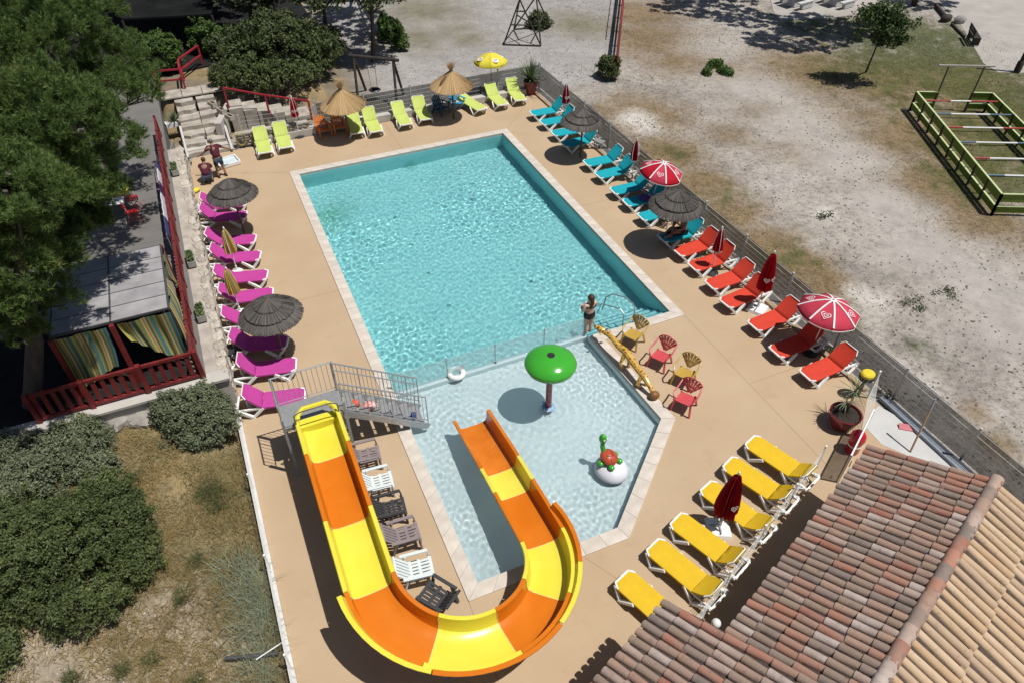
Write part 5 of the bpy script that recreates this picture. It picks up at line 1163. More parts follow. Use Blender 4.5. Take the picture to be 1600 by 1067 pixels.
# ------------------------------------------------------------------ people
def skin_body(name, joints, edges, mat, parent, sub=2):
    names = list(joints); me = bpy.data.meshes.new(name); me.from_pydata([joints[n][0] for n in names], [], []); me.clear_geometry()
    me.from_pydata([joints[n][0] for n in names], [(names.index(a), names.index(b_)) for a, b_ in edges], [])
    o = bpy.data.objects.new(name, me); COL.objects.link(o); md = o.modifiers.new('skin', 'SKIN')
    if not me.skin_vertices: bpy.context.view_layer.objects.active = o
    sv = me.skin_vertices[0].data if me.skin_vertices else None
    if sv is None:
        bm = __import__('bmesh').new(); bm.from_mesh(me); bm.verts.layers.skin.verify(); bm.to_mesh(me); bm.free(); sv = me.skin_vertices[0].data
    for i, n in enumerate(names):
        r = joints[n][1]; r = (r, r) if not isinstance(r, tuple) else r; sv[i].radius = r; sv[i].use_root = (i == 0)
    md.use_smooth_shade = True; ss = o.modifiers.new('sub', 'SUBSURF'); ss.levels = sub; ss.render_levels = sub
    dg = bpy.context.evaluated_depsgraph_get(); ev = o.evaluated_get(dg); m2 = bpy.data.meshes.new_from_object(ev)
    m2.materials.clear(); m2.materials.append(mat); m2.polygons.foreach_set('use_smooth', [True]*len(m2.polygons))
    o.modifiers.clear(); o.data = m2; o.parent = parent; return o
skin_m = pm('skin', (.62, .40, .31), .55, .06, 8); skin_t = pm('tanned_skin', (.30, .16, .10), .55, .06, 8); hair_m = pm('brown_hair', (.06, .03, .018), .6, .3, 20); hair_g = pm('grey_hair', (.16, .14, .13), .7, .3, 20)
maroon = pm('maroon_cotton', (.085, .012, .028), .85, .12, 6); denim = pm('denim', (.035, .05, .075), .85, .2, 8); blackc = pm('black_swimwear', (.012, .012, .014), .6, .1)
EDG = [('pelvis', 'waist'), ('waist', 'chest'), ('chest', 'neck'), ('neck', 'head0'), ('head0', 'head1')]
for s in 'LR': EDG += [('chest', 'sh'+s), ('sh'+s, 'el'+s), ('el'+s, 'wr'+s), ('wr'+s, 'ha'+s), ('pelvis', 'hip'+s), ('hip'+s, 'kn'+s), ('kn'+s, 'an'+s), ('an'+s, 'to'+s)]
def fingers(bb, w, h, r=.009):                 # five short fingers at the end of a hand
    w, h = Vector(w), Vector(h); d = (h-w).normalized(); sd = d.cross(Vector((0, 0, 1))); sd = sd.normalized() if sd.length > .1 else Vector((1, 0, 0))
    for k, l in zip((-1.5, -.5, .5, 1.5), (.055, .07, .075, .06)):
        a = h+sd*k*.018; bb.tube([a-d*.02, a+d*l*.5, a+d*l*.85-Vector((0, 0, .02))], [r, r, r*.8], 6)
    bb.tube([w+sd*.03, w+sd*.06+d*.05], [r*1.1, r*.9], 6)
def face(o, c, fwd, sk, s=1.):
    c, f = Vector(c), Vector(fwd).normalized(); sd = f.cross(Vector((0, 0, 1))).normalized(); bb = MB(); bb.ball(c+f*.10+Vector((0, 0, -.01)), .018, 8, 6)
    for k in (-1, 1): bb.ball(c+sd*k*.088, .022, 8, 6, sc=(.6, .8, 1.2))
    bb.build('nose_and_ears', sk, o, smooth=80)
    bb = MB()
    for k in (-1, 1): bb.ball(c+f*.088+sd*k*.034+Vector((0, 0, .025)), .012, 8, 6)
    bb.build('eye', pm('eye_dark', (.02, .015, .01), .2), o, smooth=80); bb = MB(); bb.tube([c+f*.088+sd*.025-Vector((0, 0, .055)), c+f*.095-Vector((0, 0, .058)), c+f*.088-sd*.025-Vector((0, 0, .055))], .006, 5); bb.build('mouth', pm('lips', (.30, .10, .09), .5), o)
# woman standing on the divider, back to the camera (faces +y), feet at z=-.16
wz = -.165; wp = at(929, 520); wo = thing('person', 'woman in black swimwear standing at the end of the clear pool fence, back turned', 'person', (9.62, 15.45, wz), R(8))
J = dict(pelvis=((0, 0, .86), (.155, .115)), waist=((0, 0, 1.03), (.135, .10)), chest=((0, .0, 1.24), (.15, .105)), neck=((0, .01, 1.42), .055), head0=((0, .02, 1.52), .085), head1=((0, .02, 1.60), .085))
for s, n in ((-1, 'L'), (1, 'R')):
    J['sh'+n] = ((s*.17, 0, 1.34), .06); J['el'+n] = ((s*.24, .02, 1.10), .046); J['wr'+n] = ((s*.15, .22, 1.08), .034); J['ha'+n] = ((s*.08, .28, 1.10), .036)
    J['hip'+n] = ((s*.095, 0, .80), .105); J['kn'+n] = ((s*.085, .01, .46), .068); J['an'+n] = ((s*.08, -.02, .08), .042); J['to'+n] = ((s*.10, .12, .035), .035)
bo = skin_body('body', J, EDG, skin_m, wo); bb = MB(); [fingers(bb, J['wr'+n][0], J['ha'+n][0]) for n in 'LR']; bb.build('fingers', skin_m, bo)
face(bo, (0, .02, 1.56), (0, 1, 0), skin_m)
bb = MB(); bb.lathe([(.0, .70), (.14, .73), (.185, .80), (.19, .88), (.172, .96), (.165, .985), (.0, .985)], 24, sy=.78); bb.build('swim_briefs', blackc, wo, smooth=50)
bb = MB(); bb.lathe([(.165, 1.215), (.178, 1.235), (.165, 1.25)], 24, sy=.72); bb.build('bikini_strap', blackc, wo)
bb = MB(); bb.ball((0, -.012, 1.59), .108, 16, 12, sc=(.92, 1.0, 1.1)); bb.tube([(0, -.09, 1.58), (-.015, -.13, 1.48), (-.03, -.12, 1.36), (-.05, -.11, 1.26)], [.045, .045, .04, .02], 8); bb.build('hair', hair_m, wo, smooth=80)
wo.scale = (1.14, 1.12, 1.)
# man standing, bent a little over the blue-white board, back to camera
mo = thing('person', 'man in a maroon shirt and denim shorts leaning with spread arms beside the steps', 'person', tuple(at(348, 276)), R(10))
J = dict(pelvis=((0, 0, .88), (.15, .12)), waist=((0, .05, 1.05), (.145, .11)), chest=((0, .16, 1.27), (.17, .12)), neck=((0, .27, 1.43), .06), head0=((0, .33, 1.50), .09), head1=((0, .37, 1.57), .085))
for s, n in ((-1, 'L'), (1, 'R')):
    J['sh'+n] = ((s*.2, .20, 1.36), .065); J['el'+n] = ((s*.42, .28, 1.16), .048); J['wr'+n] = ((s*.62, .38, 1.02), .035); J['ha'+n] = ((s*.70, .43, .98), .036)
    J['hip'+n] = ((s*.10, 0, .82), .095); J['kn'+n] = ((s*.14, .06, .46), .065); J['an'+n] = ((s*.16, -.04, .09), .045); J['to'+n] = ((s*.18, .12, .04), .04)
bo = skin_body('body', J, EDG, skin_t, mo); bb = MB(); [fingers(bb, J['wr'+n][0], J['ha'+n][0]) for n in 'LR']; bb.build('fingers', skin_t, bo); face(bo, (0, .35, 1.54), (0, 1, -.2), skin_t)
def sleeve_shirt(parent, J, m, k=1.28):
    JJ = {n: (J[n][0], tuple(v*k for v in (J[n][1] if isinstance(J[n][1], tuple) else (J[n][1],)*2))) for n in ('pelvis', 'waist', 'chest', 'shL', 'shR')}
    JJ['pelvis'] = (tuple(Vector(J['pelvis'][0])+Vector((0, 0, .04))), JJ['pelvis'][1])
    JJ['neck'] = (tuple(Vector(J['chest'][0]).lerp(Vector(J['neck'][0]), .75)), (.10, .09))
    for n in 'LR': JJ['cu'+n] = (tuple(Vector(J['sh'+n][0]).lerp(Vector(J['el'+n][0]), .75)), (.07, .07))
    return skin_body('shirt', JJ, [('pelvis', 'waist'), ('waist', 'chest'), ('chest', 'neck'), ('chest', 'shL'), ('chest', 'shR'), ('shL', 'cuL'), ('shR', 'cuR')], m, parent)
def shorts(parent, J, m, frac=.85, k=1.2):
    JJ = {'pelvis': (J['pelvis'][0], tuple(v*1.13 for v in J['pelvis'][1]))}
    E = []
    for n in 'LR':
        JJ['hip'+n] = (J['hip'+n][0], (.115, .115)); JJ['cu'+n] = (tuple(Vector(J['hip'+n][0]).lerp(Vector(J['kn'+n][0]), frac)), (.095, .095)); E += [('pelvis', 'hip'+n), ('hip'+n, 'cu'+n)]
    return skin_body('shorts', JJ, E, m, parent)
sleeve_shirt(mo, J, maroon); shorts(mo, J, denim)
bb = MB(); bb.ball((0, .33, 1.575), .105, 14, 10, sc=(.9, 1, .9)); bb.build('hair', hair_g, mo, smooth=80)
for n in 'LR': bb = MB(); x = J['an'+n][0][0]; bb.box((x, .03, .035), (.1, .27, .07), top=.85); bb.build('shoe', black, mo, smooth=0)
# man crouching beside him
ko = thing('person', 'man in a maroon shirt crouching on the deck at the foot of the stone steps', 'person', tuple(at(327, 286)), R(-8))
J = dict(pelvis=((0, -.08, .36), (.16, .13)), waist=((0, -.02, .50), (.15, .12)), chest=((0, .12, .70), (.17, .125)), neck=((0, .24, .84), .06), head0=((0, .30, .91), .09), head1=((0, .33, .98), .085))
for s, n in ((-1, 'L'), (1, 'R')):
    J['sh'+n] = ((s*.2, .15, .78), .065); J['el'+n] = ((s*.25, .34, .58), .048); J['wr'+n] = ((s*.17, .52, .46), .035); J['ha'+n] = ((s*.13, .58, .40), .036)
    J['hip'+n] = ((s*.10, -.06, .33), .1); J['kn'+n] = ((s*.17, .30, .46), .07); J['an'+n] = ((s*.15, .06, .09), .045); J['to'+n] = ((s*.17, .22, .04), .04)
bo = skin_body('body', J, EDG, skin_t, ko); bb = MB(); [fingers(bb, J['wr'+n][0], J['ha'+n][0]) for n in 'LR']; bb.build('fingers', skin_t, bo); face(bo, (0, .32, .95), (0, 1, -.3), skin_t)
sleeve_shirt(ko, J, maroon); shorts(ko, J, denim, .9); bb = MB(); bb.ball((0, .29, .985), .105, 14, 10, sc=(.9, 1, .9)); bb.build('hair', hair_m, ko, smooth=80)
for n in 'LR': bb = MB(); x = J['an'+n][0][0]; bb.box((x, .14, .035), (.1, .27, .07), top=.85); bb.build('shoe', black, ko, smooth=0)
# person sitting on the last turquoise lounger
lg = blue[9]; ang = lg.rotation_euler.z; so = thing('person', 'tanned person in dark shorts sitting on the last turquoise lounger in the shade', 'person', tuple(lg.location), ang)
J = dict(pelvis=((0, 1.0, .49), (.15, .12)), waist=((0, .98, .66), (.14, .11)), chest=((0, .94, .88), (.165, .115)), neck=((0, .90, 1.05), .058), head0=((0, .86, 1.13), .09), head1=((0, .84, 1.21), .085))
for s, n in ((-1, 'L'), (1, 'R')):
    J['sh'+n] = ((s*.19, .93, .97), .062); J['el'+n] = ((s*.26, .80, .73), .047); J['wr'+n] = ((s*.14, .60, .66), .034); J['ha'+n] = ((s*.10, .52, .66), .035)
    J['hip'+n] = ((s*.10, .95, .47), .095); J['kn'+n] = ((s*.15, .52, .62), .066); J['an'+n] = ((s*.11, .20, .43), .043); J['to'+n] = ((s*.12, .07, .47), .037)
bo = skin_body('body', J, EDG, skin_t, so); bb = MB(); [fingers(bb, J['wr'+n][0], J['ha'+n][0]) for n in 'LR']; bb.build('fingers', skin_t, bo); face(bo, (0, .85, 1.17), (0, -1, -.2), skin_t); shorts(so, J, blackc, .6)
bb = MB(); bb.ball((0, .885, 1.20), .105, 14, 10, sc=(.9, 1, 1)); bb.build('hair', hair_m, so, smooth=80)

# ------------------------------------------------------------------ small things on the deck
def lump(label, cat, name, pos, m, dims, seed, rz=0.):
    bb = rock(None, *dims, seed, 10, 6); o = tag(bb.build(name, m, smooth=70), label, cat); o.location = pos; o.rotation_euler = (0, 0, rz); return o
lv = lambda o, x, y, z: tuple(o.matrix_basis @ Vector((x, y, z)))
lump('crumpled purple and blue towel on the shaded turquoise lounger', 'towel', 'towel', lv(blue[7], .02, .95, .42), pm('purple_towel', (.12, .05, .22), .9, .4, 12), (.24, .3, .06), 61, .4)
lump('pale folded towel on the backrest end of the shaded turquoise lounger', 'towel', 'towel', lv(blue[7], .05, 1.22, .44), pm('pale_towel', (.36, .38, .42), .9, .2, 12), (.14, .2, .05), 62, .2)
lump('dark bag lying beside the feet on the last turquoise lounger', 'bag', 'bag', lv(blue[9], -.1, .55, .42), pm('dark_bag', (.05, .02, .03), .8, .4, 12), (.2, .2, .08), 63, .4)
def side_table(label, pos, m, rz=0.):
    t = thing('side_table', label, 'table', pos, rz, 'low slatted side tables')
    for k in range(5): bb = MB(); bb.box((-.2+.1*k, 0, .40), (.075, .46, .025)); bb.build('table_slat', m, t, smooth=0)
    bb = MB(); bb.box((0, -.2, .375), (.46, .05, .03)); bb.box((0, .2, .375), (.46, .05, .03)); bb.build('table_rail', m, t, smooth=0)
    for x in (-.19, .19):
        for y in (-.19, .19): bb = MB(); bb.beam((x, y, .37), (x*1.15, y*1.15, 0), .04, .04); bb.build('leg', m, t, smooth=0)
    return t
gt = pm('pale_grey_plastic', (.33, .33, .33), .5, .08, 4)
q1 = side_table('low grey slatted table beside the person on the lounger', tuple(at(1038, 352)), gt, .5); bb = None
q2 = side_table('low grey slatted table by the fence below the far grey thatch', tuple(at(938, 232)), gt, .3)
q3 = side_table('low dark slatted table under the middle grey thatch by the stone wall', tuple(at(368, 558)), an, .3)
lump('small folded grey towel on the low table by the seated person', 'towel', 'towel', tuple(at(1038, 352)+Vector((0, 0, .44))), pm('grey_towel', (.36, .36, .37), .9, .2, 12), (.16, .12, .03), 64, .4)
lump('red and white life vest lying on the slide stairs', 'life vest', 'life_vest', (1.75, 14.0, 1.16), pm('red_white_vest', (.55, .06, .05), .8, .4, 9, col2=(.75, .6, .58)), (.20, .16, .12), 65, .2)
lump('small orange float cushion lying on the slide stairs', 'float', 'float', (1.42, 14.05, 1.36), pm('orange_red_float', (.65, .12, .06), .7, .2, 9), (.13, .12, .12), 66, .2)
lump('small blue bag hanging low on the slide stairs', 'bag', 'bag', (2.95, 13.85, .36), pm('blue_bag', (.06, .10, .30), .7, .3, 9), (.09, .08, .13), 67, .2)
yb = pm('yellow_board', (.70, .55, .03), .5, .1, 3)
bb = MB(); bb.ball((0, 0, .1), .26, 14, 8, sc=(1.25, .6, .35)); o = tag(bb.build('float', yb, smooth=70), 'yellow oval float lying by the stone wall at the first magenta lounger', 'float'); o.location = at(303, 302); o.rotation_euler = (0, 0, R(20))
# potted plants
clay_red = pm('glazed_red_pot', (.16, .014, .022), .25, .15, 4, spec=.6); soil = pm('potting_soil', (.035, .027, .02), .95, .3, 12); leaf_ag = pm('sword_leaf', (.07, .11, .05), .5, .3, 3, col2=(.17, .21, .11))
def sword_plant(t, z, n, L_, seed, up=.35, w=.045, stem=None):
    rg = random.Random(seed); V = []; F = []
    for k in range(n):
        a = rg.uniform(0, 6.28); el = rg.uniform(up, 1.45); l = L_*rg.uniform(.7, 1.1); c, s = math.cos(a), math.sin(a); p = Vector((0, 0, z)); d = Vector((c*math.cos(el), s*math.cos(el), math.sin(el))); sd = Vector((-s, c, 0)); q = []
        for i in range(4):
            f = i/3; pt = p+d*l*f+Vector((0, 0, -.22*l*f*f*math.cos(el))); ww = w*(.6+1.2*f-1.75*f*f); q += [pt-sd*ww/2+Vector((0, 0, .004)), pt+sd*ww/2]
        b0 = len(V); V += q
        for i in range(3): F.append((b0+2*i, b0+2*i+1, b0+2*i+3, b0+2*i+2))
    bb = MB(); bb.add(V, F); return bb.build('leaves', leaf_ag, t, smooth=0)
def pot(t, r, h, m=clay_red):
    bb = MB(); bb.lathe([(r*.62, 0), (r*.8, h*.3), (r*.96, h*.75), (r*1.04, h*.93), (r*1.04, h), (r*.93, h), (r*.9, h*.88), (0, h*.88)], 24); bb.build('pot', m, t, smooth=40)
    bb = MB(); bb.lathe([(r*.9, h*.89), (r*.5, h*.93), (0, h*.94)], 18); bb.build('soil', soil, t)
yu = thing('potted_yucca', 'spiky yucca in a glossy dark red pot at the far corner of the deck', 'plant', tuple(at(829, 147))); pot(yu, .38, .72); sword_plant(yu, .75, 130, 1.25, 3, up=.25, w=.06)
ag = thing('potted_palm', 'thin stemmed spiky plant in a big dark red pot next to the gate', 'plant', tuple(at(1313, 664))); pot(ag, .44, .55); bb = MB(); bb.tube([(0, 0, .5), (.12, .08, .8), (.30, .2, 1.15)], [.035, .03, .025], 8); bb.tube([(.05, .03, .62), (-.05, .1, .95)], [.022, .018], 6); bb.build('stem', wood_pole, ag); o = sword_plant(ag, 0, 34, .62, 6, up=.1, w=.028); o.location = (.30, .2, 1.12); o2 = sword_plant(ag, 0, 22, .5, 9, up=.0, w=.025); o2.location = (-.05, .1, .95)
yx = thing('yellow_box', 'rounded yellow and black box on a post by the fence beyond the last red lounger', 'box', tuple(at(1340, 618)))
bb = MB(); bb.lathe([(.05, 0), (.045, .75)], 10); bb.build('post', dark_steel, yx); bb = MB(); bb.lathe([(.15, .72), (.2, .76), (.21, .86), (.2, .90)], 20, sx=1.15); bb.build('tray', black, yx); bb = MB(); bb.lathe([(.19, .90), (.19, .98), (.15, 1.02), (0, 1.03)], 20, sx=1.15); bb.build('lid', yb, yx)
tk = thing('red_tank', 'glossy red cylindrical tank with a domed top behind the white gate', 'tank', tuple(at(1330, 704))); gr = pm('gloss_red', (.45, .012, .03), .2, .06, 3, spec=.6)
bb = MB(); bb.lathe([(.17, 0), (.19, .05), (.19, .46), (.20, .48), (.20, .52)], 24); bb.build('body', gr, tk, smooth=40); bb = MB(); bb.lathe([(.215, .52), (.22, .58), (.2, .7), (.13, .8), (.05, .83), (0, .835)], 24); bb.build('dome', gr, tk, smooth=60)
bb = MB(); bb.lathe([(.196, .30), (.2, .31), (.2, .34), (.196, .35)], 24); bb.build('band', white, tk)
# hose, water pump board etc by the steps
bb = MB(); pts = []
for k in range(70):
    a = k*.55; pts.append((.22*math.cos(a), -.02*(k % 5)*.5, .38*math.sin(a)*.85)) 
bb.tube(pts, .012, 5); o = tag(bb.build('garden_hose', pm('yellow_hose', (.42, .34, .05), .5)), 'yellow garden hose coiled on the low rubble wall', 'hose'); o.location = (.85, 33.5, .48)
for k, (px, py, lx, ly, m) in enumerate(((352, 258, .9, .75, pm('blue_white_board', (.55, .64, .68), .4, .08, 3)),)):
    bd = thing('tray_bench', 'white and pale blue shallow tray that the standing man leans over', 'tray', tuple(at(357, 256)), R(12))
    bb = MB(); bb.box((0, 0, .06), (lx, ly, .05)); bb.build('tray', m, bd, smooth=0)
    bb = MB(); bb.box((0, ly/2, .1), (lx+.06, .05, .14)); bb.box((0, -ly/2, .1), (lx+.06, .05, .14)); bb.box((-lx/2, 0, .1), (.05, ly-.05, .14)); bb.box((lx/2, 0, .1), (.05, ly-.05, .14)); bb.build('rim', white, bd, smooth=0)
gg = thing('step_gate', 'grey barred gate leaning by the foot of the stone steps', 'gate', tuple(at(275, 272)), R(78))
bb = MB()
for x in (0, 1.2): bb.beam((x, 0, 0), (x, 0, 1.0), .04, .04, up=(0, 1, 0))
for z in (.08, .97): bb.beam((0, 0, z), (1.2, 0, z), .035, .035)
bb.build('gate_frame', steel, gg, smooth=0)
for k in range(9): bb = MB(); bb.tube([(.12+.12*k, 0, .08), (.12+.12*k, 0, .97)], .01, 6); bb.build('bar', steel, gg)
# ------------------------------------------------------------------ stone steps
step_m = pm('stone_step', (.29, .255, .21), .85, .15, 2.2, bump=.7, bscale=12, col2=(.47, .43, .37), detail=8)
stn = struct(MB().box((-.65, 35.6, .1), (1.9, 3.6, .2)).build('stone_steps', conc, smooth=0))
for k in range(7):
    y = 33.55+k*.58; z = .17*(k+1)
    for s in range(2):
        bb = MB(); w = rnd.uniform(.8, 1.0); x0 = -1.58+s*.98; n = 6
        bb.poly([(x0+rnd.uniform(-.05, .04), y+rnd.uniform(-.09, .09)), (x0+w*.3, y+rnd.uniform(-.1, .06)), (x0+w*.7, y+rnd.uniform(-.1, .06)), (x0+w, y+rnd.uniform(-.09, .09)), (x0+w, y+.7), (x0, y+.7)], z-.24, z+rnd.uniform(-.035, .035)); bb.build('step_slab', step_m, stn, smooth=0)
for k in range(4):
    bb = MB(); bb.box((-1.85+.95*k+.2, 37.9, 1.30), (.92, 1.0, .06)); bb.build('landing_slab', step_m, stn, smooth=0)
for s, x in ((-1, -1.62), (1, .34)):
    bb = MB(); bb.beam((x, 33.3, .12), (x, 35.4, .72), .1, .1); bb.build('step_edging', pm('pale_edging', (.5, .48, .45), .8), stn, smooth=0)
for k in range(6):
    x = .75+k*.62; z = 1.15-.19*k; bb = MB(); bb.box((x+.3, 35.9, z/2), (.66, 1.1, max(.1, z))); bb.build('step_slab', step_m, stn, smooth=0)
cin = pm('cinder_block', (.40, .36, .29), .9, .12, 4, bump=.4)
for k, (px, py) in enumerate(((331, 160), (345, 170), (358, 180))):
    p = at(px, py, 1.15); t = tag(MB().build('hollow_block', cin), ORD[k]+' hollow concrete block on top of the wall between the two flights of steps', 'concrete block', 'hollow concrete blocks'); t.location = (p.x, p.y, .95); t.rotation_euler = (0, 0, R(-65))
    bb = MB(); bb.poly([(-.26, -.12), (.26, -.12), (.26, .12), (-.26, .12)], 0, .2, [[(-.21, -.08), (-.21, .08), (.21, .08), (.21, -.08)]]); me = bpy.data.meshes.new('hollow_block'); me.from_pydata(bb.v, [], bb.f); me.materials.append(cin); t.data = me
b = MB(); b.box((.42, 35.6, .47), (.3, 2.3, .94), rz=R(-20)); tag(b.build('block_wall', conc, smooth=0), 'rough concrete wall under the hollow blocks beside the stone steps', 'wall')
# red rails
def red_rail(label, posts, h, m=red_paint, rails=(1.,), w=.09):
    t = thing('red_railing', label, 'railing', (0, 0, 0))
    for p in posts: bb = MB(); bb.beam(p, Vector(p)+Vector((0, 0, h)), w, w, up=(1, 0, 0)); bb.build('post', m, t, smooth=0)
    for f in rails:
        for p, q in zip(posts[:-1], posts[1:]): bb = MB(); bb.beam(Vector(p)+Vector((0, 0, h*f+.01)), Vector(q)+Vector((0, 0, h*f+.01)), w*.95, w*.8); bb.build('rail', m, t, smooth=0)
    return t
red_rail('red handrail going down beside the second flight of stone steps', [(.75, 35.55, 1.15), (2.5, 35.15, .65), (4.4, 34.7, .2)], .98)
red_rail('red timber railing at the top of the stone steps', [(-2.15, 38.5, 1.3), (-.95, 38.3, 1.3), (-.9, 39.6, 1.3), (.2, 41.2, 1.3)], 1.0, rails=(1., .5))
# ------------------------------------------------------------------ terrace furniture and pergola
fx = thing('red_timber_fence', 'long dark red timber fence on the stone wall along the terrace', 'fence', (-2.45, 17.2, TZ))
for k in range(12):
    bb = MB(); bb.beam((0, k*1.5, 0), (0, k*1.5, 1.0), .1, .1, up=(1, 0, 0)); bb.build('post', brown_red, fx, smooth=0)
    if k < 11:
        for z in (.2, .92): bb = MB(); bb.beam((0, k*1.5+.05, z), (0, k*1.5+1.45, z), .07, .10); bb.build('rail', brown_red, fx, smooth=0)
        for j in range(6): bb = MB(); bb.box((-.0, k*1.5+.25+j*.2, .56), (.03, .1, .66)); bb.build('slat', brown_red, fx, smooth=0)
ba = thing('balustrade', 'dark red timber balustrade at the near end of the terrace', 'railing', (-2.35, 17.05, TZ+.02))
for k, x in enumerate((0, -1.5, -2.95, -4.3)):
    bb = MB(); bb.beam((x, 0, 0), (x, 0, 1.05), .16, .12, up=(1, 0, 0)); bb.build('post', brown_red, ba, smooth=0)
for a, c in ((0, -1.5), (-1.5, -2.95), (-2.95, -4.3)):
    for z in (.12, .98): bb = MB(); bb.beam((a-.08, 0, z), (c+.08, 0, z), .08, .09); bb.build('rail', brown_red, ba, smooth=0)
    for j in range(5): bb = MB(); bb.box((a-.25-.238*j, 0, .55), (.12, .03, .78)); bb.build('baluster', brown_red, ba, smooth=0)
RZ = 3.35
pgm = pm('grey_awning_cloth', (.25, .24, .25), .8, .06, 2.2, bump=.3, bscale=6, col2=(.36, .345, .35), detail=6); pgf = pm('awning_bar', (.06, .062, .068), .6)
pe = thing('pergola', 'pergola with a grey panelled cloth roof on dark red posts on the terrace', 'pergola', (0, 0, 0))
R0 = [at(249, 382, RZ), at(263, 478, RZ-.1), at(92, 517, RZ-.1), at(105, 425, RZ)]
print('pergola', [tuple(round(c, 2) for c in p) for p in R0])
px0, px1, py0, py1 = -5.6, -2.62, 17.75, 21.05
for i in range(2):
    for j in range(5):
        xa = px0+(px1-px0)*i/2; xb = px0+(px1-px0)*(i+1)/2; ya = py0+(py1-py0)*j/5; yb_ = py0+(py1-py0)*(j+1)/5; rows = []
        for r in range(4):
            y = ya+.02+(yb_-ya-.04)*r/3; rows.append([(xa+.02+(xb-xa-.04)*q/4, y, RZ-.012*math.sin(math.pi*r/3)*1.5+.006*rnd.random()) for q in range(5)])
        sheet_mb(rows, .01).build('roof_panel', pgm, pe, smooth=50)
for j in range(6): bb = MB(); y = py0+(py1-py0)*j/5; bb.beam((px0, y, RZ-.03), (px1, y, RZ-.03), .04, .06); bb.build('roof_bar', pgf, pe, smooth=0)
for x in (px0, (px0+px1)/2, px1): bb = MB(); bb.beam((x, py0-.03, RZ-.04), (x, py1+.03, RZ-.04), .05, .08); bb.build('roof_bar', pgf, pe, smooth=0)
for x, y in (((px0+px1)/2, py0-.1), (px1, py1), (px0, py1), (px0, py0-.1)): bb = MB(); bb.beam((x, y, TZ), (x, y, RZ-.05), .12, .12, up=(1, 0, 0)); bb.build('post', brown_red, pe, smooth=0)
cur = bpy.data.materials.new('striped_curtain'); cur.use_nodes = True; N = cur.node_tree.nodes; L = cur.node_tree.links; bs = N['Principled BSDF']; bs.inputs['Roughness'].default_value = .85
uvn = N.new('ShaderNodeVertexColor'); uvn.layer_name = 'tint'; sp_ = N.new('ShaderNodeSeparateColor'); L.new(uvn.outputs[0], sp_.inputs[0]); ml = N.new('ShaderNodeMath'); ml.operation = 'MULTIPLY'; ml.inputs[1].default_value = 3.0; L.new(sp_.outputs[0], ml.inputs[0]); fr = N.new('ShaderNodeMath'); fr.operation = 'FRACT'; L.new(ml.outputs[0], fr.inputs[0])
ra = N.new('ShaderNodeValToRGB'); ra.color_ramp.interpolation = 'CONSTANT'; e = ra.color_ramp.elements
stripes = [(0, (.06, .17, .18)), (.22, (.36, .28, .05)), (.34, (.05, .14, .16)), (.44, (.42, .35, .12)), (.56, (.32, .05, .04)), (.61, (.42, .35, .12)), (.70, (.16, .21, .08)), (.85, (.40, .33, .08))]
while len(e) < len(stripes): e.new(.5)
for k, (p, c) in enumerate(stripes): e[k].position = p; e[k].color = (*c, 1)
L.new(fr.outputs[0], ra.inputs[0]); L.new(ra.outputs[0], bs.inputs['Base Color'])
def curtain(label, a, b_, ztop, zbot, gather, seed, nx=70, nz=26):
    a, b_ = Vector(a), Vector(b_); d = b_-a; n = Vector((-d.y, d.x, 0)).normalized(); V = []; Cc = []
    for j in range(nz+1):
        v = j/nz
        for i in range(nx+1):
            u = i/nx; pull = gather*v*v; uu = u*(1-pull)+pull*(1. if seed % 2 else 0.); low = zbot(u) if callable(zbot) else zbot
            p = a+d*uu+n*(.03*math.sin(u*30+seed)*(.25+v)+.03*math.sin(u*11+2*v)-.10*math.sin(math.pi*v)*.6); V.append((p.x, p.y, ztop+(low-ztop)*v)); Cc.append((u, v, 0, 1))
    F = [(j*(nx+1)+i, j*(nx+1)+i+1, (j+1)*(nx+1)+i+1, (j+1)*(nx+1)+i) for j in range(nz) for i in range(nx)]
    return tag(np_mesh('curtain', V, F, cur, col=Cc, smooth=True), label, 'curtain', 'striped curtains')
ym = py0-.06; xm = (px0+px1)/2
curtain('striped curtain gathered at the near right corner of the pergola', (px1, ym, 0), (xm+.12, ym, 0), RZ-.1, lambda u: TZ+.35+1.25*max(0, u-.1)**1.2, .12, 2)
curtain('striped curtain hanging on the near left side of the pergola', (xm-.15, ym, 0), (px0, ym, 0), RZ-.1, lambda u: TZ+.75-.55*u, .10, 1)
curtain('striped curtain on the fence side of the pergola, near end', (px1+.04, py0, 0), (px1+.04, py0+1.5, 0), RZ-.1, lambda u: TZ+.3+.7*u, .15, 4)
curtain('striped curtain on the fence side of the pergola, far end', (px1+.04, py1-.05, 0), (px1+.04, py1-1.3, 0), RZ-.1, lambda u: TZ+.5+1.0*u, .35, 6)
# terrace furniture
red_steel = pm('red_steel', (.50, .03, .025), .45, .06)
def garden_chair(label, pos, rz):
    t = thing('folding_chair', label, 'chair', pos, rz, 'red folding chairs')
    for k in range(6): bb = MB(); bb.box((0, -.17+.07*k, .45), (.40, .058, .015)); bb.build('seat_slat', red_steel, t, smooth=0)
    for k in range(3): bb = MB(); bb.box((0, .22+.02*k, .62+.1*k), (.40, .015, .06)); bb.build('back_slat', red_steel, t, smooth=0)
    for s in (-.2, .2):
        bb = MB(); bb.tube([(s, -.25, 0), (s, .17, .45), (s, .27, .86)], .014, 6); bb.build('leg', red_steel, t); bb = MB(); bb.tube([(s*.95, .28, 0), (s*.95, -.18, .45)], .014, 6); bb.build('leg', red_steel, t)
    return t
garden_chair('red folding chair at the terrace table, nearer the pergola', tuple(at(214, 347, TZ)), R(95)); c_ = garden_chair('red folding chair at the terrace table, farther from the pergola', tuple(at(213, 326, TZ)), R(95))
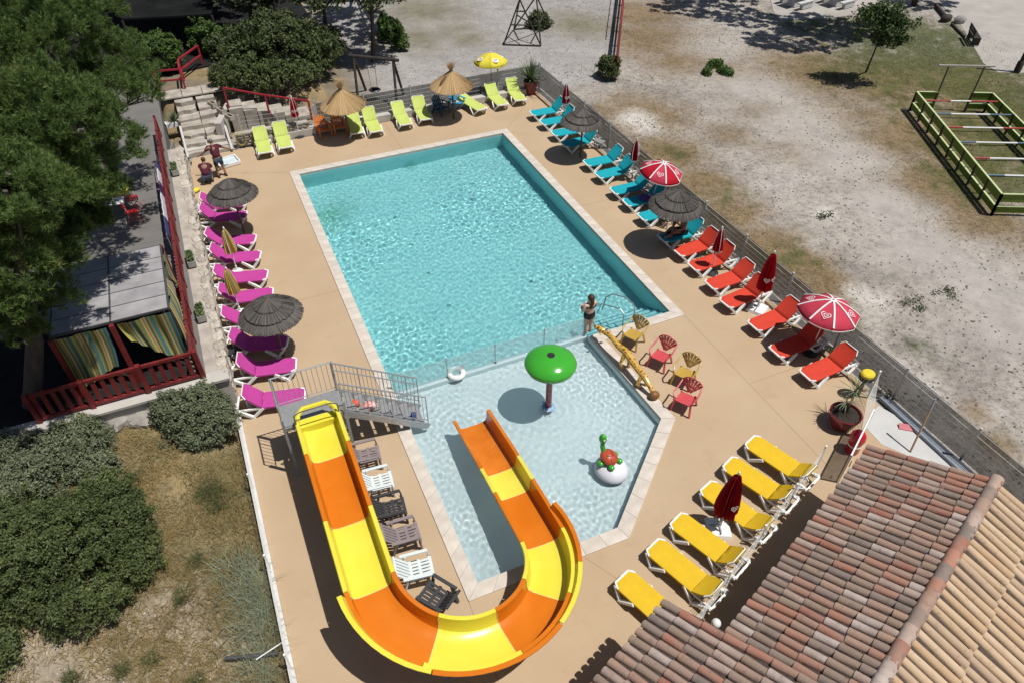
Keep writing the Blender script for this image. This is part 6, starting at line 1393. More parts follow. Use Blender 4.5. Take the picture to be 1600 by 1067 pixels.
tb = thing('terrace_table', 'pale framed garden table with a yellow cloth on the terrace', 'table', tuple(at(182, 335, TZ)))
bb = MB(); bb.box((0, 0, .72), (1.0, 1.3, .03)); bb.build('tabletop', white, tb, smooth=0)
for x in (-.45, .45):
    for y in (-.6, .6): bb = MB(); bb.tube([(x, y, 0), (x, y, .71)], .022, 8); bb.build('leg', white, tb)
rows = [[(-.42+.2*i, -.2+.14*j, .765+.03*math.sin(i*2.1+j*1.3)) for i in range(6)] for j in range(7)]
o = tag(sheet_mb(rows, .01).build('table_cloth', yb, smooth=60), 'crumpled bright yellow cloth on the terrace table', 'cloth'); o.location = at(188, 332, TZ)
bw = pm('white_purple_cloth', (.60, .58, .64), .8, .1, 3); rows = []
tl = thing('towel_line', 'long white and purple towels draped on a rail inside the terrace fence', 'towel rail', (-2.62, 23.6, TZ))
bb = MB()
for y in (0, 3.2, 6.6): bb.beam((0, y, 0), (0, y, 1.0), .03, .03, up=(1, 0, 0))
bb.tube([(0, 0, 1.0), (0, 6.6, 1.0)], .014, 6); bb.build('rail', steel, tl)
tw = [bw, pm('violet_towel', (.16, .05, .16), .9, .2, 6), pm('indigo_towel', (.05, .05, .16), .9, .2, 6)]
for k, (y0, y1, m, dz) in enumerate(((.1, 1.2, tw[2], .5), (1.3, 3.0, tw[0], .6), (3.1, 3.9, tw[1], .5), (4.0, 5.0, tw[0], .55), (5.1, 5.6, tw[2], .4))):
    r = []
    for x, z in ((-.11, 1.0-dz), (-.05, .8), (-.015, 1.02), (.015, 1.02), (.05, .85), (.10, 1.0-dz*.8)): r.append([(x+.01*math.sin(j*2.3), y0+(y1-y0)*j/6, z) for j in range(7)])
    sheet_mb(r, .008).build('towel', m, tl, smooth=60)
plm = pm('grey_planter', (.33, .32, .30), .7, .1, 5); lf_p = pm('planter_leaf', (.06, .10, .03), .6, .3, 5, col2=(.15, .2, .07))
for k, (px, py) in enumerate(((259, 266), (284, 407), (303, 490))):
    p = at(px, py, TZ+.2); pl = thing('planter_box', ['far', 'middle', 'near'][k]+' grey planter box with green plants on the stone wall', 'planter', (-2.12, p.y, TZ+.05), R(2), 'planter boxes on the stone wall')
    bb = MB(); bb.poly([(-.13, -.35), (.13, -.35), (.13, .35), (-.13, .35)], 0, .22, [[(-.11, -.33), (-.11, .33), (.11, .33), (.11, -.33)]], bottom=True); bb.box((0, 0, .09), (.215, .655, .17)); bb.build('box', plm, pl, smooth=0)
    V = NR.uniform(-1, 1, (400, 3))*np.array((.1, .31, .06))+np.array((0, 0, .25)); Q = []; F = []
    for i, c in enumerate(V):
        d = NR.normal(0, .025, (2, 3)); Q += [c-d[0], c+d[1], c+d[0], c-d[1]]; F.append((4*i, 4*i+1, 4*i+2, 4*i+3))
    np_mesh('foliage', Q, F, lf_p, pl)
# plant tray at the top of the wall
tp_ = thing('step_planter', 'white trough with bushy green plants beside the stone steps', 'planter', tuple(at(275, 196, .55)), R(10)); bb = MB(); bb.box((0, 0, .1), (.9, .4, .2)); bb.build('trough', white, tp_, smooth=0); sword_plant(tp_, .18, 90, .6, 13, up=.3, w=.04)
# ------------------------------------------------------------------ foliage
def unit(n): v = NR.normal(0, 1, (n, 3)); return v/np.linalg.norm(v, axis=1, keepdims=True)
def clump_points(lobes, n, clump=.28, spread=.5, shell=.72, up=True):
    """points gathered in clumps on the outer shell of a set of ellipsoid lobes, with their outward direction"""
    P = []; D = []; tot = sum(l[3]*l[4]+l[4]*l[5]+l[3]*l[5] for l in lobes)
    for l in lobes:
        c = np.array(l[:3]); r = np.array(l[3:6]); k = int(n*(l[3]*l[4]+l[4]*l[5]+l[3]*l[5])/tot); nc = max(6, int(k/45)); u = unit(nc)
        if up: u[:, 2] = np.where(u[:, 2] < -.45, -u[:, 2], u[:, 2])
        rad = shell+(1-shell)*NR.random(nc)**.6+.11*NR.normal(0, 1, nc)+(NR.random(nc) < .10)*NR.uniform(.05, .25, nc); cc = u*rad[:, None]; ii = NR.integers(0, nc, k)
        p = cc[ii]*r+unit(k)*(NR.random(k)**.5)[:, None]*clump; P.append(c+p); D.append(u[ii])
    return np.concatenate(P), np.concatenate(D)
def leaf_quads(P, D, size, flat=.5):
    n = len(P); nrm = D*flat+unit(n)*.75+np.array((0, 0, .35)); nrm /= np.linalg.norm(nrm, axis=1, keepdims=True); a = np.cross(nrm, unit(n)); a /= np.linalg.norm(a, axis=1, keepdims=True)+1e-9; b = np.cross(nrm, a); s = size*NR.uniform(.6, 1.3, (n, 1)); a = a*s; b = b*s*.5
    V = np.stack([P-a, P+b, P+a, P-b], 1).reshape(-1, 3); F = np.arange(4*n).reshape(-1, 4); return V, F
def crown(name, parent, lobes, n, size, m, clump=.28, shell=.7, zmin=None):
    P, D = clump_points(lobes, n, clump, shell=shell)
    if zmin is not None: k = P[:, 2] > zmin; P, D = P[k], D[k]
    V, F = leaf_quads(P, D, size); return np_mesh(name, V, F, m, parent)
def core(parent, lobes, m, f=.62, name='inner_branches'):          # rough twiggy mass inside a dense bush
    bb = MB()
    for l in lobes:
        c = Vector(l[:3])
        for k in range(20):
            u = Vector(unit(1)[0]); u.z = abs(u.z)*.9+.1; e = Vector((u.x*l[3], u.y*l[4], u.z*l[5]))*rnd.uniform(.8, 1.16); bb.tube([c+Vector((0, 0, -l[5]*.8)), c+e*.4+Vector((0, 0, -l[5]*.2)), c+e], [.035, .02, .006], 5)
    return bb.build(name, m, parent)
bark = pm('grey_bark', (.075, .062, .052), .9, .3, 6, bump=.6, stretch=(1, 1, .3))
pine_m = leaf_mat('pine_needle', (.052, .092, .024), (.185, .272, .075), (.32, .25, .10), .5, .35)
def pine(label, base, lobes, ntuft, seed):
    t = thing('pine_tree', label, 'tree', (0, 0, 0), group='big pines over the terrace'); b0 = Vector(base); top = Vector(lobes[0][:3])
    bb = MB(); bb.tube([b0, b0.lerp(top, .35)+Vector((.15, .1, 0)), b0.lerp(top, .75), top+Vector((0, 0, .5))], [.26, .21, .14, .05], 12); bb.build('trunk', bark, t)
    bb = MB()
    for l in lobes:
        c = Vector(l[:3]); s = b0.lerp(top, min(.9, max(.4, (c.z-b0.z)/(top.z-b0.z+.01)*.8)))
        bb.tube([s, s.lerp(c, .5)+Vector((0, 0, -.15)), c], [.09, .06, .03], 7)
        for k in range(7): u = Vector(unit(1)[0]); u.z = abs(u.z)*.6; bb.tube([c, c+Vector((u.x*l[3], u.y*l[4], u.z*l[5]))*.8], [.03, .01], 5)
    bb.build('limbs', bark, t)
    # needle tufts gathered on upward sweeping shoots
    tot = sum(l[3]*l[4]+l[4]*l[5]+l[3]*l[5] for l in lobes); V = []; 
    for l in lobes:                                              # each lobe is a cluster of upright plumes, each plume a shell of needle tufts
        k = int(ntuft*(l[3]*l[4]+l[4]*l[5]+l[3]*l[5])/tot); c = np.array(l[:3]); r = np.array(l[3:6]); nb = max(7, k//46); u = unit(nb); u[:, 2] = np.where(u[:, 2] < -.3, -u[:, 2]*.8, u[:, 2]); rad = NR.uniform(.50, 1.12, nb); ii = NR.integers(0, nb, k); sz = NR.uniform(.65, 1.25, (nb, 1))
        cl = u*rad[:, None]*r; o = unit(k); o[:, 2] = np.abs(o[:, 2])*.9-.15; P = c+cl[ii]+o*(NR.random(k)**.3)[:, None]*np.array((.29, .29, .50))*sz[ii]; ax = o*.9+u[ii]*.35+np.array((0, 0, .65)); ax /= np.linalg.norm(ax, axis=1, keepdims=True)
        m = 24; Pn = np.repeat(P, m, 0); An = np.repeat(ax, m, 0); off = NR.uniform(-.08, .10, (len(Pn), 1)); d = An*.8+unit(len(Pn))*.8; d /= np.linalg.norm(d, axis=1, keepdims=True); ln = NR.uniform(.08, .17, (len(Pn), 1)); b_ = Pn+An*off; sd = np.cross(d, unit(len(Pn))); sd /= np.linalg.norm(sd, axis=1, keepdims=True)+1e-9
        V.append(np.stack([b_-sd*.009, b_+sd*.009, b_+d*ln], 1).reshape(-1, 3))
    V = np.concatenate(V); F = np.arange(len(V)).reshape(-1, 3); print('pine tris', len(F)); np_mesh('crown', V, F, pine_m, t); return t
def lob(px, py, z, rx, ry=None, rz=None): p = at(px, py, z); return (p.x, p.y, z, rx, ry or rx, rz or rx*.75)
pine('nearest big pine spreading over the near end of the terrace', (-6.9, 17.9, TZ),
     [lob(25, 330, 7.6, 1.5), lob(40, 440, 5.4, 1.35), lob(-20, 420, 6.5, 1.6), lob(80, 395, 5.2, 1.0), lob(20, 500, 4.4, 1.1, 1.1, .8), lob(72, 480, 4.2, .75), lob(-60, 340, 7.5, 2), lob(-50, 500, 5., 1.4)], 10500, 1)
pine('middle big pine standing over the terrace between the other two', (-6.4, 23.5, TZ),
     [lob(110, 215, 7.6, 1.6), lob(40, 190, 8.2, 1.8), lob(130, 295, 6.0, 1.2), lob(95, 300, 6.6, 1.35), lob(30, 275, 7.4, 1.7), lob(145, 350, 5.0, .75), lob(110, 365, 5.0, .9), lob(-50, 230, 8, 2.0), lob(140, 240, 6.8, .9)], 11500, 2)
pine('farthest big pine reaching toward the stone steps', (-6.2, 31, TZ),
     [lob(105, 70, 8.0, 2.0), lob(60, 60, 8.4, 2.2), lob(172, 120, 6.8, 1.45), lob(200, 165, 5.8, 1.1), lob(135, 25, 7.4, 1.6), lob(20, 110, 7.8, 2.), lob(130, 160, 6.8, 1.5), lob(60, 0, 8.5, 2.4), lob(200, 90, 6., 1.0), lob(-60, 60, 8.5, 2.4), lob(150, 200, 6, .9), lob(218, 150, 5.0, .7, .7, .8), lob(225, 115, 5.4, .6)], 13500, 3)
# bushes in the dry garden
sage_m = leaf_mat('sage_leaf', (.08, .10, .05), (.235, .265, .16), (.40, .37, .08), .6, .2); dkl = leaf_mat('dark_shrub_leaf', (.038, .058, .02), (.16, .20, .07), (.27, .28, .10), .55, .3); brt = leaf_mat('bright_shrub_leaf', (.045, .085, .018), (.12, .20, .045), None, .5, .3)
def bush(name, label, lobes, n, size, m, group=None, clump=.2, twig=True, shell=.72):
    t = thing(name, label, 'bush', (lobes[0][0], lobes[0][1], gz(lobes[0][0], lobes[0][1])), 0, group); o = Vector(t.location); ll = [(l[0]-o.x, l[1]-o.y, l[2]-o.z, *l[3:]) for l in lobes]
    crown('foliage', t, ll, n, size, m, clump, shell, zmin=.01)
    if twig: core(t, ll, bark)
    return t
bush('sage_bush', 'rounded grey green bush in the corner between the terrace wall and the deck kerb', [lob(310, 645, .85, .85, .75, .7), lob(272, 645, .75, .55, .6, .55), lob(342, 655, .7, .5, .6, .55), lob(308, 680, .5, .75, .5, .5)], 42000, .038, sage_m, clump=.12, shell=.76)
bush('sage_bush', 'wide grey green bush with yellow sprigs under the dark end of the balustrade', [lob(120, 700, .8, .85, .8, .7), lob(70, 730, .8, 1.0, 1.0, .7), lob(150, 735, .6, .6, .6, .5), lob(15, 765, .8, 1.0, .9, .7), lob(125, 670, .75, .5, .45, .45), lob(20, 710, .8, .7, .7, .5)], 60000, .038, sage_m, clump=.13, shell=.76)
bush('dark_bush', 'big dark green bush at the lower left corner of the dry garden', [lob(115, 850, 1.25, 1.25, 1.2, 1.1), lob(195, 825, 1.0, .7, .85, .85), lob(55, 860, 1.15, 1.05, 1.05, .95), lob(135, 945, .7, .9, .6, .65), lob(170, 785, 1.1, .75, .65, .8), lob(20, 830, .9, .8, .9, .8), lob(210, 875, .7, .55, .65, .6), lob(70, 930, .7, .7, .5, .6)], 100000, .038, dkl, clump=.14, shell=.62)
bush('dark_bush', 'small dark bush cut off at the lower left edge of the picture', [lob(-5, 1010, .5, .45, .7, .5), lob(-10, 930, .5, .4, .6, .5)], 6000, .045, dkl)
# hedges and bushes behind the steps
hedge_m = leaf_mat('hedge_leaf', (.035, .052, .018), (.12, .155, .055), (.22, .21, .09), .55, .25)
bush('hedge_bush', 'big sprawling green bush on the bank behind the red handrail', [lob(430, 70, 2.3, 2.1, 1.5, 1.4), lob(480, 85, 1.6, 1.6, 1.4, 1.2), lob(385, 95, 1.8, 1.3, 1.2, 1.), lob(440, 115, 1.2, 1.6, .9, .9), lob(505, 70, 1.3, 1.1, 1.1, .9), lob(360, 80, 1.6, 1., 1., .9)], 42000, .085, hedge_m, clump=.28)
bush('hedge_bush', 'dark low bush between the big bush and the red handrail', [lob(385, 125, 1.6, 1.3, .8, .9), lob(440, 132, 1.2, 1.3, .8, .9), lob(352, 118, 1.7, .8, .6, .6), lob(480, 130, .8, 1.0, .8, .8)], 18000, .065, dkl, clump=.2)
bush('round_shrub', 'round bright green shrub on the left at the top of the stone steps', [lob(254, 85, 2.1, .95, .95, .95)], 9000, .075, brt, 'round green shrubs at the top of the steps')
bush('round_shrub', 'round bright green shrub right of the red railing above the steps', [lob(322, 60, 2.0, .8, .8, .8), lob(335, 75, 1.5, .7, .7, .6)], 9000, .075, brt, 'round green shrubs at the top of the steps')
bush('gravel_shrub', 'fresh green shrub at the edge of the gravel yard near the swing', [lob(612, 52, .4, .75, .7, .7), lob(628, 68, .3, .5, .5, .4), lob(604, 40, .5, .6, .6, .6)], 7000, .08, brt)
bush('gravel_shrub', 'dark round shrub at the foot of the red gate line', [lob(952, 108, .45, .55, .6, .65)], 5000, .07, dkl)
bush('gravel_shrub', 'low green shrub behind the climbing frame', [lob(842, 34, .3, .7, .6, .5)], 4000, .07, hedge_m)
bush('weed_patch', 'small bright green weed patch in the middle of the dirt ground', [lob(1118, 103, .0, .5, .3, .25), lob(1133, 113, .0, .3, .5, .22), lob(1105, 115, .0, .25, .3, .2)], 3500, .06, brt)
for k, (px, py, r, lab) in enumerate(((1292, 340, .35, 'small weed clump beside the white chalk mark on the dirt ground'), (1475, 460, .55, 'low weed clump on the bare dirt right of the big parasol'), (1428, 478, .5, 'low weed clump on the dirt just above the open rose parasol'), (1100, 405, .4, 'weed clump growing along the fence behind the red loungers'), (1285, 545, .5, 'weed clump at the fence behind the last red loungers'), (1385, 620, .5, 'weed clump by the fence above the white sheet'))):
    bush('weed_clump', lab, [lob(px, py, .0, r*.8, r*.55, .09)], 260, .04, hedge_m, 'weed clumps on the dirt ground', twig=False)
# trees at the top edge
def tree(name, label, base, hgt, lobes, n, size, m, tr=.1, group=None, clump=.35):
    t = thing(name, label, 'tree', base, 0, group); o = Vector(base); bb = MB(); ll = [(l[0]-o.x, l[1]-o.y, l[2]-o.z, *l[3:]) for l in lobes]; c = Vector(ll[0][:3])
    bb.tube([(0, 0, 0), c*.4+Vector((.03, 0, 0)), c], [tr, tr*.75, tr*.4], 9); bb.build('trunk', bark, t); bb = MB()
    for l in ll:
        bb.tube([c*.6, Vector(l[:3])], [tr*.4, tr*.2], 6)
        for k in range(6): u = Vector(unit(1)[0]); u.z = abs(u.z); bb.tube([Vector(l[:3]), Vector(l[:3])+Vector((u.x*l[3], u.y*l[4], u.z*l[5]))*.85], [tr*.2, .008], 5)
    bb.build('limbs', bark, t); crown('crown', t, ll, n, size, m, clump, .55); return t
bT = at(1353, 113, -.05); hT = tall((1388, 10), (1353, 113))
cT = at(1382, 40, 3.0); print('tree h', hT, bT, cT)
tree('young_tree', 'young leafy tree with a thin bare trunk on the grass at the top right', tuple(bT), 4, [(cT.x, cT.y, 3.0, 1.15, 1.15, .95), (cT.x+.8, cT.y-.3, 2.8, .9, .8, .7), (cT.x-.5, cT.y+.5, 3.2, .9, .9, .7), (cT.x+.3, cT.y-.2, 2.4, .9, .8, .5)], 4800, .10, leaf_mat('young_tree_leaf', (.03, .055, .016), (.085, .135, .035), None, .5, .3), tr=.06)
olv = leaf_mat('grey_tree_leaf', (.035, .045, .022), (.11, .125, .075), (.2, .2, .14), .55, .25)
def topt(label, px, py, z, r, n=14000, m=olv, name='broad_tree'):
    p = at(px, py, z); b = at(px, py, z); bz = gz(p.x, p.y); return tree(name, label, (p.x-.3, p.y+.2, bz), z, [(p.x, p.y, z, r, r, r*.75), (p.x-r*.7, p.y+.3, z-.3, r*.75, r*.7, r*.55), (p.x+r*.7, p.y-.2, z-.3, r*.75, r*.7, r*.55), (p.x, p.y-r*.5, z-r*.4, r*.7, r*.6, r*.45)], n, .10, m, tr=.16, group='trees along the top edge')
topt('grey green tree at the top edge above the big bush', 385, -22, 4.0, 1.7)
topt('dark tree at the top edge left of the gravel yard', 500, -40, 4.6, 2.2, m=dkl)
topt('dark spreading tree at the top edge over the shaded slope', 578, -25, 4.2, 1.5, 10000, hedge_m)
# trees standing at or just past the top edge, whose shade falls on the ground in view
def shade_tree(label, base, pts, z, n, m=hedge_m):
    lobes = []
    for gx, gy, r in pts:
        g = at(gx, gy, base[2]); k = z/math.tan(SUN_EL); lobes.append((g.x+k*math.cos(SUN_AZ), g.y+k*math.sin(SUN_AZ), base[2]+z+rnd.uniform(-.3, .3), r, r, r*.5))
    return tree('broad_tree', label, base, z, lobes, n, .16, m, tr=.2, group='broad trees along the top edge')
shade_tree('broad tree past the top edge shading the dirt ground', tuple(at(1125, -45, -.05)), [(1110, 8, 3.4), (1050, 2, 2.2), (1175, 28, 2.2), (1150, -20, 3.)], 8.5, 11000)
shade_tree('broad tree by the picnic slab shading the grass', tuple(at(1428, 8, -.05)), [(1300, 48, 2.7), (1235, 62, 2.3), (1360, 52, 2.2), (1440, 2, 2.4), (1270, 40, 2.6), (1200, 66, 1.3)], 8.5, 16000)
shade_tree('broad tree past the top edge shading the dark walk behind the pines', (.8, 52, 1.3), [(270, 18, 3.4), (220, 25, 3.0), (330, 10, 3.0), (300, -15, 4), (370, 30, 2.6)], 8., 15000)
shade_tree('broad tree past the top edge shading the slope by the gravel yard', tuple(at(560, -70, -.05)), [(545, 30, 2.4), (580, 55, 1.8), (500, 10, 2.6), (600, 75, .9)], 7.5, 9000)
# ------------------------------------------------------------------ gravel yard: swing, climbing frame, red gate line
sw = thing('swing_frame', 'dark wooden swing frame behind the straw parasol on the gravel', 'swing', (0, 0, 0))
a, c = at(564, 146), at(614, 142); hS = 2.15
tA, tB = at(552, 88, hS), at(614, 94, hS); back = Vector((.5, .9, 0))
bb = MB(); bb.tube([tA+(tA-tB).normalized()*.25, tB+(tB-tA).normalized()*.3], .085, 10); bb.build('top_beam', wood_dark, sw)
for t_, f_ in ((tA, a), (tB, c)):
    f0 = Vector((t_.x-.25, t_.y-.75, -.05)); f1 = Vector((t_.x+.55, t_.y+.75, -.05))
    bb = MB(); bb.tube([t_, f0], .07, 8); bb.build('leg', wood_dark, sw); bb = MB(); bb.tube([t_, f1], .07, 8); bb.build('leg', wood_dark, sw)
m_ = tA.lerp(tB, .42); bb = MB()
for s in (-.2, .2): bb.tube([m_+Vector((s, 0, 0)), Vector((m_.x+s*.8, m_.y-.1, .55))], .012, 5)
bb.build('chains', dark_steel, sw); bb = MB(); bb.lathe([(.26, -.05), (.32, 0), (.26, .05), (.16, .0), (.26, -.05)], 16, (m_.x, m_.y-.1, .5)); bb.build('tyre_seat', black, sw)
cf = thing('climbing_frame', 'dark metal climbing frame of bars at the top of the gravel yard', 'climbing frame', (0, 0, 0))
b0, b1, b2, b3 = at(787, 70), at(845, 72), at(803, 46), at(860, 42); t0, t1 = at(812, 0, 2.6), at(838, -6, 2.6)
for p, q in ((b0, t0), (b1, t0), (b2, t0), (b1, t1), (b3, t1), (b2, t1)): bb = MB(); bb.tube([p, q], .045, 7); bb.build('strut', wood_dark, cf)
for p, q in ((b0, b1), (b2, b3), (b0.lerp(t0, .45), b1.lerp(t0, .45)), (b1.lerp(t1, .45), b3.lerp(t1, .45)), (t0, t1), (b2.lerp(t0, .5), b1.lerp(t0, .5)), (b0.lerp(t0, .75), b1.lerp(t0, .75))): bb = MB(); bb.tube([p, q], .04, 7); bb.build('bar', wood_dark, cf)
rg_ = thing('red_gate_line', 'dark red and black metal gate line between the gravel yard and the dirt ground', 'gate', (0, 0, 0))
p0, p1 = at(961, 124), at(975, -10); n_ = 6
for k in range(n_+1): p = p0.lerp(p1, k/n_); bb = MB(); bb.tube([p-Vector((0, 0, .1)), p+Vector((0, 0, 1.3))], .08, 7); bb.build('post', brown_red, rg_)
for z in (.5, .95, 1.25):
    for k in range(n_): bb = MB(); bb.beam(p0.lerp(p1, k/n_)+Vector((0, 0, z)), p0.lerp(p1, (k+1)/n_)+Vector((0, 0, z)), .08, .12); bb.build('rail', red_paint if k >= 2 and z > 1 else brown_red, rg_, smooth=0)
q0, q1 = at(958, 62), at(966, -10); bb = MB()
for z in (.1, 1.1): bb.beam(q0+Vector((0, 0, z)), q1+Vector((0, 0, z)), .04, .04)
for k in range(5): p = q0.lerp(q1, k/4); bb.beam(p, p+Vector((0, 0, 1.15)), .04, .04, up=(1, 0, 0))
bb.build('open_leaf', black, rg_, smooth=0)
# ------------------------------------------------------------------ life-size table football pitch
lg_ = pm('lime_green_board', (.135, .205, .022), .6, .12, 3); lgt = pm('pale_green_edge', (.50, .58, .30), .6, .08, 3); pr = pm('pitch_pole_red', (.40, .05, .05), .5); pb_ = pm('pitch_pole_blue', (.10, .17, .24), .5)
ft = thing('football_pitch', 'life size table football pitch of lime green boards with red, blue and white poles', 'football pitch', (0, 0, 0))
HB = .95
cA = at(1433, 144, HB); cB = at(1551, 146, HB); cC = at(1566, 304, HB); cD = cB+(cC-cA); cD = Vector((cD.x, cD.y, HB))
print('pitch', cA, cB, cC)
def boards(p, q, gap=None):
    for z0, z1 in ((.60, .95), (.10, .38)):
        n = max(1, round((q-p).length/2.6))
        for k in range(n):
            if gap and gap[0] <= k < gap[1] : continue
            a, c = p.lerp(q, k/n), p.lerp(q, (k+1)/n); u = (c-a).normalized()*.01
            bb = MB(); bb.beam(Vector((a.x, a.y, (z0+z1)/2))+u, Vector((c.x, c.y, (z0+z1)/2))-u, .04, z1-z0); bb.build('board', lg_, ft, smooth=0)
            bb = MB(); bb.beam(Vector((a.x, a.y, z1+.012))+u, Vector((c.x, c.y, z1+.012))-u, .085, .03); bb.build('board_edge', lgt, ft, smooth=0)
    n = max(1, round((q-p).length/1.3))
    for k in range(n+1): a = p.lerp(q, k/n); bb = MB(); bb.beam(Vector((a.x, a.y, -.1)), Vector((a.x, a.y, .93)), .09, .09, up=(1, 0, 0)); bb.build('post', wood_dark, ft, smooth=0)
e1, e2 = cA.lerp(cB, .28), cA.lerp(cB, .74)
boards(cA, cC); boards(cB, cD); boards(cA, e1); boards(e2, cB); f1, f2 = cC.lerp(cD, .4), cC.lerp(cD, .7); boards(cC, f1); boards(f2, cD)
for i, f in enumerate((.085, .235, .38, .53, .68, .83)):
    p, q = cA.lerp(cC, f), cB.lerp(cD, f); d = q-p; p = p-d*.0; q = q+d*.02; col = pr if i % 2 == 0 else pb_
    cuts = ((0, .36, col), (.36, .62, white), (.62, 1., col)) if i == 0 else ((0, .22, col), (.22, .7, white), (.7, 1., col))
    for a, c, m in cuts: bb = MB(); bb.tube([p.lerp(q, a)+Vector((0, 0, -.08)), p.lerp(q, c)+Vector((0, 0, -.08))], .04, 8); bb.build('pole', m, ft)
g0, g1 = Vector((e1.x, e1.y, 0)), Vector((e2.x, e2.y, 0)); 
bb = MB(); up2 = Vector((0, 0, 2.3)); d = (g1-g0).normalized()
for g in (g0, g1): bb.tube([g, g+up2], .04, 7)
bb.build('goal_posts', wood_pole, ft); bb = MB(); bb.beam(g0+up2-d*.5, g1+up2+d*.5, .07, .07); bb.build('crossbar', pm('goal_bar_pale', (.45, .40, .37), .6), ft, smooth=0)
# benches, bollards, lamp post, picnic tables
bn = thing('park_bench', 'dark wooden bench facing the pale track at the top right', 'bench', tuple(at(1519, 66)), math.atan2(at(1537, 98).y-at(1500, 35).y, at(1537, 98).x-at(1500, 35).x)+math.pi)
for k in range(3): bb = MB(); bb.box((0, -.15+.15*k, .45), (1.5, .12, .04)); bb.build('seat_slat', wood_dark, bn, smooth=0)
for k in range(2): bb = MB(); bb.box((0, .24, .65+.17*k), (1.5, .04, .13)); bb.build('back_slat', wood_dark, bn, smooth=0)
for x in (-.6, .6): bb = MB(); bb.box((x, 0, .22), (.08, .45, .44)); bb.build('leg', wood_dark, bn, smooth=0); bb = MB(); bb.beam((x, .22, .4), (x, .28, .9), .06, .05); bb.build('back_post', wood_dark, bn, smooth=0)
stn_m = pm('grey_boulder', (.30, .28, .26), .9, .2, 4, bump=.5)
for k, (px, py, lab) in enumerate(((1478, 30, 'dark squared block on the left edge of the pale track'), (1500, 32, 'smaller pale block on the left edge of the pale track'))):
    bb = rock(None, .45, .3, .3, 80+k); o = tag(bb.build('boulder', stn_m if k else wood_dark, smooth=50), lab, 'boulder'); o.location = at(px, py, .12)
bb = MB(); bb.beam(at(1462, 8, .1), at(1477, 26, .1), .16, .2); tag(bb.build('border_log', wood_dark, smooth=0), 'dark timber edging along the pale track above the squared block', 'edging'); bb = MB(); bb.beam(at(1487, 38, .02), at(1507, 58, .02), .12, .14); tag(bb.build('border_log', wood_dark, smooth=0), 'dark timber edging along the pale track just above the bench', 'edging')
lpst = thing('lamp_post', 'dark post leaning at the right edge of the track', 'post', tuple(at(1589, 112))); bb = MB(); bb.tube([(0, 0, 0), (0, 0, 5)], [.12, .08], 10); bb.build('shaft', wood_dark, lpst); bb = MB(); bb.lathe([(.18, 0), (.18, .5), (.13, .6)], 12); bb.build('base', wood_dark, lpst)
pc = pm('picnic_concrete', (.50, .50, .49), .8, .08, 3)
for k, (px, py) in enumerate(((1243, 8), (1308, 7))):
    t = thing('picnic_table', ('left', 'right')[k]+' pale concrete picnic table on the slab at the top edge', 'table', tuple(at(px, py)), R(10), 'picnic tables')
    bb = MB(); bb.box((0, 0, .35), (1.2, .7, .7), top=.7); bb.build('pedestal', pc, t, smooth=0); bb = MB(); bb.box((0, 0, .74), (1.9, .9, .08)); bb.build('tabletop', pc, t, smooth=0)
    for s in (-1, 1): bb = MB(); bb.box((0, s*.85, .42), (1.7, .32, .07)); bb.box((0, s*.85, .2), (1.0, .25, .38)); bb.build('bench_seat', pc, t, smooth=0)
# ------------------------------------------------------------------ shelter roof at the top left, its near-black colour standing in for shade
shl = thing('dark_shelter', 'flat shelter roof coloured near black as shade behind the pines at the top left', 'shelter', (0, 0, 0)); dkr = pm('roof_painted_shade', (.014, .0145, .015), .95, .3, 1, spec=.02)
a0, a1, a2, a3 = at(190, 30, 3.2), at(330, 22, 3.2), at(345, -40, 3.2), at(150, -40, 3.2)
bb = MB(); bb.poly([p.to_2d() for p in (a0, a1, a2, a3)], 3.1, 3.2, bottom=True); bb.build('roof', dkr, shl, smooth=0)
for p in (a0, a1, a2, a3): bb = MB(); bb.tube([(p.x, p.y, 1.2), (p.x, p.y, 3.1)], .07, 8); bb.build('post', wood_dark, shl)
# ------------------------------------------------------------------ grass, pebbles
straw_l = leaf_mat('dry_grass_blade', (.17, .128, .05), (.38, .285, .125), (.12, .14, .05), .8, .2); grass_l = leaf_mat('green_grass_blade', (.05, .065, .022), (.15, .165, .065), (.26, .22, .10), .7, .25); fesc = leaf_mat('blue_grey_grass', (.12, .145, .085), (.33, .37, .26), (.42, .38, .24), .7, .2)
def blades(name, P, h, w, lean, m, zf=None):
    n = len(P); a = NR.uniform(0, 6.283, n); d = np.stack([np.cos(a), np.sin(a), np.zeros(n)], 1); sd = np.stack([-d[:, 1], d[:, 0], np.zeros(n)], 1); hh = h*NR.uniform(.5, 1.3, (n, 1)); le = lean*NR.uniform(.3, 1.4, (n, 1)); up = np.array((0, 0, 1.))
    b = P; mid = b+up*hh*.62+d*hh*le*.45; tip = b+up*hh*(1.-.35*np.minimum(1, le))+d*hh*le*1.25; ww = w*NR.uniform(.6, 1.3, (n, 1))
    V = np.stack([b-sd*ww, b+sd*ww, mid+sd*ww*.7, mid-sd*ww*.7, tip], 1).reshape(-1, 3); q = np.arange(n)[:, None]*5
    F = np.concatenate([q+np.array([0, 1, 2]), q+np.array([0, 2, 3]), q+np.array([3, 2, 4])]); return stuff(np_mesh(name, V, F, m))
def scatter(n, x0, x1, y0, y1, dens):
    x = NR.uniform(x0, x1, n); y = NR.uniform(y0, y1, n); k = NR.random(n) < dens(x, y); x, y = x[k], y[k]; return np.stack([x, y, ground_z(x, y)-.01], 1)
gd_ = lambda x, y: np.clip((fbm(x, y, 1.1, 31, 3)-.28)*2.6, .05, 1)
blades('dry_grass', scatter(75000, -9, XL-.2, 4.5, 16.7, gd_), .17, .0065, 1.3, straw_l)
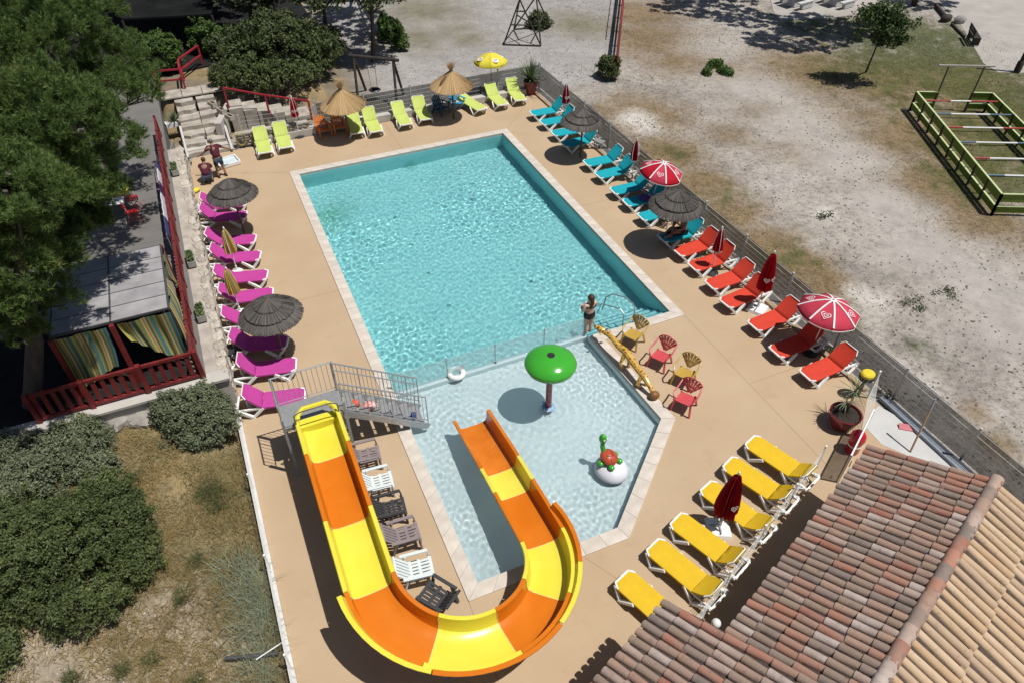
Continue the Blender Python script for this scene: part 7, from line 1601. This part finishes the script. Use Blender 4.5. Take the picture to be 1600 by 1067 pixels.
blades('green_grass', scatter(70000, -9, XL-.2, 4.5, 16.7, lambda x, y: np.clip(blobs(x, y, [(340, 745, 1., .7), (290, 690, 1., .7), (380, 770, .9, .8), (360, 830, 1., .6), (390, 980, 1., .8), (260, 900, .8, .4), (330, 800, .8, .6), (190, 1010, .6, .3), (215, 760, .6, .4), (350, 900, .9, .6)])-.12, 0, 1)*gd_(x, y)), .15, .006, 1.1, grass_l)
def clumps(n, cpts, r, per):
    out = []
    for px, py, s in cpts:
        p = at(px, py, .1); k = int(per*s*s); a = NR.uniform(0, 6.28, k); q = NR.random(k)**.7*s; x = p.x+q*np.cos(a); y = p.y+q*np.sin(a); ok = x < XL-.32; x, y = x[ok], y[ok]; out.append(np.stack([x, y, ground_z(x, y)-.01], 1))
    return np.concatenate(out)
blades('blue_grey_grass', clumps(0, ((385, 880, .45), (405, 915, .6), (375, 930, .4), (415, 950, .5), (395, 985, .45), (350, 890, .25), (425, 1000, .3), (405, 1045, .5)), 0, 950), .32, .006, 1.5, fesc)
blades('weed_tufts', clumps(0, ((310, 880, .18), (285, 935, .18), (235, 1030, .2), (190, 1045, .2), (305, 1065, .2), (215, 765, .25), (325, 780, .25), (335, 775, .3), (110, 1060, .2), (340, 795, .25)), 0, 3500), .22, .008, .9, grass_l)
vis = lambda x, y: ((x > 16.9) | (y > 34.4))
blades('field_grass', scatter(150000, 16.8, 48, 8, 46, lambda x, y: np.clip(blobs(x, y, [(1430, 60, 5, 1), (1480, 90, 5, 1), (1390, 100, 5, .9), (1500, 140, 4, .8), (1570, 160, 5, 1), (1570, 240, 4.5, .9), (1540, 280, 3, .8), (1300, 60, 4, .6)])*1.1-.25, 0, 1)*gd_(x, y)), .09, .012, 1.0, grass_l)
blades('field_dry_grass', scatter(190000, 16.8, 40, 6, 46, lambda x, y: np.clip(blobs(x, y, [(1000, 180, 3., 1), (1040, 240, 2.4, 1), (1090, 290, 2., 1), (1140, 330, 1.8, 1), (1190, 380, 1.8, 1), (1240, 415, 1.6, 1), (1285, 440, 1.2, 1), (1020, 50, 4, .9), (1060, 90, 3.5, .6), (1280, 110, 5, .7), (1400, 140, 5, .9), (1450, 210, 4.5, .9), (1480, 290, 3, 1), (1540, 345, 2.5, .9), (1340, 180, 4, .5), (1190, 170, 2.5, .5), (1150, 110, 3, .5)])-.22, 0, 1)*gd_(x, y)), .07, .009, 1.3, straw_l)
def pebbles(name, P, s, m):
    n = len(P); s = s*NR.uniform(.4, 1.4, (n, 1)); o = np.array([(1, 0, 0), (0, 1, 0), (-1, 0, 0), (0, -1, 0), (.1, .1, .8)]); V = (P[:, None, :]+np.array((0, 0, .008))+o[None]*s[:, None]*NR.uniform(.6, 1.3, (n, 5, 1))).reshape(-1, 3); q = np.arange(n)[:, None]*5
    F = np.concatenate([q+np.array(t) for t in ((0, 1, 4), (1, 2, 4), (2, 3, 4), (3, 0, 4))]); return stuff(np_mesh(name, V, F, m))
pebbles('dark_pebbles', scatter(16000, 16.9, 42, 4, 46, lambda x, y: np.clip(fbm(x, y, .4, 61, 3)*2.2-.75, 0, 1)), .045, pm('dark_pebble', (.11, .095, .08), .9, .3, 30)); pebbles('pale_pebbles', scatter(4000, 16.9, 42, 4, 46, lambda x, y: np.clip(fbm(x, y, .5, 67, 3)*2-.75, 0, 1)), .022, pm('pale_pebble', (.44, .41, .37), .9, .15, 30))
pebbles('yard_pebbles', scatter(14000, 6, 30, 34.6, 52, lambda x, y: x*0+.6), .04, pm('yard_pebble', (.20, .185, .17), .9, .3, 30)); pebbles('garden_pebbles', scatter(2200, -9, XL-.2, 4.5, 12, lambda x, y: np.clip(blobs(x, y, [(250, 985, 1.2, 1), (200, 1030, 1.5, 1), (290, 960, 1, 1), (330, 1010, 1.2, .9), (60, 1040, 1.5, 1), (270, 1050, 1.4, .9)])-.2, 0, 1)), .022, pm('garden_pebble', (.5, .46, .40), .9, .2, 30))
# pipe lying in the garden grass
gp_ = thing('garden_pipe', 'dark pipe with a thin pale stick across it in the dry garden by the kerb', 'pipe', (0, 0, 0)); bb = MB(); bb.tube([at(352, 1028, .12), at(435, 1020, .12)], .05, 8); bb.build('pipe', pm('dark_pipe', (.06, .06, .06), .6), gp_); bb = MB(); bb.tube([at(400, 1030, .2), at(441, 1003, .25)], .015, 6); bb.build('stick', white, gp_)
bpy.context.view_layer.update()
